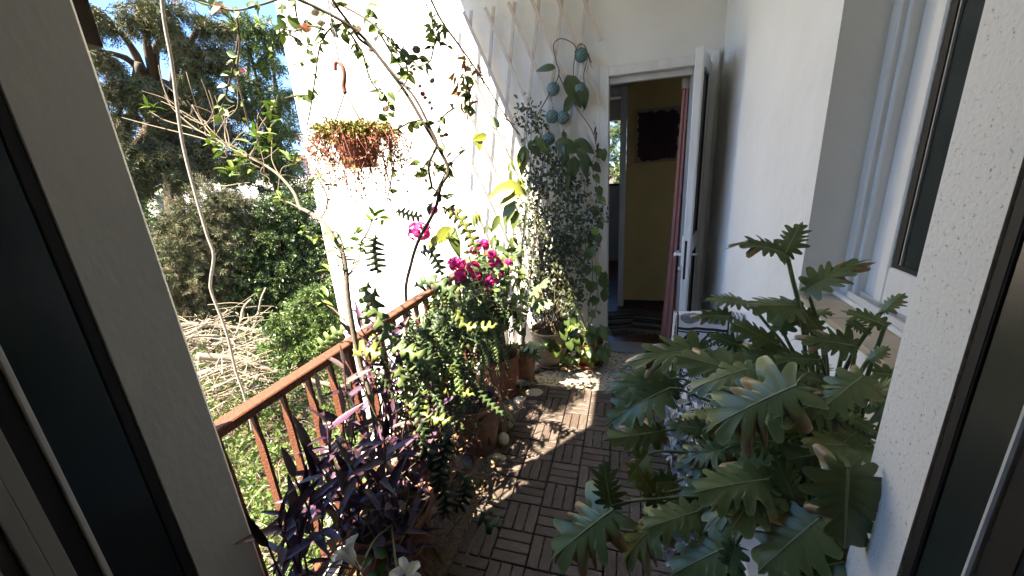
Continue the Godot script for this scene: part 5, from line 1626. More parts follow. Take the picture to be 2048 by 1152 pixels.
# ---------------------------------------------------------------- climbers and the flowering pot by the end wall
func build_climbers() -> void:
	# jasmine up the trellis
	var o := thing("jasmine", Vector3(-0.585, 0.27, -2.86), "dense dark-leaved jasmine climbing the trellis from the ribbed pot", "climber")
	var g := Geo.new()
	var xfs := []
	var tops := PackedVector3Array([Vector3(-0.743, 1.8907, -3.02), Vector3(-0.6836, 1.9361, -3.02), Vector3(-0.6141, 1.8104, -3.02), Vector3(-0.6581, 1.6741, -3.02), Vector3(-0.5631, 1.6671, -3.02), Vector3(-0.529, 1.5581, -3.02), Vector3(-0.4167, 1.5508, -3.02), Vector3(-0.3256, 1.474, -3.02), Vector3(-0.2717, 1.29, -3.02), Vector3(-0.7214, 1.5706, -3.02), Vector3(-0.8114, 1.3892, -3.02), Vector3(-0.784, 1.1546, -3.02), Vector3(-0.6124, 1.3796, -3.02), Vector3(-0.4792, 1.2986, -3.02), Vector3(-0.3851, 1.2197, -3.02), Vector3(-0.2918, 1.0643, -3.02), Vector3(-0.3325, 0.8274, -3.02), Vector3(-0.3943, 0.6617, -3.02), Vector3(-0.6583, 1.2292, -3.02), Vector3(-0.5858, 1.0306, -3.02), Vector3(-0.7555, 0.9105, -3.02), Vector3(-0.8336, 0.6545, -3.02), Vector3(-0.5093, 0.909, -3.02), Vector3(-0.4753, 0.6603, -3.02), Vector3(-0.6585, 0.7428, -3.02), Vector3(-0.6038, 0.5281, -3.02), Vector3(-0.7342, 0.4799, -3.02), Vector3(-0.235, 1.1394, -3.02), Vector3(-0.4556, 1.4816, -3.02), Vector3(-0.5874, 1.5257, -3.02), Vector3(-0.542, 1.1479, -3.02), Vector3(-0.4272, 1.0279, -3.02), Vector3(-0.668, 1.457, -3.02), Vector3(-0.4646, 1.107, -3.02), Vector3(-0.8476, 0.7841, -3.02), Vector3(-0.3558, 0.5351, -3.02), Vector3(-0.6482, 0.9914, -3.02), Vector3(-0.5344, 0.7439, -3.02), Vector3(-0.7677, 1.0742, -3.02), Vector3(-0.3827, 1.3685, -3.02), Vector3(-0.6121, 0.8685, -3.02)])
	for t in tops:
		var low := Vector3(-0.585 + rf(-0.09, 0.09), 0.27, -2.86 + rf(-0.09, 0.06))
		var p := smooth(PackedVector3Array([low, low.lerp(t, 0.35) + rv() * 0.05, low.lerp(t, 0.7) + rv() * 0.05, t, t + rv() * 0.1 + Vector3(rf(-0.06, 0.06), rf(-0.16, 0.06), 0.02)]), 7)
		g.tube(p, 0.0032, 0.0012, 4)
		for i in range(9, p.size()):
			for k in (4 if i > 16 else 3):
				var off := rv() * 0.068
				off.z = absf(off.z) * 0.9
				xfs.append(leaf_xf(p[i] + off, Vector3(rf(-1, 1), rf(-1.2, 0.2), rf(-0.4, 1)), Vector3(0, 0.5, 1) + rv() * 0.7, rf(0.024, 0.046)))
	part(o, "stems", g, mat(0.10, 0.075, 0.05, 0.9), "stuff")
	leaves(o, "leaf", [leaf_mesh(0.46, 0.3, 0.2, 5, 0.75), leaf_mesh(0.40, 0.5, 0.3, 5, 0.75)], [leaf_mat(0.056, 0.078, 0.036, 0.3, 0.45), leaf_mat(0.074, 0.098, 0.044, 0.3, 0.45), leaf_mat(0.042, 0.060, 0.030, 0.25, 0.45), leaf_mat(0.12, 0.155, 0.045, 0.4, 0.45)], xfs, 300)

	# broad leathery leaves hung over the jasmine
	o = thing("broad_leaf_climber", Vector3(-0.3755, 1.6525, -3), "climber with broad leathery hanging leaves on the trellis above the jasmine", "climber")
	g = Geo.new()
	tubes(o, "stem", [PackedVector3Array([Vector3(-0.6428, 1.9131, -3), Vector3(-0.5648, 2.0208, -3), Vector3(-0.4783, 2.1546, -3), Vector3(-0.4965, 2.2499, -3), Vector3(-0.5074, 2.3427, -3), Vector3(-0.472, 2.3738, -3), Vector3(-0.4145, 2.3598, -3), Vector3(-0.358, 2.3074, -3), Vector3(-0.3733, 2.2036, -3), Vector3(-0.3783, 2.1115, -3)]), PackedVector3Array([Vector3(-0.4783, 2.1546, -3), Vector3(-0.4216, 2.0376, -3), Vector3(-0.3363, 1.8999, -3), Vector3(-0.25, 1.7706, -3), Vector3(-0.2152, 1.6406, -3)]), PackedVector3Array([Vector3(-0.3652, 2.2784, -3), Vector3(-0.3309, 2.3245, -3), Vector3(-0.2912, 2.2983, -3), Vector3(-0.2818, 2.2224, -3), Vector3(-0.3061, 2.134, -3), Vector3(-0.2936, 2.0077, -3)]), PackedVector3Array([Vector3(-0.4557, 1.8019, -3), Vector3(-0.4358, 1.7257, -3), Vector3(-0.4191, 1.6558, -3)]), PackedVector3Array([Vector3(-0.8028, 1.8559, -2.95), Vector3(-0.9123, 1.9339, -2.95), Vector3(-1.0583, 2.0497, -2.95), Vector3(-1.1495, 2.1266, -2.95)])], 0.0042, 0.003, mat(0.10, 0.07, 0.05, 0.8), 6, 6)
	var bm := [leaf_mesh(0.44, 0.25, 0.25, 7, 0.7), leaf_mesh(0.34, 0.35, 0.35, 7, 0.7)]
	var dg := leaf_mat(0.062, 0.095, 0.035, 0.35, 0.35)
	var lg := leaf_mat(0.105, 0.145, 0.034, 0.4, 0.38)
	var yg := leaf_mat(0.19, 0.22, 0.028, 0.5, 0.4)
	for q in [[Vector3(-0.7011, 1.7373, -2.94), Vector3(-0.6193, 1.634, -2.92), dg], [Vector3(-0.6552, 1.7575, -2.94), Vector3(-0.5629, 1.6535, -2.9), lg], [Vector3(-0.7327, 1.7122, -2.94), Vector3(-0.7692, 1.5207, -2.92), lg], [Vector3(-0.7498, 1.6787, -2.94), Vector3(-0.793, 1.5758, -2.92), yg], [Vector3(-0.5135, 1.713, -2.96), Vector3(-0.3374, 1.6474, -2.92), dg], [Vector3(-0.3514, 1.6561, -2.95), Vector3(-0.2545, 1.5408, -2.92), dg], [Vector3(-0.3165, 1.613, -2.95), Vector3(-0.2795, 1.4672, -2.92), dg], [Vector3(-0.3699, 1.6099, -2.95), Vector3(-0.3955, 1.4456, -2.93), dg], [Vector3(-0.4408, 1.656, -2.95), Vector3(-0.4341, 1.5073, -2.93), dg], [Vector3(-0.4544, 1.691, -2.95), Vector3(-0.4759, 1.5828, -2.93), dg], [Vector3(-0.4979, 2.2038, -3), Vector3(-0.6246, 2.2155, -2.98), dg], [Vector3(-0.4192, 2.1475, -3), Vector3(-0.3321, 1.9602, -2.97), dg], [Vector3(-0.3869, 2.0178, -3), Vector3(-0.4393, 1.9078, -2.98), dg], [Vector3(-0.317, 2.0732, -3), Vector3(-0.2991, 1.9358, -2.98), dg], [Vector3(-0.4494, 1.7865, -2.98), Vector3(-0.4392, 1.7235, -2.95), dg], [Vector3(-0.3719, 1.7195, -2.98), Vector3(-0.2462, 1.6415, -2.95), dg], [Vector3(-0.4081, 1.4983, -2.95), Vector3(-0.4444, 1.3843, -2.93), dg],
			[Vector3(-0.8998, 1.7742, -2.6), Vector3(-0.9713, 1.7526, -2.55), yg], [Vector3(-0.9687, 1.7956, -2.6), Vector3(-0.9413, 1.6976, -2.55), yg], [Vector3(-0.7596, 1.4409, -2.7), Vector3(-0.9158, 1.3803, -2.6), yg], [Vector3(-0.7264, 1.3882, -2.7), Vector3(-0.8465, 1.3333, -2.6), yg], [Vector3(-0.7661, 1.3382, -2.7), Vector3(-0.8547, 1.1887, -2.65), lg], [Vector3(-0.7521, 1.2678, -2.7), Vector3(-0.7827, 1.1513, -2.65), lg], [Vector3(-0.8315, 1.4617, -2.7), Vector3(-0.6952, 1.3902, -2.65), yg], [Vector3(-0.8202, 1.2591, -2.5), Vector3(-0.8641, 1.1671, -2.45), lg],
			[Vector3(-0.942, 1.2546, -2), Vector3(-1.0419, 1.1799, -1.95), yg], [Vector3(-1.0248, 1.2135, -2), Vector3(-1.0856, 1.1372, -1.95), yg], [Vector3(-0.959, 1.2408, -2), Vector3(-0.8893, 1.1218, -1.95), lg], [Vector3(-0.942, 1.2546, -2), Vector3(-0.9039, 1.2062, -1.95), lg], [Vector3(-0.8409, 1.8229, -2.7), Vector3(-0.8892, 1.8901, -2.7), lg]]:
		var dir: Vector3 = q[1] - q[0]
		place(o, "leaf", bm[rng.randi() % 2], q[2], leaf_xf(q[0], dir, Vector3(0, 0.35, 1) + rv() * 0.45, dir.length() * 1.12, 1.15))
	for s in PackedVector3Array([Vector3(-0.8911, 0.8635, -2.78), Vector3(-0.8629, 0.8039, -2.78), Vector3(-0.8001, 0.8441, -2.78), Vector3(-0.7638, 0.7849, -2.78), Vector3(-0.8359, 0.7237, -2.78), Vector3(-0.8808, 0.6615, -2.78), Vector3(-0.7898, 0.6839, -2.78), Vector3(-0.7541, 0.6029, -2.78), Vector3(-0.8383, 0.5589, -2.78), Vector3(-0.9298, 0.556, -2.78), Vector3(-0.8721, 0.9616, -2.78), Vector3(-0.7732, 0.961, -2.78), Vector3(-0.9837, 1.0787, -2.78), Vector3(-0.9264, 1.0394, -2.78), Vector3(-0.8365, 1.0762, -2.78), Vector3(-1.0712, 1.2326, -2.78), Vector3(-1.0158, 1.1746, -2.78), Vector3(-1.1302, 1.2533, -2.78), Vector3(-0.7755, 1.5413, -2.78), Vector3(-0.7427, 1.4707, -2.78), Vector3(-0.8079, 1.6114, -2.78)]):
		for k in 2:
			var dir := Vector3(rf(-0.5, 0.5), -1, rf(0.1, 0.5))
			place(o, "leaf", bm[1], [lg, yg, lg][rng.randi() % 3], leaf_xf(s + rv() * 0.02, dir, Vector3(0, 0.3, 1) + rv() * 0.7, rf(0.06, 0.11), 0.9))
	# withered brown tips near the top ball
	for s in PackedVector3Array([Vector3(-0.2715, 2.266, -3), Vector3(-0.2651, 2.2202, -3), Vector3(-0.2786, 2.1918, -3), Vector3(-0.3009, 1.9608, -3), Vector3(-0.2394, 1.8419, -3), Vector3(-0.2256, 1.8014, -3), Vector3(-0.2047, 1.6903, -3), Vector3(-0.2152, 1.7676, -3)]):
		place(o, "dry_leaf", bm[1], leaf_mat(0.10, 0.05, 0.03, 0.2, 0.9), leaf_xf(s, Vector3(rf(-0.3, 0.3), -1, 0.1), rv(), rf(0.05, 0.09), 0.7))

	tubes(o, "stake", [PackedVector3Array([Vector3(-0.9789, 0.1492, -2.8), Vector3(-0.8829, 0.7172, -2.8), Vector3(-0.8039, 1.1848, -2.8)]), PackedVector3Array([Vector3(-0.8051, 0.1612, -2.8), Vector3(-0.793, 0.7186, -2.8), Vector3(-0.7152, 1.2555, -2.8)]), PackedVector3Array([Vector3(-0.8968, 0.1785, -2.75), Vector3(-0.6999, 0.7346, -2.75), Vector3(-0.6377, 1.2228, -2.75)])], 0.004, 0.004, M.bark, 2, 6)
	# pothos: climbing strand and a mound in its pot
	o = thing("pothos", Vector3(-0.275, 0.17, -2.87), "heart-leaved pothos spilling from its small pot and climbing beside the far door", "plant")
	g = Geo.new()
	var strands := [PackedVector3Array([Vector3(-0.3003, 0.2619, -3.05), Vector3(-0.2786, 0.4842, -3.05), Vector3(-0.2536, 0.7385, -3.05), Vector3(-0.276, 0.9808, -3.05), Vector3(-0.2373, 1.2112, -3.05), Vector3(-0.2187, 1.3587, -3.05), Vector3(-0.2549, 1.5402, -3.05), Vector3(-0.2188, 1.6423, -3.05)]), PackedVector3Array([Vector3(-0.2797, 0.2629, -3.05), Vector3(-0.2143, 0.4862, -3.05), Vector3(-0.2301, 0.7387, -3.05), Vector3(-0.2261, 1.0193, -3.05), Vector3(-0.1999, 1.1723, -3.05)]), PackedVector3Array([Vector3(-0.3179, 0.2734, -3.02), Vector3(-0.3767, 0.4913, -3.02), Vector3(-0.3334, 0.7457, -3.02), Vector3(-0.3039, 0.9867, -3.02), Vector3(-0.3472, 1.2184, -3.02)])]
	xfs = []
	for s in strands:
		var p := smooth(s, 6)
		tubes(o, "strand", [p], 0.0036, 0.0022, mat(0.10, 0.13, 0.04, 0.6), 1)
		for i in range(4, p.size(), 3):
			var dir := Vector3(rf(-0.7, 1.0), rf(-1.0, 0.1), rf(0.1, 0.8))
			xfs.append(leaf_xf(p[i] + dir * 0.02, dir, Vector3(0, 0.3, 1) + rv() * 0.4, rf(0.06, 0.10)))
	for s in PackedVector3Array([Vector3(-0.2764, 0.6634, -2.95), Vector3(-0.256, 0.9414, -2.95), Vector3(-0.1734, 0.7056, -2.95), Vector3(-0.1465, 0.605, -2.95), Vector3(-0.1661, 0.7456, -2.95), Vector3(-0.2114, 1.0363, -2.95), Vector3(-0.2297, 1.0929, -2.95), Vector3(-0.1772, 1.6363, -2.95), Vector3(-0.1463, 0.5846, -2.95)]):
		xfs.append(leaf_xf(s, Vector3(rf(-0.5, 0.7), -1, 0.2), Vector3(0.1, 0.2, 1) + rv() * 0.4, rf(0.075, 0.115)))
	for k in 64:
		var a := rf(0, TAU)
		var out := Vector3(cos(a), 0, sin(a) * 0.8)
		var base := Vector3(-0.275, 0.20, -2.87)
		var tip := base + out * rf(0.04, 0.17) + Vector3(-0.03, rf(-0.10, 0.15), 0.03)
		tip.z = maxf(tip.z, -3.08)
		g.tube(smooth(PackedVector3Array([base + out * 0.03, base.lerp(tip, 0.5) + Vector3(0, 0.05, 0), tip]), 3), 0.0024, 0.0018, 4)
		xfs.append(leaf_xf(tip, out + Vector3(0, rf(-1.1, -0.2), 0.25), Vector3(0, 0.7, 0.8) + out * 0.4 + rv() * 0.3, rf(0.06, 0.10)))
	for s in PackedVector3Array([Vector3(-0.5308, 0.2369, -2.68), Vector3(-0.4507, 0.346, -2.68), Vector3(-0.3961, 0.2462, -2.68), Vector3(-0.391, 0.1202, -2.68), Vector3(-0.4815, 0.1982, -2.68), Vector3(-0.4115, 0.4092, -2.68), Vector3(-0.3549, 0.4521, -2.68), Vector3(-0.3395, 0.2501, -2.68)]):
		xfs.append(leaf_xf(s + Vector3(0, 0.04, 0), Vector3(rf(-0.4, 0.3), -1, 0.3), Vector3(-0.2, 0.5, 1) + rv() * 0.3, rf(0.085, 0.11)))
	part(o, "stems", g, mat(0.10, 0.13, 0.04, 0.6), "stuff")
	leaves(o, "leaf", [leaf_mesh(0.80, 0.25, 0.18, 6, 0.58, 0.14), leaf_mesh(0.72, 0.4, 0.3, 6, 0.6, 0.14)], [leaf_mat(0.17, 0.25, 0.04, 0.5, 0.32), leaf_mat(0.10, 0.155, 0.035, 0.45, 0.32), leaf_mat(0.065, 0.105, 0.03, 0.4, 0.32)], xfs, 300)

	# geranium with magenta heads, in the orange pot
	o = thing("geranium", Vector3(-0.86, 0.27, -2.36), "magenta-flowered geranium rising from the orange terracotta pot", "flowering plant")
	g = Geo.new()
	xfs = []
	var heads := [[Vector3(-1.1268, 1.2466, -1.95), 0.062], [Vector3(-1.0085, 1.0094, -2.15), 0.050], [Vector3(-0.989, 0.9421, -2.15), 0.034], [Vector3(-0.8832, 1.0983, -2.3), 0.040], [Vector3(-0.9417, 1.0628, -2.3), 0.026], [Vector3(-0.9602, 0.9458, -2.3), 0.042], [Vector3(-0.9411, 0.8881, -2.3), 0.030], [Vector3(-0.8292, 0.9679, -2.35), 0.040], [Vector3(-0.8459, 0.8553, -2.3), 0.042], [Vector3(-0.7997, 0.9001, -2.35), 0.026], [Vector3(-0.7589, 0.956, -2.4), 0.020], [Vector3(-1.0437, 1.3553, -2), 0.014], [Vector3(-0.9809, 1.3363, -2.1), 0.014], [Vector3(-1.0025, 0.8884, -2.2), 0.026], [Vector3(-0.824, 1.036, -2.3), 0.022]]
	var petal := leaf_mesh(0.95, 0.2, 0.15, 3, 0.6)
	var pm := [petal_mat(0.78, 0.022, 0.27, 0.8), petal_mat(0.64, 0.016, 0.20, 0.8), petal_mat(0.80, 0.06, 0.38, 0.8)]
	# each floret is five petals
	var st := SurfaceTool.new()
	for k in 5:
		var a := TAU * k / 5.0
		st.append_from(petal, 0, leaf_xf(Vector3.ZERO, Vector3(cos(a), 0.35, sin(a)), Vector3(-cos(a) * 0.3, 1, -sin(a) * 0.3), 1.0))
	var floret := st.commit()
	for h in heads:
		var hp: Vector3 = h[0]
		var base := Vector3(-0.86 + rf(-0.06, 0.06), 0.27, -2.36 + rf(-0.06, 0.06))
		g.tube(smooth(PackedVector3Array([base, base.lerp(hp, 0.5) + rv() * 0.04, hp]), 6), 0.0045, 0.0022, 5)
		for k in int(8 + h[1] * 1150):
			var dir := rv().normalized()
			place(o, "floret", floret, pm[rng.randi() % 3], Transform3D(Basis(Quaternion(Vector3.UP, dir)).scaled(Vector3.ONE * rf(0.015, 0.022)), hp + dir * Vector3(1, 0.85, 1) * h[1] * rf(0.75, 1.08)))
	for k in 460:
		var c: Vector3 = [Vector3(-1.0352, 0.8166, -2.58), Vector3(-0.8873, 0.8835, -2.62), Vector3(-1.0388, 0.7704, -2.05), Vector3(-0.9972, 0.6649, -2.25), Vector3(-0.8684, 0.7055, -2.35), Vector3(-0.8081, 0.5821, -2.3), Vector3(-1.0239, 0.6516, -2.1), Vector3(-0.8922, 0.8469, -2.35), Vector3(-0.9359, 0.5447, -2.2)][k % 9]
		var q := c + Vector3(rf(-0.15, 0.15), rf(-0.11, 0.14), rf(-0.15, 0.15))
		xfs.append(leaf_xf(q, Vector3(rf(-1, 1), rf(-0.5, 0.6), rf(-1, 1)), Vector3(0, 1, 0.4) + rv() * 0.5, rf(0.05, 0.085)))
		if k % 4 == 0:
			var base := Vector3(-0.86 + rf(-0.08, 0.08), 0.27, -2.36 + rf(-0.08, 0.08))
			g.tube(smooth(PackedVector3Array([base, base.lerp(q, 0.5) + rv() * 0.03, q]), 4), 0.003, 0.0016, 4)
	part(o, "stems", g, mat(0.11, 0.10, 0.05, 0.8), "stuff")
	leaves(o, "leaf", [leaf_mesh(0.9, 0.3, 0.15, 6, 0.62, 0.1, 0.03), leaf_mesh(0.75, 0.4, 0.25, 6, 0.65, 0.1, 0.04)], [leaf_mat(0.060, 0.105, 0.040, 0.4, 0.5), leaf_mat(0.085, 0.135, 0.045, 0.45, 0.5), leaf_mat(0.13, 0.19, 0.05, 0.5, 0.5)], xfs, 300)

	# fatsia-like seedling between the pots
	o = thing("lobed_seedling", Vector3(-0.664, 0.2725, -2.5), "small plant with cut pale green leaves in front of the ribbed pot", "plant")
	g = Geo.new()
	var lm := lobed_mesh(77, 5, 0.6, 0.1, 1.1, 0.0, 0.0, Color(0.115, 0.20, 0.085))
	M.lobed = leaf_mat(1, 1, 1, 0.3, 0.42)
	M.lobed.albedo_texture = M.vein if M.has("vein") else M.leaf_tex
	for q in [[Vector3(-0.7009, 0.29, -2.5), Vector3(-0.7769, 0.2433, -2.42)], [Vector3(-0.6808, 0.3116, -2.5), Vector3(-0.5916, 0.2384, -2.42)], [Vector3(-0.6997, 0.3103, -2.5), Vector3(-0.5315, 0.3533, -2.45)], [Vector3(-0.7379, 0.3076, -2.5), Vector3(-0.8296, 0.3249, -2.45)], [Vector3(-0.6676, 0.6647, -2.6), Vector3(-0.5413, 0.7949, -2.55)], [Vector3(-0.6885, 0.6255, -2.6), Vector3(-0.7854, 0.6778, -2.55)], [Vector3(-0.6716, 0.5872, -2.6), Vector3(-0.5118, 0.6296, -2.55)], [Vector3(-0.7107, 0.5662, -2.6), Vector3(-0.8364, 0.5476, -2.5)], [Vector3(-0.7322, 0.5258, -2.6), Vector3(-0.7674, 0.4454, -2.5)]]:
		var dir: Vector3 = q[1] - q[0]
		var root := Vector3(-0.72, 0.24, -2.52)
		tubes(o, "stalk", [PackedVector3Array([root, root.lerp(q[0], 0.6) + Vector3(0, 0.05, 0), q[0]])], 0.0032, 0.002, mat(0.09, 0.12, 0.04, 0.7), 4)
		place(o, "leaf", lm, M.lobed, leaf_xf(q[0], dir, Vector3(0, 0.8, 0.6) + rv() * 0.3, dir.length() * 1.1, 1.0))
	pot("terracotta_pot", Vector3(-0.72, 0, -2.55), 0.085, 0.26, M.terra_old, "narrow terracotta pot wedged between the orange pot and the ribbed pot", 0.0, 0.025)

	# six mosaic balls
	var shell := mat(0.055, 0.16, 0.165, 0.35)
	var groutm := mat(0.34, 0.36, 0.33, 0.8)
	var where := ["highest, beside the withered leaves", "alone, left of the dangling broad leaf", "partly behind the green leaf right of the middle", "left one of the close pair above the jasmine", "right one of the close pair above the jasmine", "lowest, half sunk in the jasmine"]
	var k := 0
	for p in PackedVector3Array([Vector3(-0.3249, 2.2648, -3.03), Vector3(-0.5251, 2.0761, -3.03), Vector3(-0.3377, 2.0552, -3.03), Vector3(-0.5384, 1.8961, -3.03), Vector3(-0.4583, 1.8818, -3.03), Vector3(-0.5697, 1.745, -3.03)]):
		var b := thing("mosaic_ball", p, "turquoise mosaic ball on the trellis, " + where[k], "ornament", "mosaic balls hung on the trellis")
		var s := SphereMesh.new()
		s.radius = 0.0445
		s.height = 0.089
		s.radial_segments = 24
		s.rings = 12
		place(b, "core", s, groutm, Transform3D(Basis.IDENTITY, p))
		# tesserae spread evenly over the ball
		var tile := Geo.new()
		for i in 6:
			var a := TAU * i / 6.0
			tile.vert(Vector3(cos(a) * 0.0098, 0.0, sin(a) * 0.0098))
			tile.vert(Vector3(cos(a) * 0.0085, 0.0024, sin(a) * 0.0085))
		tile.vert(Vector3(0, 0.003, 0))
		for i in 6:
			var a := i * 2
			var c := (i * 2 + 2) % 12
			tile.quad(a, c, c + 1, a + 1)
			tile.tri(12, a + 1, c + 1)
		var tm := tile.mesh()
		var nt := 74
		for i in nt:
			var y := 1.0 - 2.0 * (i + 0.5) / nt
			var a := i * 2.39996 + k
			var dir := Vector3(cos(a) * sqrt(1 - y * y), y, sin(a) * sqrt(1 - y * y))
			place(b, "tessera", tm, shell, Transform3D(Basis(Quaternion(Vector3.UP, dir)) * Basis(Vector3.UP, rf(0, 1)), p + dir * 0.0435))
		var lp := Geo.new()
		lp.tube(PackedVector3Array([p + Vector3(0, 0.04, 0), p + Vector3(0.004, 0.075, -0.02), p + Vector3(0, 0.10, -0.055)]), 0.0015, 0.0015, 5)
		part(b, "loop", lp, M.wire)
		k += 1

	# white trumpet flowers at the bottom edge
	o = thing("white_trumpet_plant", Vector3(-0.80, 0.27, -0.95), "plant with white trumpet flowers at the bottom of the view", "flowering plant")
	g = Geo.new()
	var root2 := Vector3(-0.84, 0.27, -0.96)
	var wm := petal_mat(0.86, 0.84, 0.74, 0.5)
	for q in [[Vector3(-0.649, 0.5684, -0.6), Vector3(-0.7191, 0.6406, -0.61), 0.078], [Vector3(-0.5386, 0.533, -0.6), Vector3(-0.5079, 0.5984, -0.61), 0.066]]:
		var dir: Vector3 = (q[1] - q[0]).normalized()
		tubes(o, "stem", [PackedVector3Array([root2, root2.lerp(q[0], 0.6) + Vector3(0, 0.03, 0), q[0]])], 0.004, 0.003, mat(0.10, 0.11, 0.04, 0.7), 5, 6)
		var ax := Basis(Quaternion(Vector3.UP, dir))
		var len_: float = q[2]
		# throat widening into five waved, reflexed lobes
		var tr := Geo.new()
		var segs := 40
		for i in 12:
			var t := i / 11.0
			for j in segs:
				var a := TAU * j / segs
				var lobe := 0.5 + 0.5 * cos(a * 5.0)
				var r := 0.004 + 0.012 * smoothstep(0.1, 0.65, t) + smoothstep(0.62, 1.0, t) * (0.004 + 0.026 * pow(lobe, 0.6))
				var y := len_ * t - 0.010 * smoothstep(0.8, 1.0, t) * lobe + 0.003 * sin(a * 13.0) * t * t
				tr.vert(q[0] + ax * Vector3(cos(a) * r, y, sin(a) * r), Vector2(j / 8.0, t))
		for i in 11:
			for j in segs:
				var a := i * segs + j
				var b := i * segs + (j + 1) % segs
				tr.quad(a, b, b + segs, a + segs)
		part(o, "trumpet", tr, wm)
		for j in 3:
			place(o, "calyx", leaf_mesh(0.3, 0.4, 0.1, 4), leaf_mat(0.16, 0.14, 0.05, 0.3), leaf_xf(q[0], dir + ax * Vector3(cos(j * 2.1), 0, sin(j * 2.1)) * 0.35, ax * Vector3(cos(j * 2.1), 0, sin(j * 2.1)), 0.045))
	xfs = []
	for s in PackedVector3Array([Vector3(-0.6448, 0.5546, -0.64), Vector3(-0.6058, 0.5535, -0.64), Vector3(-0.6278, 0.5196, -0.64), Vector3(-0.5932, 0.5803, -0.64), Vector3(-0.6745, 0.4865, -0.64), Vector3(-0.5816, 0.5155, -0.64)]):
		xfs.append(leaf_xf(s, Vector3(rf(-0.8, 0.8), rf(-0.5, 0.4), rf(0, 0.8)), Vector3(0, 1, 0.5) + rv() * 0.4, rf(0.035, 0.055)))
	leaves(o, "leaf", [leaf_mesh(0.6, 0.3, 0.2, 6, 0.7)], [leaf_mat(0.05, 0.10, 0.028, 0.4, 0.4), leaf_mat(0.085, 0.14, 0.03, 0.4, 0.4)], xfs)



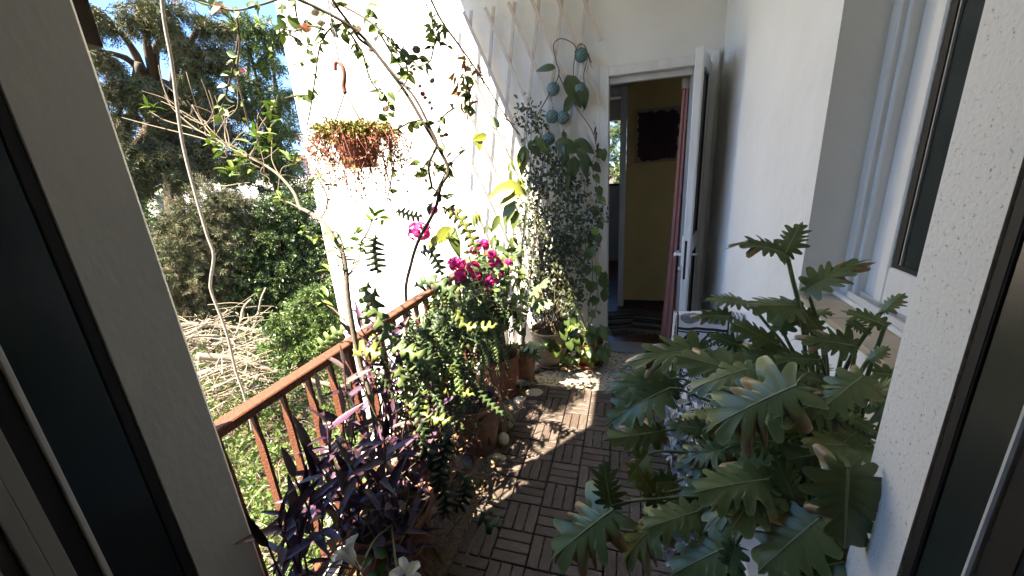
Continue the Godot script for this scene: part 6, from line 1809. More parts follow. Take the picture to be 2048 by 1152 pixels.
# ---------------------------------------------------------------- the big philodendron and the succulents below it
func build_philodendron() -> void:
	# vein print: pale line down the middle of every lobe, thin pale margin
	var im := Image.create(64, 64, false, Image.FORMAT_RGB8)
	for y in 64:
		for x in 64:
			var u := absf(fposmod(x / 64.0 + 0.5, 1.0) - 0.5)
			var f := y / 63.0
			var c := 0.76
			c += 0.24 * clampf(1.0 - u / 0.06, 0.0, 1.0) * (1.0 - 0.5 * f)
			c += 0.06 * clampf(1.0 - absf(u - 0.22) / 0.02, 0.0, 1.0) * (1.0 - f)
			if f > 0.94 or f < 0.06:
				c = 1.0
			im.set_pixel(x, y, Color(c, c, c * 0.98).linear_to_srgb())
	var vt := ImageTexture.create_from_image(im)
	var m := leaf_mat(1, 1, 1, 0.2, 0.33)
	m.albedo_texture = vt
	var shapes := []
	var greens := [Color(0.185, 0.250, 0.090), Color(0.150, 0.215, 0.076), Color(0.215, 0.270, 0.100), Color(0.138, 0.200, 0.068)]
	for k in 8:
		shapes.append(lobed_mesh(100 + k, 7 + k % 2, [0.46, 0.54, 0.38, 0.60][k % 4], [0.20, 0.32, 0.10, 0.26][k % 4], [1.0, 0.9, 1.08, 0.95][k % 4], [0.0, 0.08, 0.16, 0.0, 0.22, 0.08, 0.14, 0.0][k], [0.0, 0.25, 0.0, 0.12][k % 4], greens[k % 4]))
	var crisp := lobed_mesh(140, 7, 0.5, 0.22, 1.1, 0.42, 0.0, greens[2])
	var yellow := lobed_mesh(150, 6, 0.55, 0.5, 0.8, 0.2, 0.35, Color(0.20, 0.21, 0.035))
	var o := thing("philodendron", Vector3(0.455, 0.55, -0.88), "large philodendron with deeply lobed dark green leaves in the right foreground", "plant")
	var at := Vector3(0.455, 0.50, -0.88)
	# leaf list: where the blade joins its stalk, where it ends, shape (-1 dry-edged, -2 yellowing)
	var list := [
		[Vector3(0.3289, 1.3308, -0.95), Vector3(0.2434, 1.3894, -0.9), 1], [Vector3(0.3306, 1.3319, -0.95), Vector3(0.3614, 1.4021, -0.98), 3], [Vector3(0.3668, 1.2562, -0.92), Vector3(0.432, 1.3404, -0.9), 1], [Vector3(0.2874, 1.1913, -1.02), Vector3(0.2033, 1.224, -1), 3], [Vector3(0.2629, 1.1443, -1.05), Vector3(0.1789, 1.1659, -1.02), 1], [Vector3(0.3604, 1.2221, -0.92), Vector3(0.2637, 1.2497, -0.88), 0], [Vector3(0.3859, 1.1934, -0.95), Vector3(0.4152, 1.2174, -0.92), 3], [Vector3(0.3304, 1.1281, -0.92), Vector3(0.2473, 1.1843, -0.92), 0], [Vector3(0.4498, 1.2305, -0.8), Vector3(0.4018, 1.2597, -0.82), 5], [Vector3(0.4529, 1.2519, -0.82), Vector3(0.4725, 1.2888, -0.82), 4], [Vector3(0.4223, 1.1797, -0.82), Vector3(0.3368, 1.2081, -0.8), 1], [Vector3(0.4194, 1.2206, -0.85), Vector3(0.4393, 1.2085, -0.82), 7],
		[Vector3(0.2015, 1.0673, -1), Vector3(0.0187, 1.0915, -0.94), 1], [Vector3(0.119, 0.9595, -0.98), Vector3(-0.045, 0.9127, -0.9), 5], [Vector3(0.1375, 0.9684, -1.02), Vector3(-0.0288, 0.9712, -0.96), 3], [Vector3(0.1013, 0.8666, -0.92), Vector3(-0.0277, 0.8743, -0.86), 4], [Vector3(0.064, 0.8378, -0.86), Vector3(0.0064, 0.7797, -0.82), -2], [Vector3(-0.0162, 0.7064, -0.8), Vector3(-0.1818, 0.5999, -0.72), -1], [Vector3(-0.0237, 0.7143, -0.8), Vector3(-0.0439, 0.8247, -0.8), 3], [Vector3(0.1321, 0.7646, -0.86), Vector3(0.0349, 0.7854, -0.82), 5], [Vector3(0.1727, 0.7651, -0.78), Vector3(0.0594, 0.7643, -0.72), 0], [Vector3(0.1016, 0.7121, -0.8), Vector3(-0.0085, 0.6251, -0.74), -1], [Vector3(0.0911, 0.7231, -0.82), Vector3(0.0567, 0.8084, -0.8), -2],
		[Vector3(0.2969, 1.1421, -0.72), Vector3(0.1479, 1.0418, -0.72), -1], [Vector3(0.3785, 1.1794, -0.7), Vector3(0.3168, 1.1181, -0.68), 6], [Vector3(0.3645, 1.0728, -0.74), Vector3(0.2612, 1.0577, -0.72), 4], [Vector3(0.4012, 1.0611, -0.68), Vector3(0.3077, 1.0562, -0.68), 2], [Vector3(0.277, 0.9316, -0.72), Vector3(0.1446, 0.9253, -0.68), 0], [Vector3(0.324, 1.0836, -0.585), Vector3(0.3309, 0.9507, -0.56), 6], [Vector3(0.3408, 0.9139, -0.66), Vector3(0.2421, 0.8135, -0.62), 2], [Vector3(0.2323, 0.7527, -0.72), Vector3(0.1035, 0.6881, -0.68), 0], [Vector3(0.2299, 0.7703, -0.7), Vector3(0.199, 0.6909, -0.66), 5], [Vector3(0.3677, 0.8699, -0.62), Vector3(0.2638, 0.8054, -0.62), 0], [Vector3(0.3452, 0.8286, -0.64), Vector3(0.3223, 0.7748, -0.62), 7],
		[Vector3(0.2386, 1.039, -1), Vector3(0.1544, 1.0639, -1), 0], [Vector3(0.3038, 1.0438, -0.95), Vector3(0.2195, 1.0716, -0.95), 2], [Vector3(0.2969, 0.969, -0.85), Vector3(0.2052, 0.9897, -0.84), 5], [Vector3(0.2865, 1.0048, -0.9), Vector3(0.1952, 1.0161, -0.9), 1], [Vector3(0.2774, 1.0867, -1), Vector3(0.212, 1.1126, -1), 3], [Vector3(0.3828, 1.1313, -0.85), Vector3(0.3073, 1.1463, -0.84), 7], [Vector3(0.3761, 1.0904, -0.72), Vector3(0.4066, 1.0934, -0.68), 5], [Vector3(0.4049, 1.1901, -0.74), Vector3(0.422, 1.2195, -0.74), 4], [Vector3(0.3502, 1.1028, -0.9), Vector3(0.2791, 1.134, -0.9), 0], [Vector3(0.2303, 0.8859, -0.85), Vector3(0.133, 0.8706, -0.84), 1], [Vector3(0.2062, 0.9001, -0.9), Vector3(0.114, 0.9161, -0.9), 3], [Vector3(0.3407, 1.1523, -0.95), Vector3(0.3609, 1.2255, -0.95), 2], [Vector3(0.3955, 1.1768, -0.9), Vector3(0.3604, 1.2221, -0.92), 0], [Vector3(0.3089, 0.9961, -0.76), Vector3(0.2161, 0.9971, -0.74), 7], [Vector3(0.3953, 1.1359, -0.7), Vector3(0.3971, 1.1854, -0.68), 0], [Vector3(0.3912, 1.0763, -0.7), Vector3(0.3292, 1.0471, -0.66), 5], [Vector3(0.3168, 0.9088, -0.7), Vector3(0.2833, 0.9834, -0.7), 3], [Vector3(0.2561, 0.8695, -0.78), Vector3(0.2004, 0.8813, -0.8), 5], [Vector3(0.2043, 0.7391, -0.76), Vector3(0.1644, 0.6778, -0.74), 3], [Vector3(0.308, 1.0489, -0.9), Vector3(0.2454, 1.0686, -0.9), 3], [Vector3(0.384, 1.1035, -0.8), Vector3(0.3306, 1.1312, -0.8), 5]]
	# younger leaves filling the middle of the plant
	for k in 30:
		var b := Vector3(rf(0.27, 0.50), rf(0.80, 1.10), -rf(0.74, 0.98))
		var away := Vector3(b.x - 0.455, 0, b.z + 0.88)
		list.append([b, b + (away.normalized() * 0.12 + Vector3(rf(-0.08, 0.02), rf(-0.08, 0.04), rf(-0.06, 0.06))).limit_length(0.16), rng.randi() % 8])
	var stalks := []
	var eye := Vector3(0, 1.54, 0)
	for q in list:
		var a: Vector3 = q[0]
		var dir: Vector3 = q[1] - a
		var sh: int = q[2]
		var mesh: Mesh = crisp if sh == -1 else (yellow if sh == -2 else shapes[sh])
		var nrm := Vector3(-0.15, 0.85, 0.15) + (eye - a).normalized() * 0.6 + rv() * 0.38
		var xf := leaf_xf(a, dir, nrm, dir.length() * 1.16, rf(0.98, 1.2))
		xf.origin -= xf.basis.y * 0.08
		var lf := place(o, "leaf", mesh, m, xf)
		# midrib, raised on the blade
		var rib := Geo.new()
		var rp := PackedVector3Array()
		for i in 8:
			var t := lerpf(0.08, 0.96, i / 7.0)
			rp.append(Vector3(0, t, 0.002))
		# follow the droop of the blade
		var bend: float = 0.22 if sh == -1 else (0.5 if sh == -2 else [0.20, 0.32, 0.10, 0.26][sh % 4])
		for i in 8:
			rp[i].z -= bend * pow(rp[i].y, 1.8)
		rib.tube(rp, 0.011, 0.003, 5)
		var rb := MeshInstance3D.new()
		rb.name = "midrib"
		rb.mesh = rib.mesh()
		rb.material_override = M.rib if M.has("rib") else null
		if not M.has("rib"):
			M.rib = leaf_mat(0.36, 0.40, 0.22, 0.2, 0.5)
			rb.material_override = M.rib
		lf.add_child(rb)
		var base := at + Vector3(rf(-0.05, 0.04), 0.24, rf(-0.05, 0.05))
		var up := base.lerp(a, 0.45) + Vector3(0, 0.05 + 0.12 * clampf(a.y - base.y, 0.0, 1.0), 0)
		var g := Geo.new()
		g.tube(smooth(PackedVector3Array([base, up, a.lerp(up, 0.25) + Vector3(0, 0.012, 0), a]), 6), 0.0046, 0.0032, 7)
		stalks.append(g)
	var sm := leaf_mat(0.15, 0.19, 0.07, 0.15, 0.4)
	for g in stalks:
		part(o, "stalk", g, sm)
	# pot on a white stool
	var p := thing("terracotta_pot", at, "terracotta pot holding the big philodendron", "pot")
	part(p, "body", pot_geo(0.115, 0.27, at, 0.03, 0.012, 0.74), M.terra)
	part(p, "soil", soil_geo(0.106, at + Vector3(0, 0.235, 0)), M.soil)
	var s := thing("stool", Vector3(0.44, 0.024, -0.9), "white plastic stool under the philodendron's pot", "stool")
	var g2 := Geo.new()
	g2.span(0.315, 0.565, 0.474, 0.499, 0.77, 1.03, 0.008)
	part(s, "seat", g2, M.white_plastic)
	for q in [[0.335, 0.79], [0.545, 0.79], [0.335, 1.01], [0.545, 1.01]]:
		var l := Geo.new()
		l.span(q[0] - 0.016, q[0] + 0.016, 0.024, 0.474, q[1] - 0.016, q[1] + 0.016, 0.004)
		part(s, "leg", l, M.white_plastic)

	# blue-grey rosettes trailing from a white trough
	var t := thing("trough", Vector3(0.40, 0.024, -1.28), "long white planter trough beneath the philodendron leaves", "planter")
	var tg := Geo.new()
	tg.span(0.27, 0.56, 0.024, 0.045, 1.10, 1.50, 0.004)
	for w in [[0.27, 0.285, 1.10, 1.50], [0.545, 0.56, 1.10, 1.50], [0.285, 0.545, 1.10, 1.115], [0.285, 0.545, 1.485, 1.50]]:
		tg.span(w[0], w[1], 0.0455, 0.50, w[2], w[3], 0.003)
	part(t, "body", tg, M.white_plastic)
	tg = Geo.new()
	tg.span(0.286, 0.544, 0.40, 0.47, 1.116, 1.484)
	part(t, "soil", tg, M.soil)
	var su := thing("ghost_plant", Vector3(0.40, 0.47, -1.28), "blue-grey succulent rosettes trailing below the philodendron", "succulent")
	var fat := leaf_mesh(0.52, 0.35, -0.10, 5, 0.9)
	var mats := [leaf_mat(0.38, 0.43, 0.46, 0.15, 0.6), leaf_mat(0.33, 0.39, 0.42, 0.15, 0.6), leaf_mat(0.44, 0.48, 0.50, 0.15, 0.6)]
	var stem := Geo.new()
	var xfs := []
	for c in PackedVector3Array([Vector3(0.1663, 0.7867, -1.2), Vector3(0.1961, 0.743, -1.2), Vector3(0.154, 0.7251, -1.15), Vector3(0.1862, 0.6962, -1.12), Vector3(0.2292, 0.6994, -1.2), Vector3(0.1714, 0.6629, -1.1), Vector3(0.2271, 0.6653, -1.12), Vector3(0.257, 0.6483, -1.08), Vector3(0.1596, 0.5728, -1.08), Vector3(0.2014, 0.5324, -1.08), Vector3(0.2404, 0.4914, -1.08), Vector3(0.1891, 0.4181, -1.08), Vector3(0.1788, 0.3303, -1.08), Vector3(0.2329, 0.3872, -1.08), Vector3(0.2809, 0.3364, -1.08), Vector3(0.3028, 0.4256, -1.08), Vector3(0.3371, 0.5133, -1.08), Vector3(0.3694, 0.4621, -1.08), Vector3(0.388, 0.5439, -1.08), Vector3(0.3451, 0.5724, -1.08), Vector3(0.3622, 0.6676, -1.08), Vector3(0.3019, 0.6011, -1.08), Vector3(0.4078, 0.604, -1.08), Vector3(0.2099, 0.2731, -1.08), Vector3(0.2727, 0.247, -1.08), Vector3(0.1733, 0.2287, -1.08), Vector3(0.4189, 0.73, -1.08), Vector3(0.3766, 0.7743, -1.08), Vector3(0.3067, 0.5452, -1.08), Vector3(0.3479, 0.3962, -1.08), Vector3(0.2101, 0.621, -1.08), Vector3(0.2662, 0.7045, -1.08), Vector3(0.2474, 0.7641, -1.25), Vector3(0.2721, 0.7246, -1.2), Vector3(0.138, 0.7812, -1.12), Vector3(0.1563, 0.7255, -1.1), Vector3(0.1427, 0.6745, -1.08), Vector3(0.1744, 0.632, -1.06), Vector3(0.1454, 0.5498, -1.04), Vector3(0.1835, 0.5096, -1.04), Vector3(0.1556, 0.4549, -1.02), Vector3(0.2024, 0.5057, -1.02), Vector3(0.143, 0.3833, -1), Vector3(0.1832, 0.4346, -1), Vector3(0.2271, 0.4065, -1), Vector3(0.2425, 0.4795, -1), Vector3(0.2067, 0.3545, -0.98), Vector3(0.2733, 0.3844, -0.98), Vector3(0.2801, 0.4644, -0.98)]):
		var root := Vector3(clampf(c.x + 0.12, 0.29, 0.53), 0.47, clampf(c.z + rf(-0.1, 0.1), -1.46, -1.12))
		stem.tube(smooth(PackedVector3Array([root, root.lerp(c, 0.5) + Vector3(-0.03, 0.06, 0.02), c]), 4), 0.0042, 0.003, 5)
		var ax := (Vector3(-0.7, 0.5, 0.6) + rv() * 0.7).normalized()
		var bs := Basis(Quaternion(Vector3.UP, ax))
		for k in 9:
			var a := k * 2.4
			var open := 0.35 + 0.11 * k
			xfs.append(leaf_xf(c - ax * 0.0016 * k, bs * Vector3(cos(a) * open, 1.1 - open * 0.75, sin(a) * open), bs * Vector3(-cos(a) * 0.6, 1, -sin(a) * 0.6), rf(0.034, 0.044) * (0.6 + 0.06 * k)))
	part(su, "stems", stem, mat(0.20, 0.19, 0.16, 0.8), "stuff")
	leaves(su, "leaf", [fat], mats, xfs, 300)



# ---------------------------------------------------------------- the garden beyond
# a spray of fine foliage: short blades off a curved rib, all drooping a little
func spray(blades: int, len_: float, wide: float, droop: float, sd: int) -> ArrayMesh:
	var r := RandomNumberGenerator.new()
	r.seed = sd
	var g := Geo.new()
	for k in blades:
		var t := (k + 1.0) / blades
		var at := Vector3(0, t * 0.9, -droop * t * t)
		var a := k * 2.4
		var dir := Vector3(cos(a), r.randf_range(0.3, 1.1), sin(a) - droop * t).normalized()
		var l := len_ * r.randf_range(0.6, 1.1) * (1.1 - 0.5 * t)
		var side := dir.cross(Vector3(r.randf_range(-1, 1), r.randf_range(-1, 1), r.randf_range(-1, 1))).normalized() * wide * l
		var i0 := g.vert(at, Vector2(0, 0))
		g.vert(at + dir * l * 0.5 + side, Vector2(1, 0.5))
		g.vert(at + dir * l - Vector3(0, 0, droop * 0.15), Vector2(0, 1))
		g.vert(at + dir * l * 0.5 - side, Vector2(0, 0.5))
		g.quad(i0, i0 + 1, i0 + 2, i0 + 3)
	return g.mesh()


# a tree or shrub: trunk, limbs out to each clump, and foliage gathered in the clumps
func tree(called: String, label: String, group: String, foot: Vector3, fork: Vector3, r0: float, clumps: Array, per: float, mesh: Mesh, size: Vector2, mats: Array, hang: float, bark: Material, flat_ := 0.8) -> void:
	var o := thing(called, foot, label, "tree" if r0 > 0.05 else "shrub", group)
	var g := Geo.new()
	g.tube(smooth(PackedVector3Array([foot - Vector3(0, 0.2, 0), foot.lerp(fork, 0.5) + rv() * 0.12, fork]), 6), r0, r0 * 0.6, 9, 0.08)
	part(o, "trunk", g, bark)
	g = Geo.new()
	var sets := []
	for k in mats.size():
		sets.append([])
	for c in clumps:
		var p: Vector3 = c[0]
		var rad: float = c[1]
		var mid := fork.lerp(p, 0.55) + Vector3(0, 0.25 * hang, 0) + rv() * 0.15
		g.tube(smooth(PackedVector3Array([fork.lerp(foot, rf(0, 0.35)), mid, p]), 6), r0 * 0.45, r0 * 0.12, 5, 0.1)
		# twigs inside the clump, leaves along each twig
		var twigs := int(per * 1.35 * (0.4 + rad * rad * 2.2))
		for k in twigs:
			var dir := rv()
			while dir.length() > 1.0:
				dir = rv()
			dir.y *= flat_
			var tip := p + dir * rad * 1.25
			var st := p + dir * rad * 0.25 + rv() * 0.05
			g.tube(PackedVector3Array([st, st.lerp(tip, 0.5) + Vector3(0, 0.06 * rad, 0), tip]), 0.006, 0.002, 3)
			for j in 7:
				var q := st.lerp(tip, 0.3 + j * 0.12) + rv() * rad * 0.11
				var d := dir.normalized() + Vector3(0, -hang, 0) + rv() * 0.55
				sets[rng.randi() % mats.size()].append(leaf_xf(q, d, Vector3.UP + rv(), rf(size.x, size.y)))
	part(o, "limbs", g, bark)
	for k in mats.size():
		many(o, "crown", mesh, mats[k], sets[k])


func build_garden() -> void:
	var needle := spray(34, 0.42, 0.07, 0.35, 4)
	var broad := spray(16, 0.40, 0.22, 0.15, 6)
	var willow := spray(18, 0.55, 0.10, 0.5, 8)
	var dark := [leaf_mat(0.080, 0.098, 0.042, 0.4, 0.7), leaf_mat(0.11, 0.122, 0.048, 0.4, 0.7), leaf_mat(0.14, 0.125, 0.060, 0.4, 0.8)]
	var olive := [leaf_mat(0.12, 0.17, 0.035, 0.6, 0.5), leaf_mat(0.085, 0.13, 0.032, 0.5, 0.5), leaf_mat(0.16, 0.20, 0.05, 0.6, 0.5)]
	var gloss := [leaf_mat(0.058, 0.10, 0.030, 0.35, 0.4), leaf_mat(0.078, 0.125, 0.036, 0.4, 0.4), leaf_mat(0.045, 0.075, 0.027, 0.35, 0.4)]
	var sage := [leaf_mat(0.115, 0.125, 0.058, 0.4, 0.8), leaf_mat(0.085, 0.10, 0.045, 0.4, 0.8), leaf_mat(0.15, 0.13, 0.075, 0.3, 0.9)]
	var fresh := [leaf_mat(0.085, 0.14, 0.032, 0.45, 0.45), leaf_mat(0.105, 0.165, 0.038, 0.5, 0.45), leaf_mat(0.065, 0.11, 0.030, 0.4, 0.45)]
	var grp := "trees and shrubs beyond the railing"
	var foot := func(u: Vector3) -> Vector3: return Vector3(u.x, ground_y(u.x, u.z), u.z)
	tree("conifer", "tall dark conifer with drooping sprays against the sky", grp, foot.call(Vector3(-8.9777, 1.2509, -5.4376)), Vector3(-8.0681, 3.1562, -5.6827), 0.20, [[Vector3(-6.882, 3.937, -4.3751), 0.2439], [Vector3(-7.0735, 3.494, -4.2892), 0.152], [Vector3(-6.9927, 3.1266, -4.5645), 0.1616], [Vector3(-6.9953, 2.9539, -4.617), 0.1196], [Vector3(-7.1808, 3.0379, -4.2945), 0.1283], [Vector3(-6.5785, 4.014, -4.7805), 0.185], [Vector3(-6.4511, 3.96, -4.9776), 0.205], [Vector3(-6.4697, 3.6368, -5.0987), 0.1822], [Vector3(-6.5332, 3.2464, -5.1629), 0.2195], [Vector3(-6.704, 2.8206, -5.0662), 0.2702], [Vector3(-6.1602, 3.984, -5.3224), 0.1523], [Vector3(-6.2522, 3.5077, -5.4119), 0.1428], [Vector3(-6.9321, 2.3066, -4.8588), 0.2712], [Vector3(-7.1435, 2.1276, -4.569), 0.2023], [Vector3(-7.3119, 2.0993, -4.298), 0.1958], [Vector3(-6.6254, 2.4168, -5.2522), 0.2653], [Vector3(-6.3396, 2.911, -5.4936), 0.1491], [Vector3(-7.0811, 1.9363, -4.6852), 0.2867], [Vector3(-7.2158, 2.652, -4.3527), 0.1029], [Vector3(-6.5465, 2.9361, -5.2387), 0.1771], [Vector3(-7.2798, 1.8787, -4.375), 0.2615], [Vector3(-7.4174, 1.7112, -4.1476), 0.211], [Vector3(-6.8837, 2.0382, -4.9615), 0.2945]], 30.0, needle, Vector2(0.16, 0.34), dark, 0.75, M.bark)
	tree("feathery_tree", "light green feathery tree standing close to the white wall's edge", grp, foot.call(Vector3(-7.6534, 0.9013, -7.1602)), Vector3(-6.9224, 1.9536, -6.6385), 0.10, [[Vector3(-6.0698, 3.8568, -5.9355), 0.2506], [Vector3(-5.9695, 3.6241, -6.1206), 0.2587], [Vector3(-6.0433, 3.0953, -6.2048), 0.3042], [Vector3(-6.3209, 2.8903, -5.9719), 0.3186], [Vector3(-6.0991, 2.5636, -6.2605), 0.3324], [Vector3(-6.3608, 2.3988, -6.0202), 0.3461], [Vector3(-6.5616, 2.1932, -5.8275), 0.307], [Vector3(-6.2733, 2.0037, -6.1539), 0.3565], [Vector3(-6.1662, 1.7693, -6.2742), 0.3255], [Vector3(-6.1047, 4.1109, -5.7934), 0.1783], [Vector3(-6.3386, 3.2712, -5.8536), 0.223], [Vector3(-6.1231, 1.4386, -6.3196), 0.3504], [Vector3(-5.8199, 4.0489, -6.1053), 0.1511], [Vector3(-6.764, 1.906, -5.6173), 0.2689]], 22.0, willow, Vector2(0.14, 0.28), olive, 0.8, M.bark)
	tree("sage_shrub", "fuzzy grey-green shrub with brown inner twigs, left of the dense bush", grp, foot.call(Vector3(-6.2192, -0.3361, -3.9448)), Vector3(-6.0802, 0.2782, -4.0248), 0.045, [[Vector3(-5.7573, 1.2332, -3.9699), 0.3175], [Vector3(-5.598, 1.3403, -4.198), 0.2971], [Vector3(-5.8532, 0.9866, -3.7992), 0.3004], [Vector3(-5.7257, 0.8151, -3.9611), 0.3659], [Vector3(-5.8987, 0.5362, -3.6329), 0.3135], [Vector3(-5.7515, 0.3464, -3.8073), 0.352], [Vector3(-5.5846, 0.9175, -4.1743), 0.3023], [Vector3(-5.6205, 0.4362, -4.0239), 0.3174], [Vector3(-5.4639, 1.2473, -4.3658), 0.2468], [Vector3(-5.9327, 0.1651, -3.4514), 0.2701], [Vector3(-5.7874, 0.0321, -3.6376), 0.3067], [Vector3(-5.644, -0.0317, -3.8308), 0.2868]], 40.0, needle, Vector2(0.10, 0.22), sage, 0.15, M.bark)
	tree("dense_bush", "dense dark glossy-leaved bush beside the white wall", grp, foot.call(Vector3(-5.5099, -0.6292, -4.764)), Vector3(-5.3919, 0.0527, -4.8452), 0.045, [[Vector3(-5.1022, 1.1142, -4.7734), 0.3369], [Vector3(-4.9274, 0.9334, -4.9348), 0.3612], [Vector3(-5.2942, 0.9256, -4.538), 0.3459], [Vector3(-5.1387, 0.5935, -4.6581), 0.4329], [Vector3(-4.9058, 0.3881, -4.8586), 0.3979], [Vector3(-5.357, 0.4995, -4.384), 0.3309], [Vector3(-4.753, 0.0428, -4.916), 0.3564], [Vector3(-5.145, 0.0717, -4.5136), 0.4033], [Vector3(-5.3947, 0.0082, -4.1894), 0.3145], [Vector3(-4.9002, -0.2227, -4.6777), 0.3667], [Vector3(-5.1926, -0.3456, -4.299), 0.3071], [Vector3(-4.7387, 0.6667, -5.0776), 0.2899], [Vector3(-5.4768, 0.3189, -4.1849), 0.2515], [Vector3(-4.9426, 1.2793, -4.95), 0.2324]], 46.0, broad, Vector2(0.10, 0.20), gloss, 0.1, M.bark)
	tree("bright_bush", "small bright-leaved bush at the foot of the white wall", grp, foot.call(Vector3(-3.6768, -0.5125, -3.3806)), Vector3(-3.5742, -0.169, -3.3682), 0.03, [[Vector3(-3.3931, 0.3599, -3.4777), 0.1505], [Vector3(-3.3258, 0.1244, -3.4548), 0.1864], [Vector3(-3.4614, 0.2164, -3.3566), 0.1602], [Vector3(-3.5184, 0.0257, -3.2136), 0.192], [Vector3(-3.3672, -0.0746, -3.3249), 0.1958], [Vector3(-3.5658, -0.1561, -3.0674), 0.189], [Vector3(-3.4002, -0.2652, -3.1906), 0.2046], [Vector3(-3.2727, -0.2577, -3.3253), 0.1738], [Vector3(-3.4686, -0.3834, -3.0446), 0.1898], [Vector3(-3.6486, 0.0216, -3.0631), 0.1324]], 30.0, broad, Vector2(0.08, 0.16), fresh, 0.1, M.bark)
	tree("far_tree", "grey-green tree far behind the conifer, before the white house", grp, foot.call(Vector3(-13.8297, 1.7029, -8.0445)), Vector3(-13.2406, 2.3562, -8.0168), 0.12, [[Vector3(-12.8177, 2.7123, -7.7028), 0.3465], [Vector3(-12.6308, 2.4479, -8.0398), 0.3302], [Vector3(-12.3748, 2.5665, -8.415), 0.3094], [Vector3(-11.8973, 2.2632, -9.1066), 0.3557], [Vector3(-11.4736, 2.0121, -9.6506), 0.3697], [Vector3(-13.0198, 2.282, -7.4117), 0.3437], [Vector3(-12.2205, 2.0088, -8.6856), 0.2907], [Vector3(-11.1676, 1.7579, -10.0118), 0.3479], [Vector3(-10.8513, 1.3344, -10.3541), 0.4228], [Vector3(-12.8162, 2.0032, -7.7801), 0.3011]], 9.0, broad, Vector2(0.3, 0.55), sage, 0.3, M.bark)
	# garden tree seen through the inner window
	tree("window_tree", "tree glimpsed through the inner room's window", grp, Vector3(-1.2, ground_y(-1.2, -12.5), -12.5), Vector3(-0.8, 1.0, -12.0), 0.08, [[Vector3(-0.5, 2.6, -12.0), 0.7], [Vector3(-0.3, 1.4, -12.0), 0.6], [Vector3(-0.9, 2.0, -12.0), 0.7], [Vector3(-0.2, 0.7, -12.0), 0.5]], 26.0, broad, Vector2(0.14, 0.25), fresh, 0.2, M.bark)

	# the planting goes on to the left of the view
	var more := [[Vector3(-7.2, 0, -2.2), 1.3, "broad bush at the left end of the garden planting"], [Vector3(-9.0, 0, -4.6), 1.7, "tall bush behind the brush pile, left of the sage shrub"], [Vector3(-8.4, 0, 0.4), 1.5, "rounded bush farthest left beyond the railing"], [Vector3(-12.0, 0, -3.0), 2.4, "large bush at the far left edge of the garden"]]
	for q in more:
		var f: Vector3 = foot.call(q[0])
		var r: float = q[1]
		var cl := []
		for k in 9:
			cl.append([f + Vector3(rf(-0.6, 0.6) * r, rf(0.35, 1.4) * r, rf(-0.6, 0.6) * r), r * rf(0.32, 0.48)])
		tree("garden_bush", q[2], grp, f, f + Vector3(0, r * 0.5, 0), 0.045, cl, 14.0, broad, Vector2(0.14, 0.28), gloss if rng.randf() < 0.5 else fresh, 0.15, M.bark)

	# white house across the garden
	var h := thing("white_house", Vector3(-19, 0, -12), "low white house glimpsed behind the trees", "house")
	var g := Geo.new()
	var bs := Basis(Vector3.UP, 0.25)
	var hc := Vector3(-21.0, 0.6, -17.0)
	g.box(hc, Vector3(20.0, 4.2, 5.0), bs)
	part(h, "wall", g, M.plaster)
	g = Geo.new()
	g.box(hc + Vector3(0, 2.2, 0), Vector3(20.6, 0.25, 5.6), bs, 0.03)
	part(h, "roof", g, M.concrete)
	for k in 4:
		g = Geo.new()
		g.box(hc + bs * Vector3(-4.8 + k * 3.2, 0.3, 2.52), Vector3(1.2, 1.3, 0.06), bs, 0.01)
		var w := part(h, "window", g, M.alu_grey)
		g = Geo.new()
		g.box(hc + bs * Vector3(-4.8 + k * 3.2, 0.3, 2.56), Vector3(1.0, 1.1, 0.03), bs)
		part(w, "pane", g, M.shade_glass)

	# ground cover: leafy tangle and pale stems over the slope
	var cover := []
	var stems := Geo.new()
	var nz := FastNoiseLite.new()
	nz.frequency = 0.55
	for k in 15000:
		var d := rf(0.0, 1.0)
		var x := -1.40 - pow(d, 1.4) * 8.0
		var z := rf(1.5, -8.0)
		var thick := 0.5 + 0.9 * nz.get_noise_2d(x, z)
		if thick < 0.12:
			continue
		var y := ground_y(x, z) + rf(0.02, 0.18 + 0.6 * thick)
		cover.append(leaf_xf(Vector3(x, y, z), Vector3(rf(-1, 1), rf(0.2, 1), rf(-1, 1)), Vector3.UP + rv() * 0.5, rf(0.10, 0.20)))
		if k < 2600:
			var a := Vector3(x, y - 0.12, z)
			var e := a + Vector3(rf(-0.4, 0.4), rf(-0.02, 0.2), rf(-0.4, 0.4))
			stems.tube(smooth(PackedVector3Array([a, a.lerp(e, 0.5) + Vector3(0, rf(0.05, 0.25), 0) + rv() * 0.06, e]), 3), 0.0045, 0.0025, 3)
	many(self, "ground_cover", broad, fresh[1], cover)
	tag(get_node("ground_cover"), "leafy green ground cover over the slope below the railing", "ground cover")
	var so := part(self, "dry_stems", stems, M.dead_wood, "stuff")
	tag(so, "pale dry stems tangled through the ground cover", "stems")

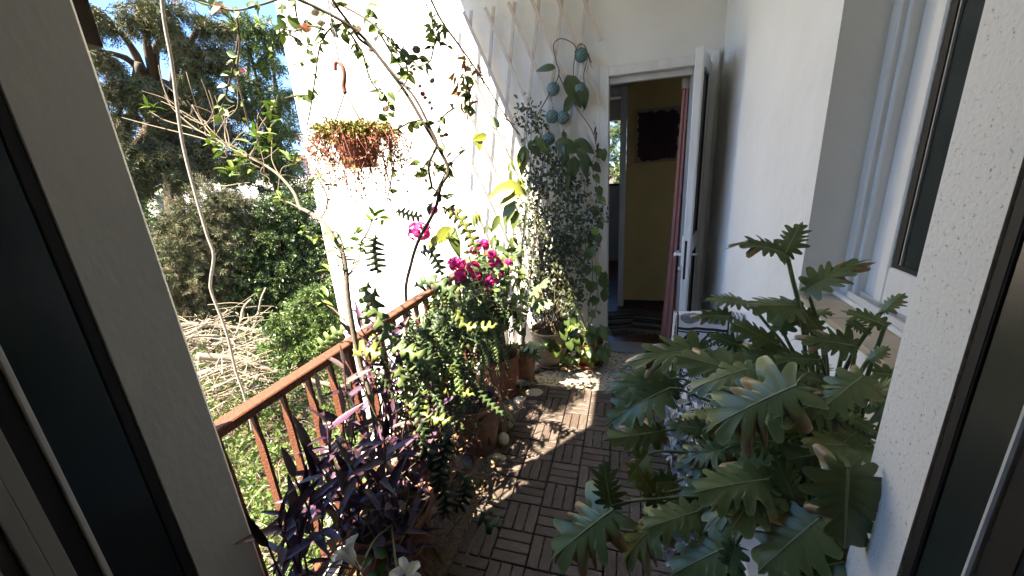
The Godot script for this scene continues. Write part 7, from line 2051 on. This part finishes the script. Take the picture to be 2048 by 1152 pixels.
	# brush pile of pale cut branches
	var logs := [[PackedVector3Array([Vector3(-5.5841, -0.0793, -3.1235), Vector3(-5.3968, -0.1389, -3.4082), Vector3(-5.1644, -0.3214, -3.6639), Vector3(-4.8107, -0.5181, -4.0226)]), 0.045, "thick pale branch along the top of the brush pile"], [PackedVector3Array([Vector3(-5.2009, -0.1893, -2.8982), Vector3(-5.0772, -0.0997, -3.158), Vector3(-5.1634, -0.0752, -3.4192)]), 0.035, "short pale branch rising from the left of the brush pile"], [PackedVector3Array([Vector3(-4.5388, -0.2314, -2.7607), Vector3(-4.3403, -0.3714, -2.978), Vector3(-4.0986, -0.5753, -3.1761), Vector3(-3.6872, -0.8697, -3.458), Vector3(-3.2072, -1.0947, -3.7593)]), 0.045, "long pale pole lying across the brush pile to the white wall"], [PackedVector3Array([Vector3(-4.5557, -0.401, -2.6149), Vector3(-4.4438, -0.3779, -2.8168), Vector3(-4.3419, -0.3609, -2.9824)]), 0.045, "stubby pale log slanting up at the left of the brush pile"], [PackedVector3Array([Vector3(-4.9666, -0.1223, -2.9275), Vector3(-4.8092, -0.1638, -3.1573), Vector3(-4.6434, -0.3413, -3.3015), Vector3(-4.4754, -0.3824, -3.5036)]), 0.025, "thin pale branch in the middle of the brush pile"], [PackedVector3Array([Vector3(-4.8654, -0.5347, -3.2348), Vector3(-4.8576, -0.3756, -3.3428), Vector3(-4.8305, -0.1596, -3.4953), Vector3(-4.8045, 0.0207, -3.6123), Vector3(-4.7757, 0.1202, -3.6901)]), 0.020, "forked upright branch sticking out of the brush pile"], [PackedVector3Array([Vector3(-4.7212, -0.2649, -3.5906), Vector3(-4.7245, -0.0528, -3.6853), Vector3(-4.6968, 0.0921, -3.7794), Vector3(-4.6798, 0.2449, -3.8551)]), 0.014, "slim upright twig sticking up behind the brush pile"], [PackedVector3Array([Vector3(-4.6201, -0.7291, -2.6732), Vector3(-4.5405, -0.6456, -2.8718), Vector3(-4.4288, -0.6602, -3.0305), Vector3(-4.2855, -0.7812, -3.1442)]), 0.020, "curved pale branch at the near side of the brush pile"]]
	for l in logs:
		var gg := Geo.new()
		gg.tube(smooth(jitter(l[0], 0.03), 6), l[1], l[1] * 0.6, 8, 0.1)
		var o := part(self, "cut_branch", gg, M.dead_wood)
		tag(o, l[2], "branch", "cut branches in the brush pile")
	g = Geo.new()
	for k in 420:
		var c: Vector3 = [Vector3(-4.7974, -0.2655, -3.1186), Vector3(-4.5768, -0.3719, -3.3761), Vector3(-4.4706, -0.4171, -2.9452), Vector3(-4.3967, -0.449, -3.5656), Vector3(-4.3311, -0.4328, -2.5513), Vector3(-4.0833, -0.5585, -3.0287), Vector3(-5.2003, -0.1046, -3.1531)][k % 7]
		var a := c + Vector3(rf(-0.5, 0.5), rf(-0.25, 0.22), rf(-0.5, 0.5))
		var dir := Vector3(rf(-1, 1), rf(-0.3, 0.35), rf(-1, 1)) * rf(0.25, 0.6)
		g.tube(smooth(PackedVector3Array([a, a + dir * 0.5 + rv() * 0.07, a + dir]), 3), rf(0.004, 0.010), 0.003, 4)
	var tw := part(self, "brush_twigs", g, M.dead_wood, "stuff")
	tag(tw, "tangle of thin pale twigs in the brush pile", "twigs")
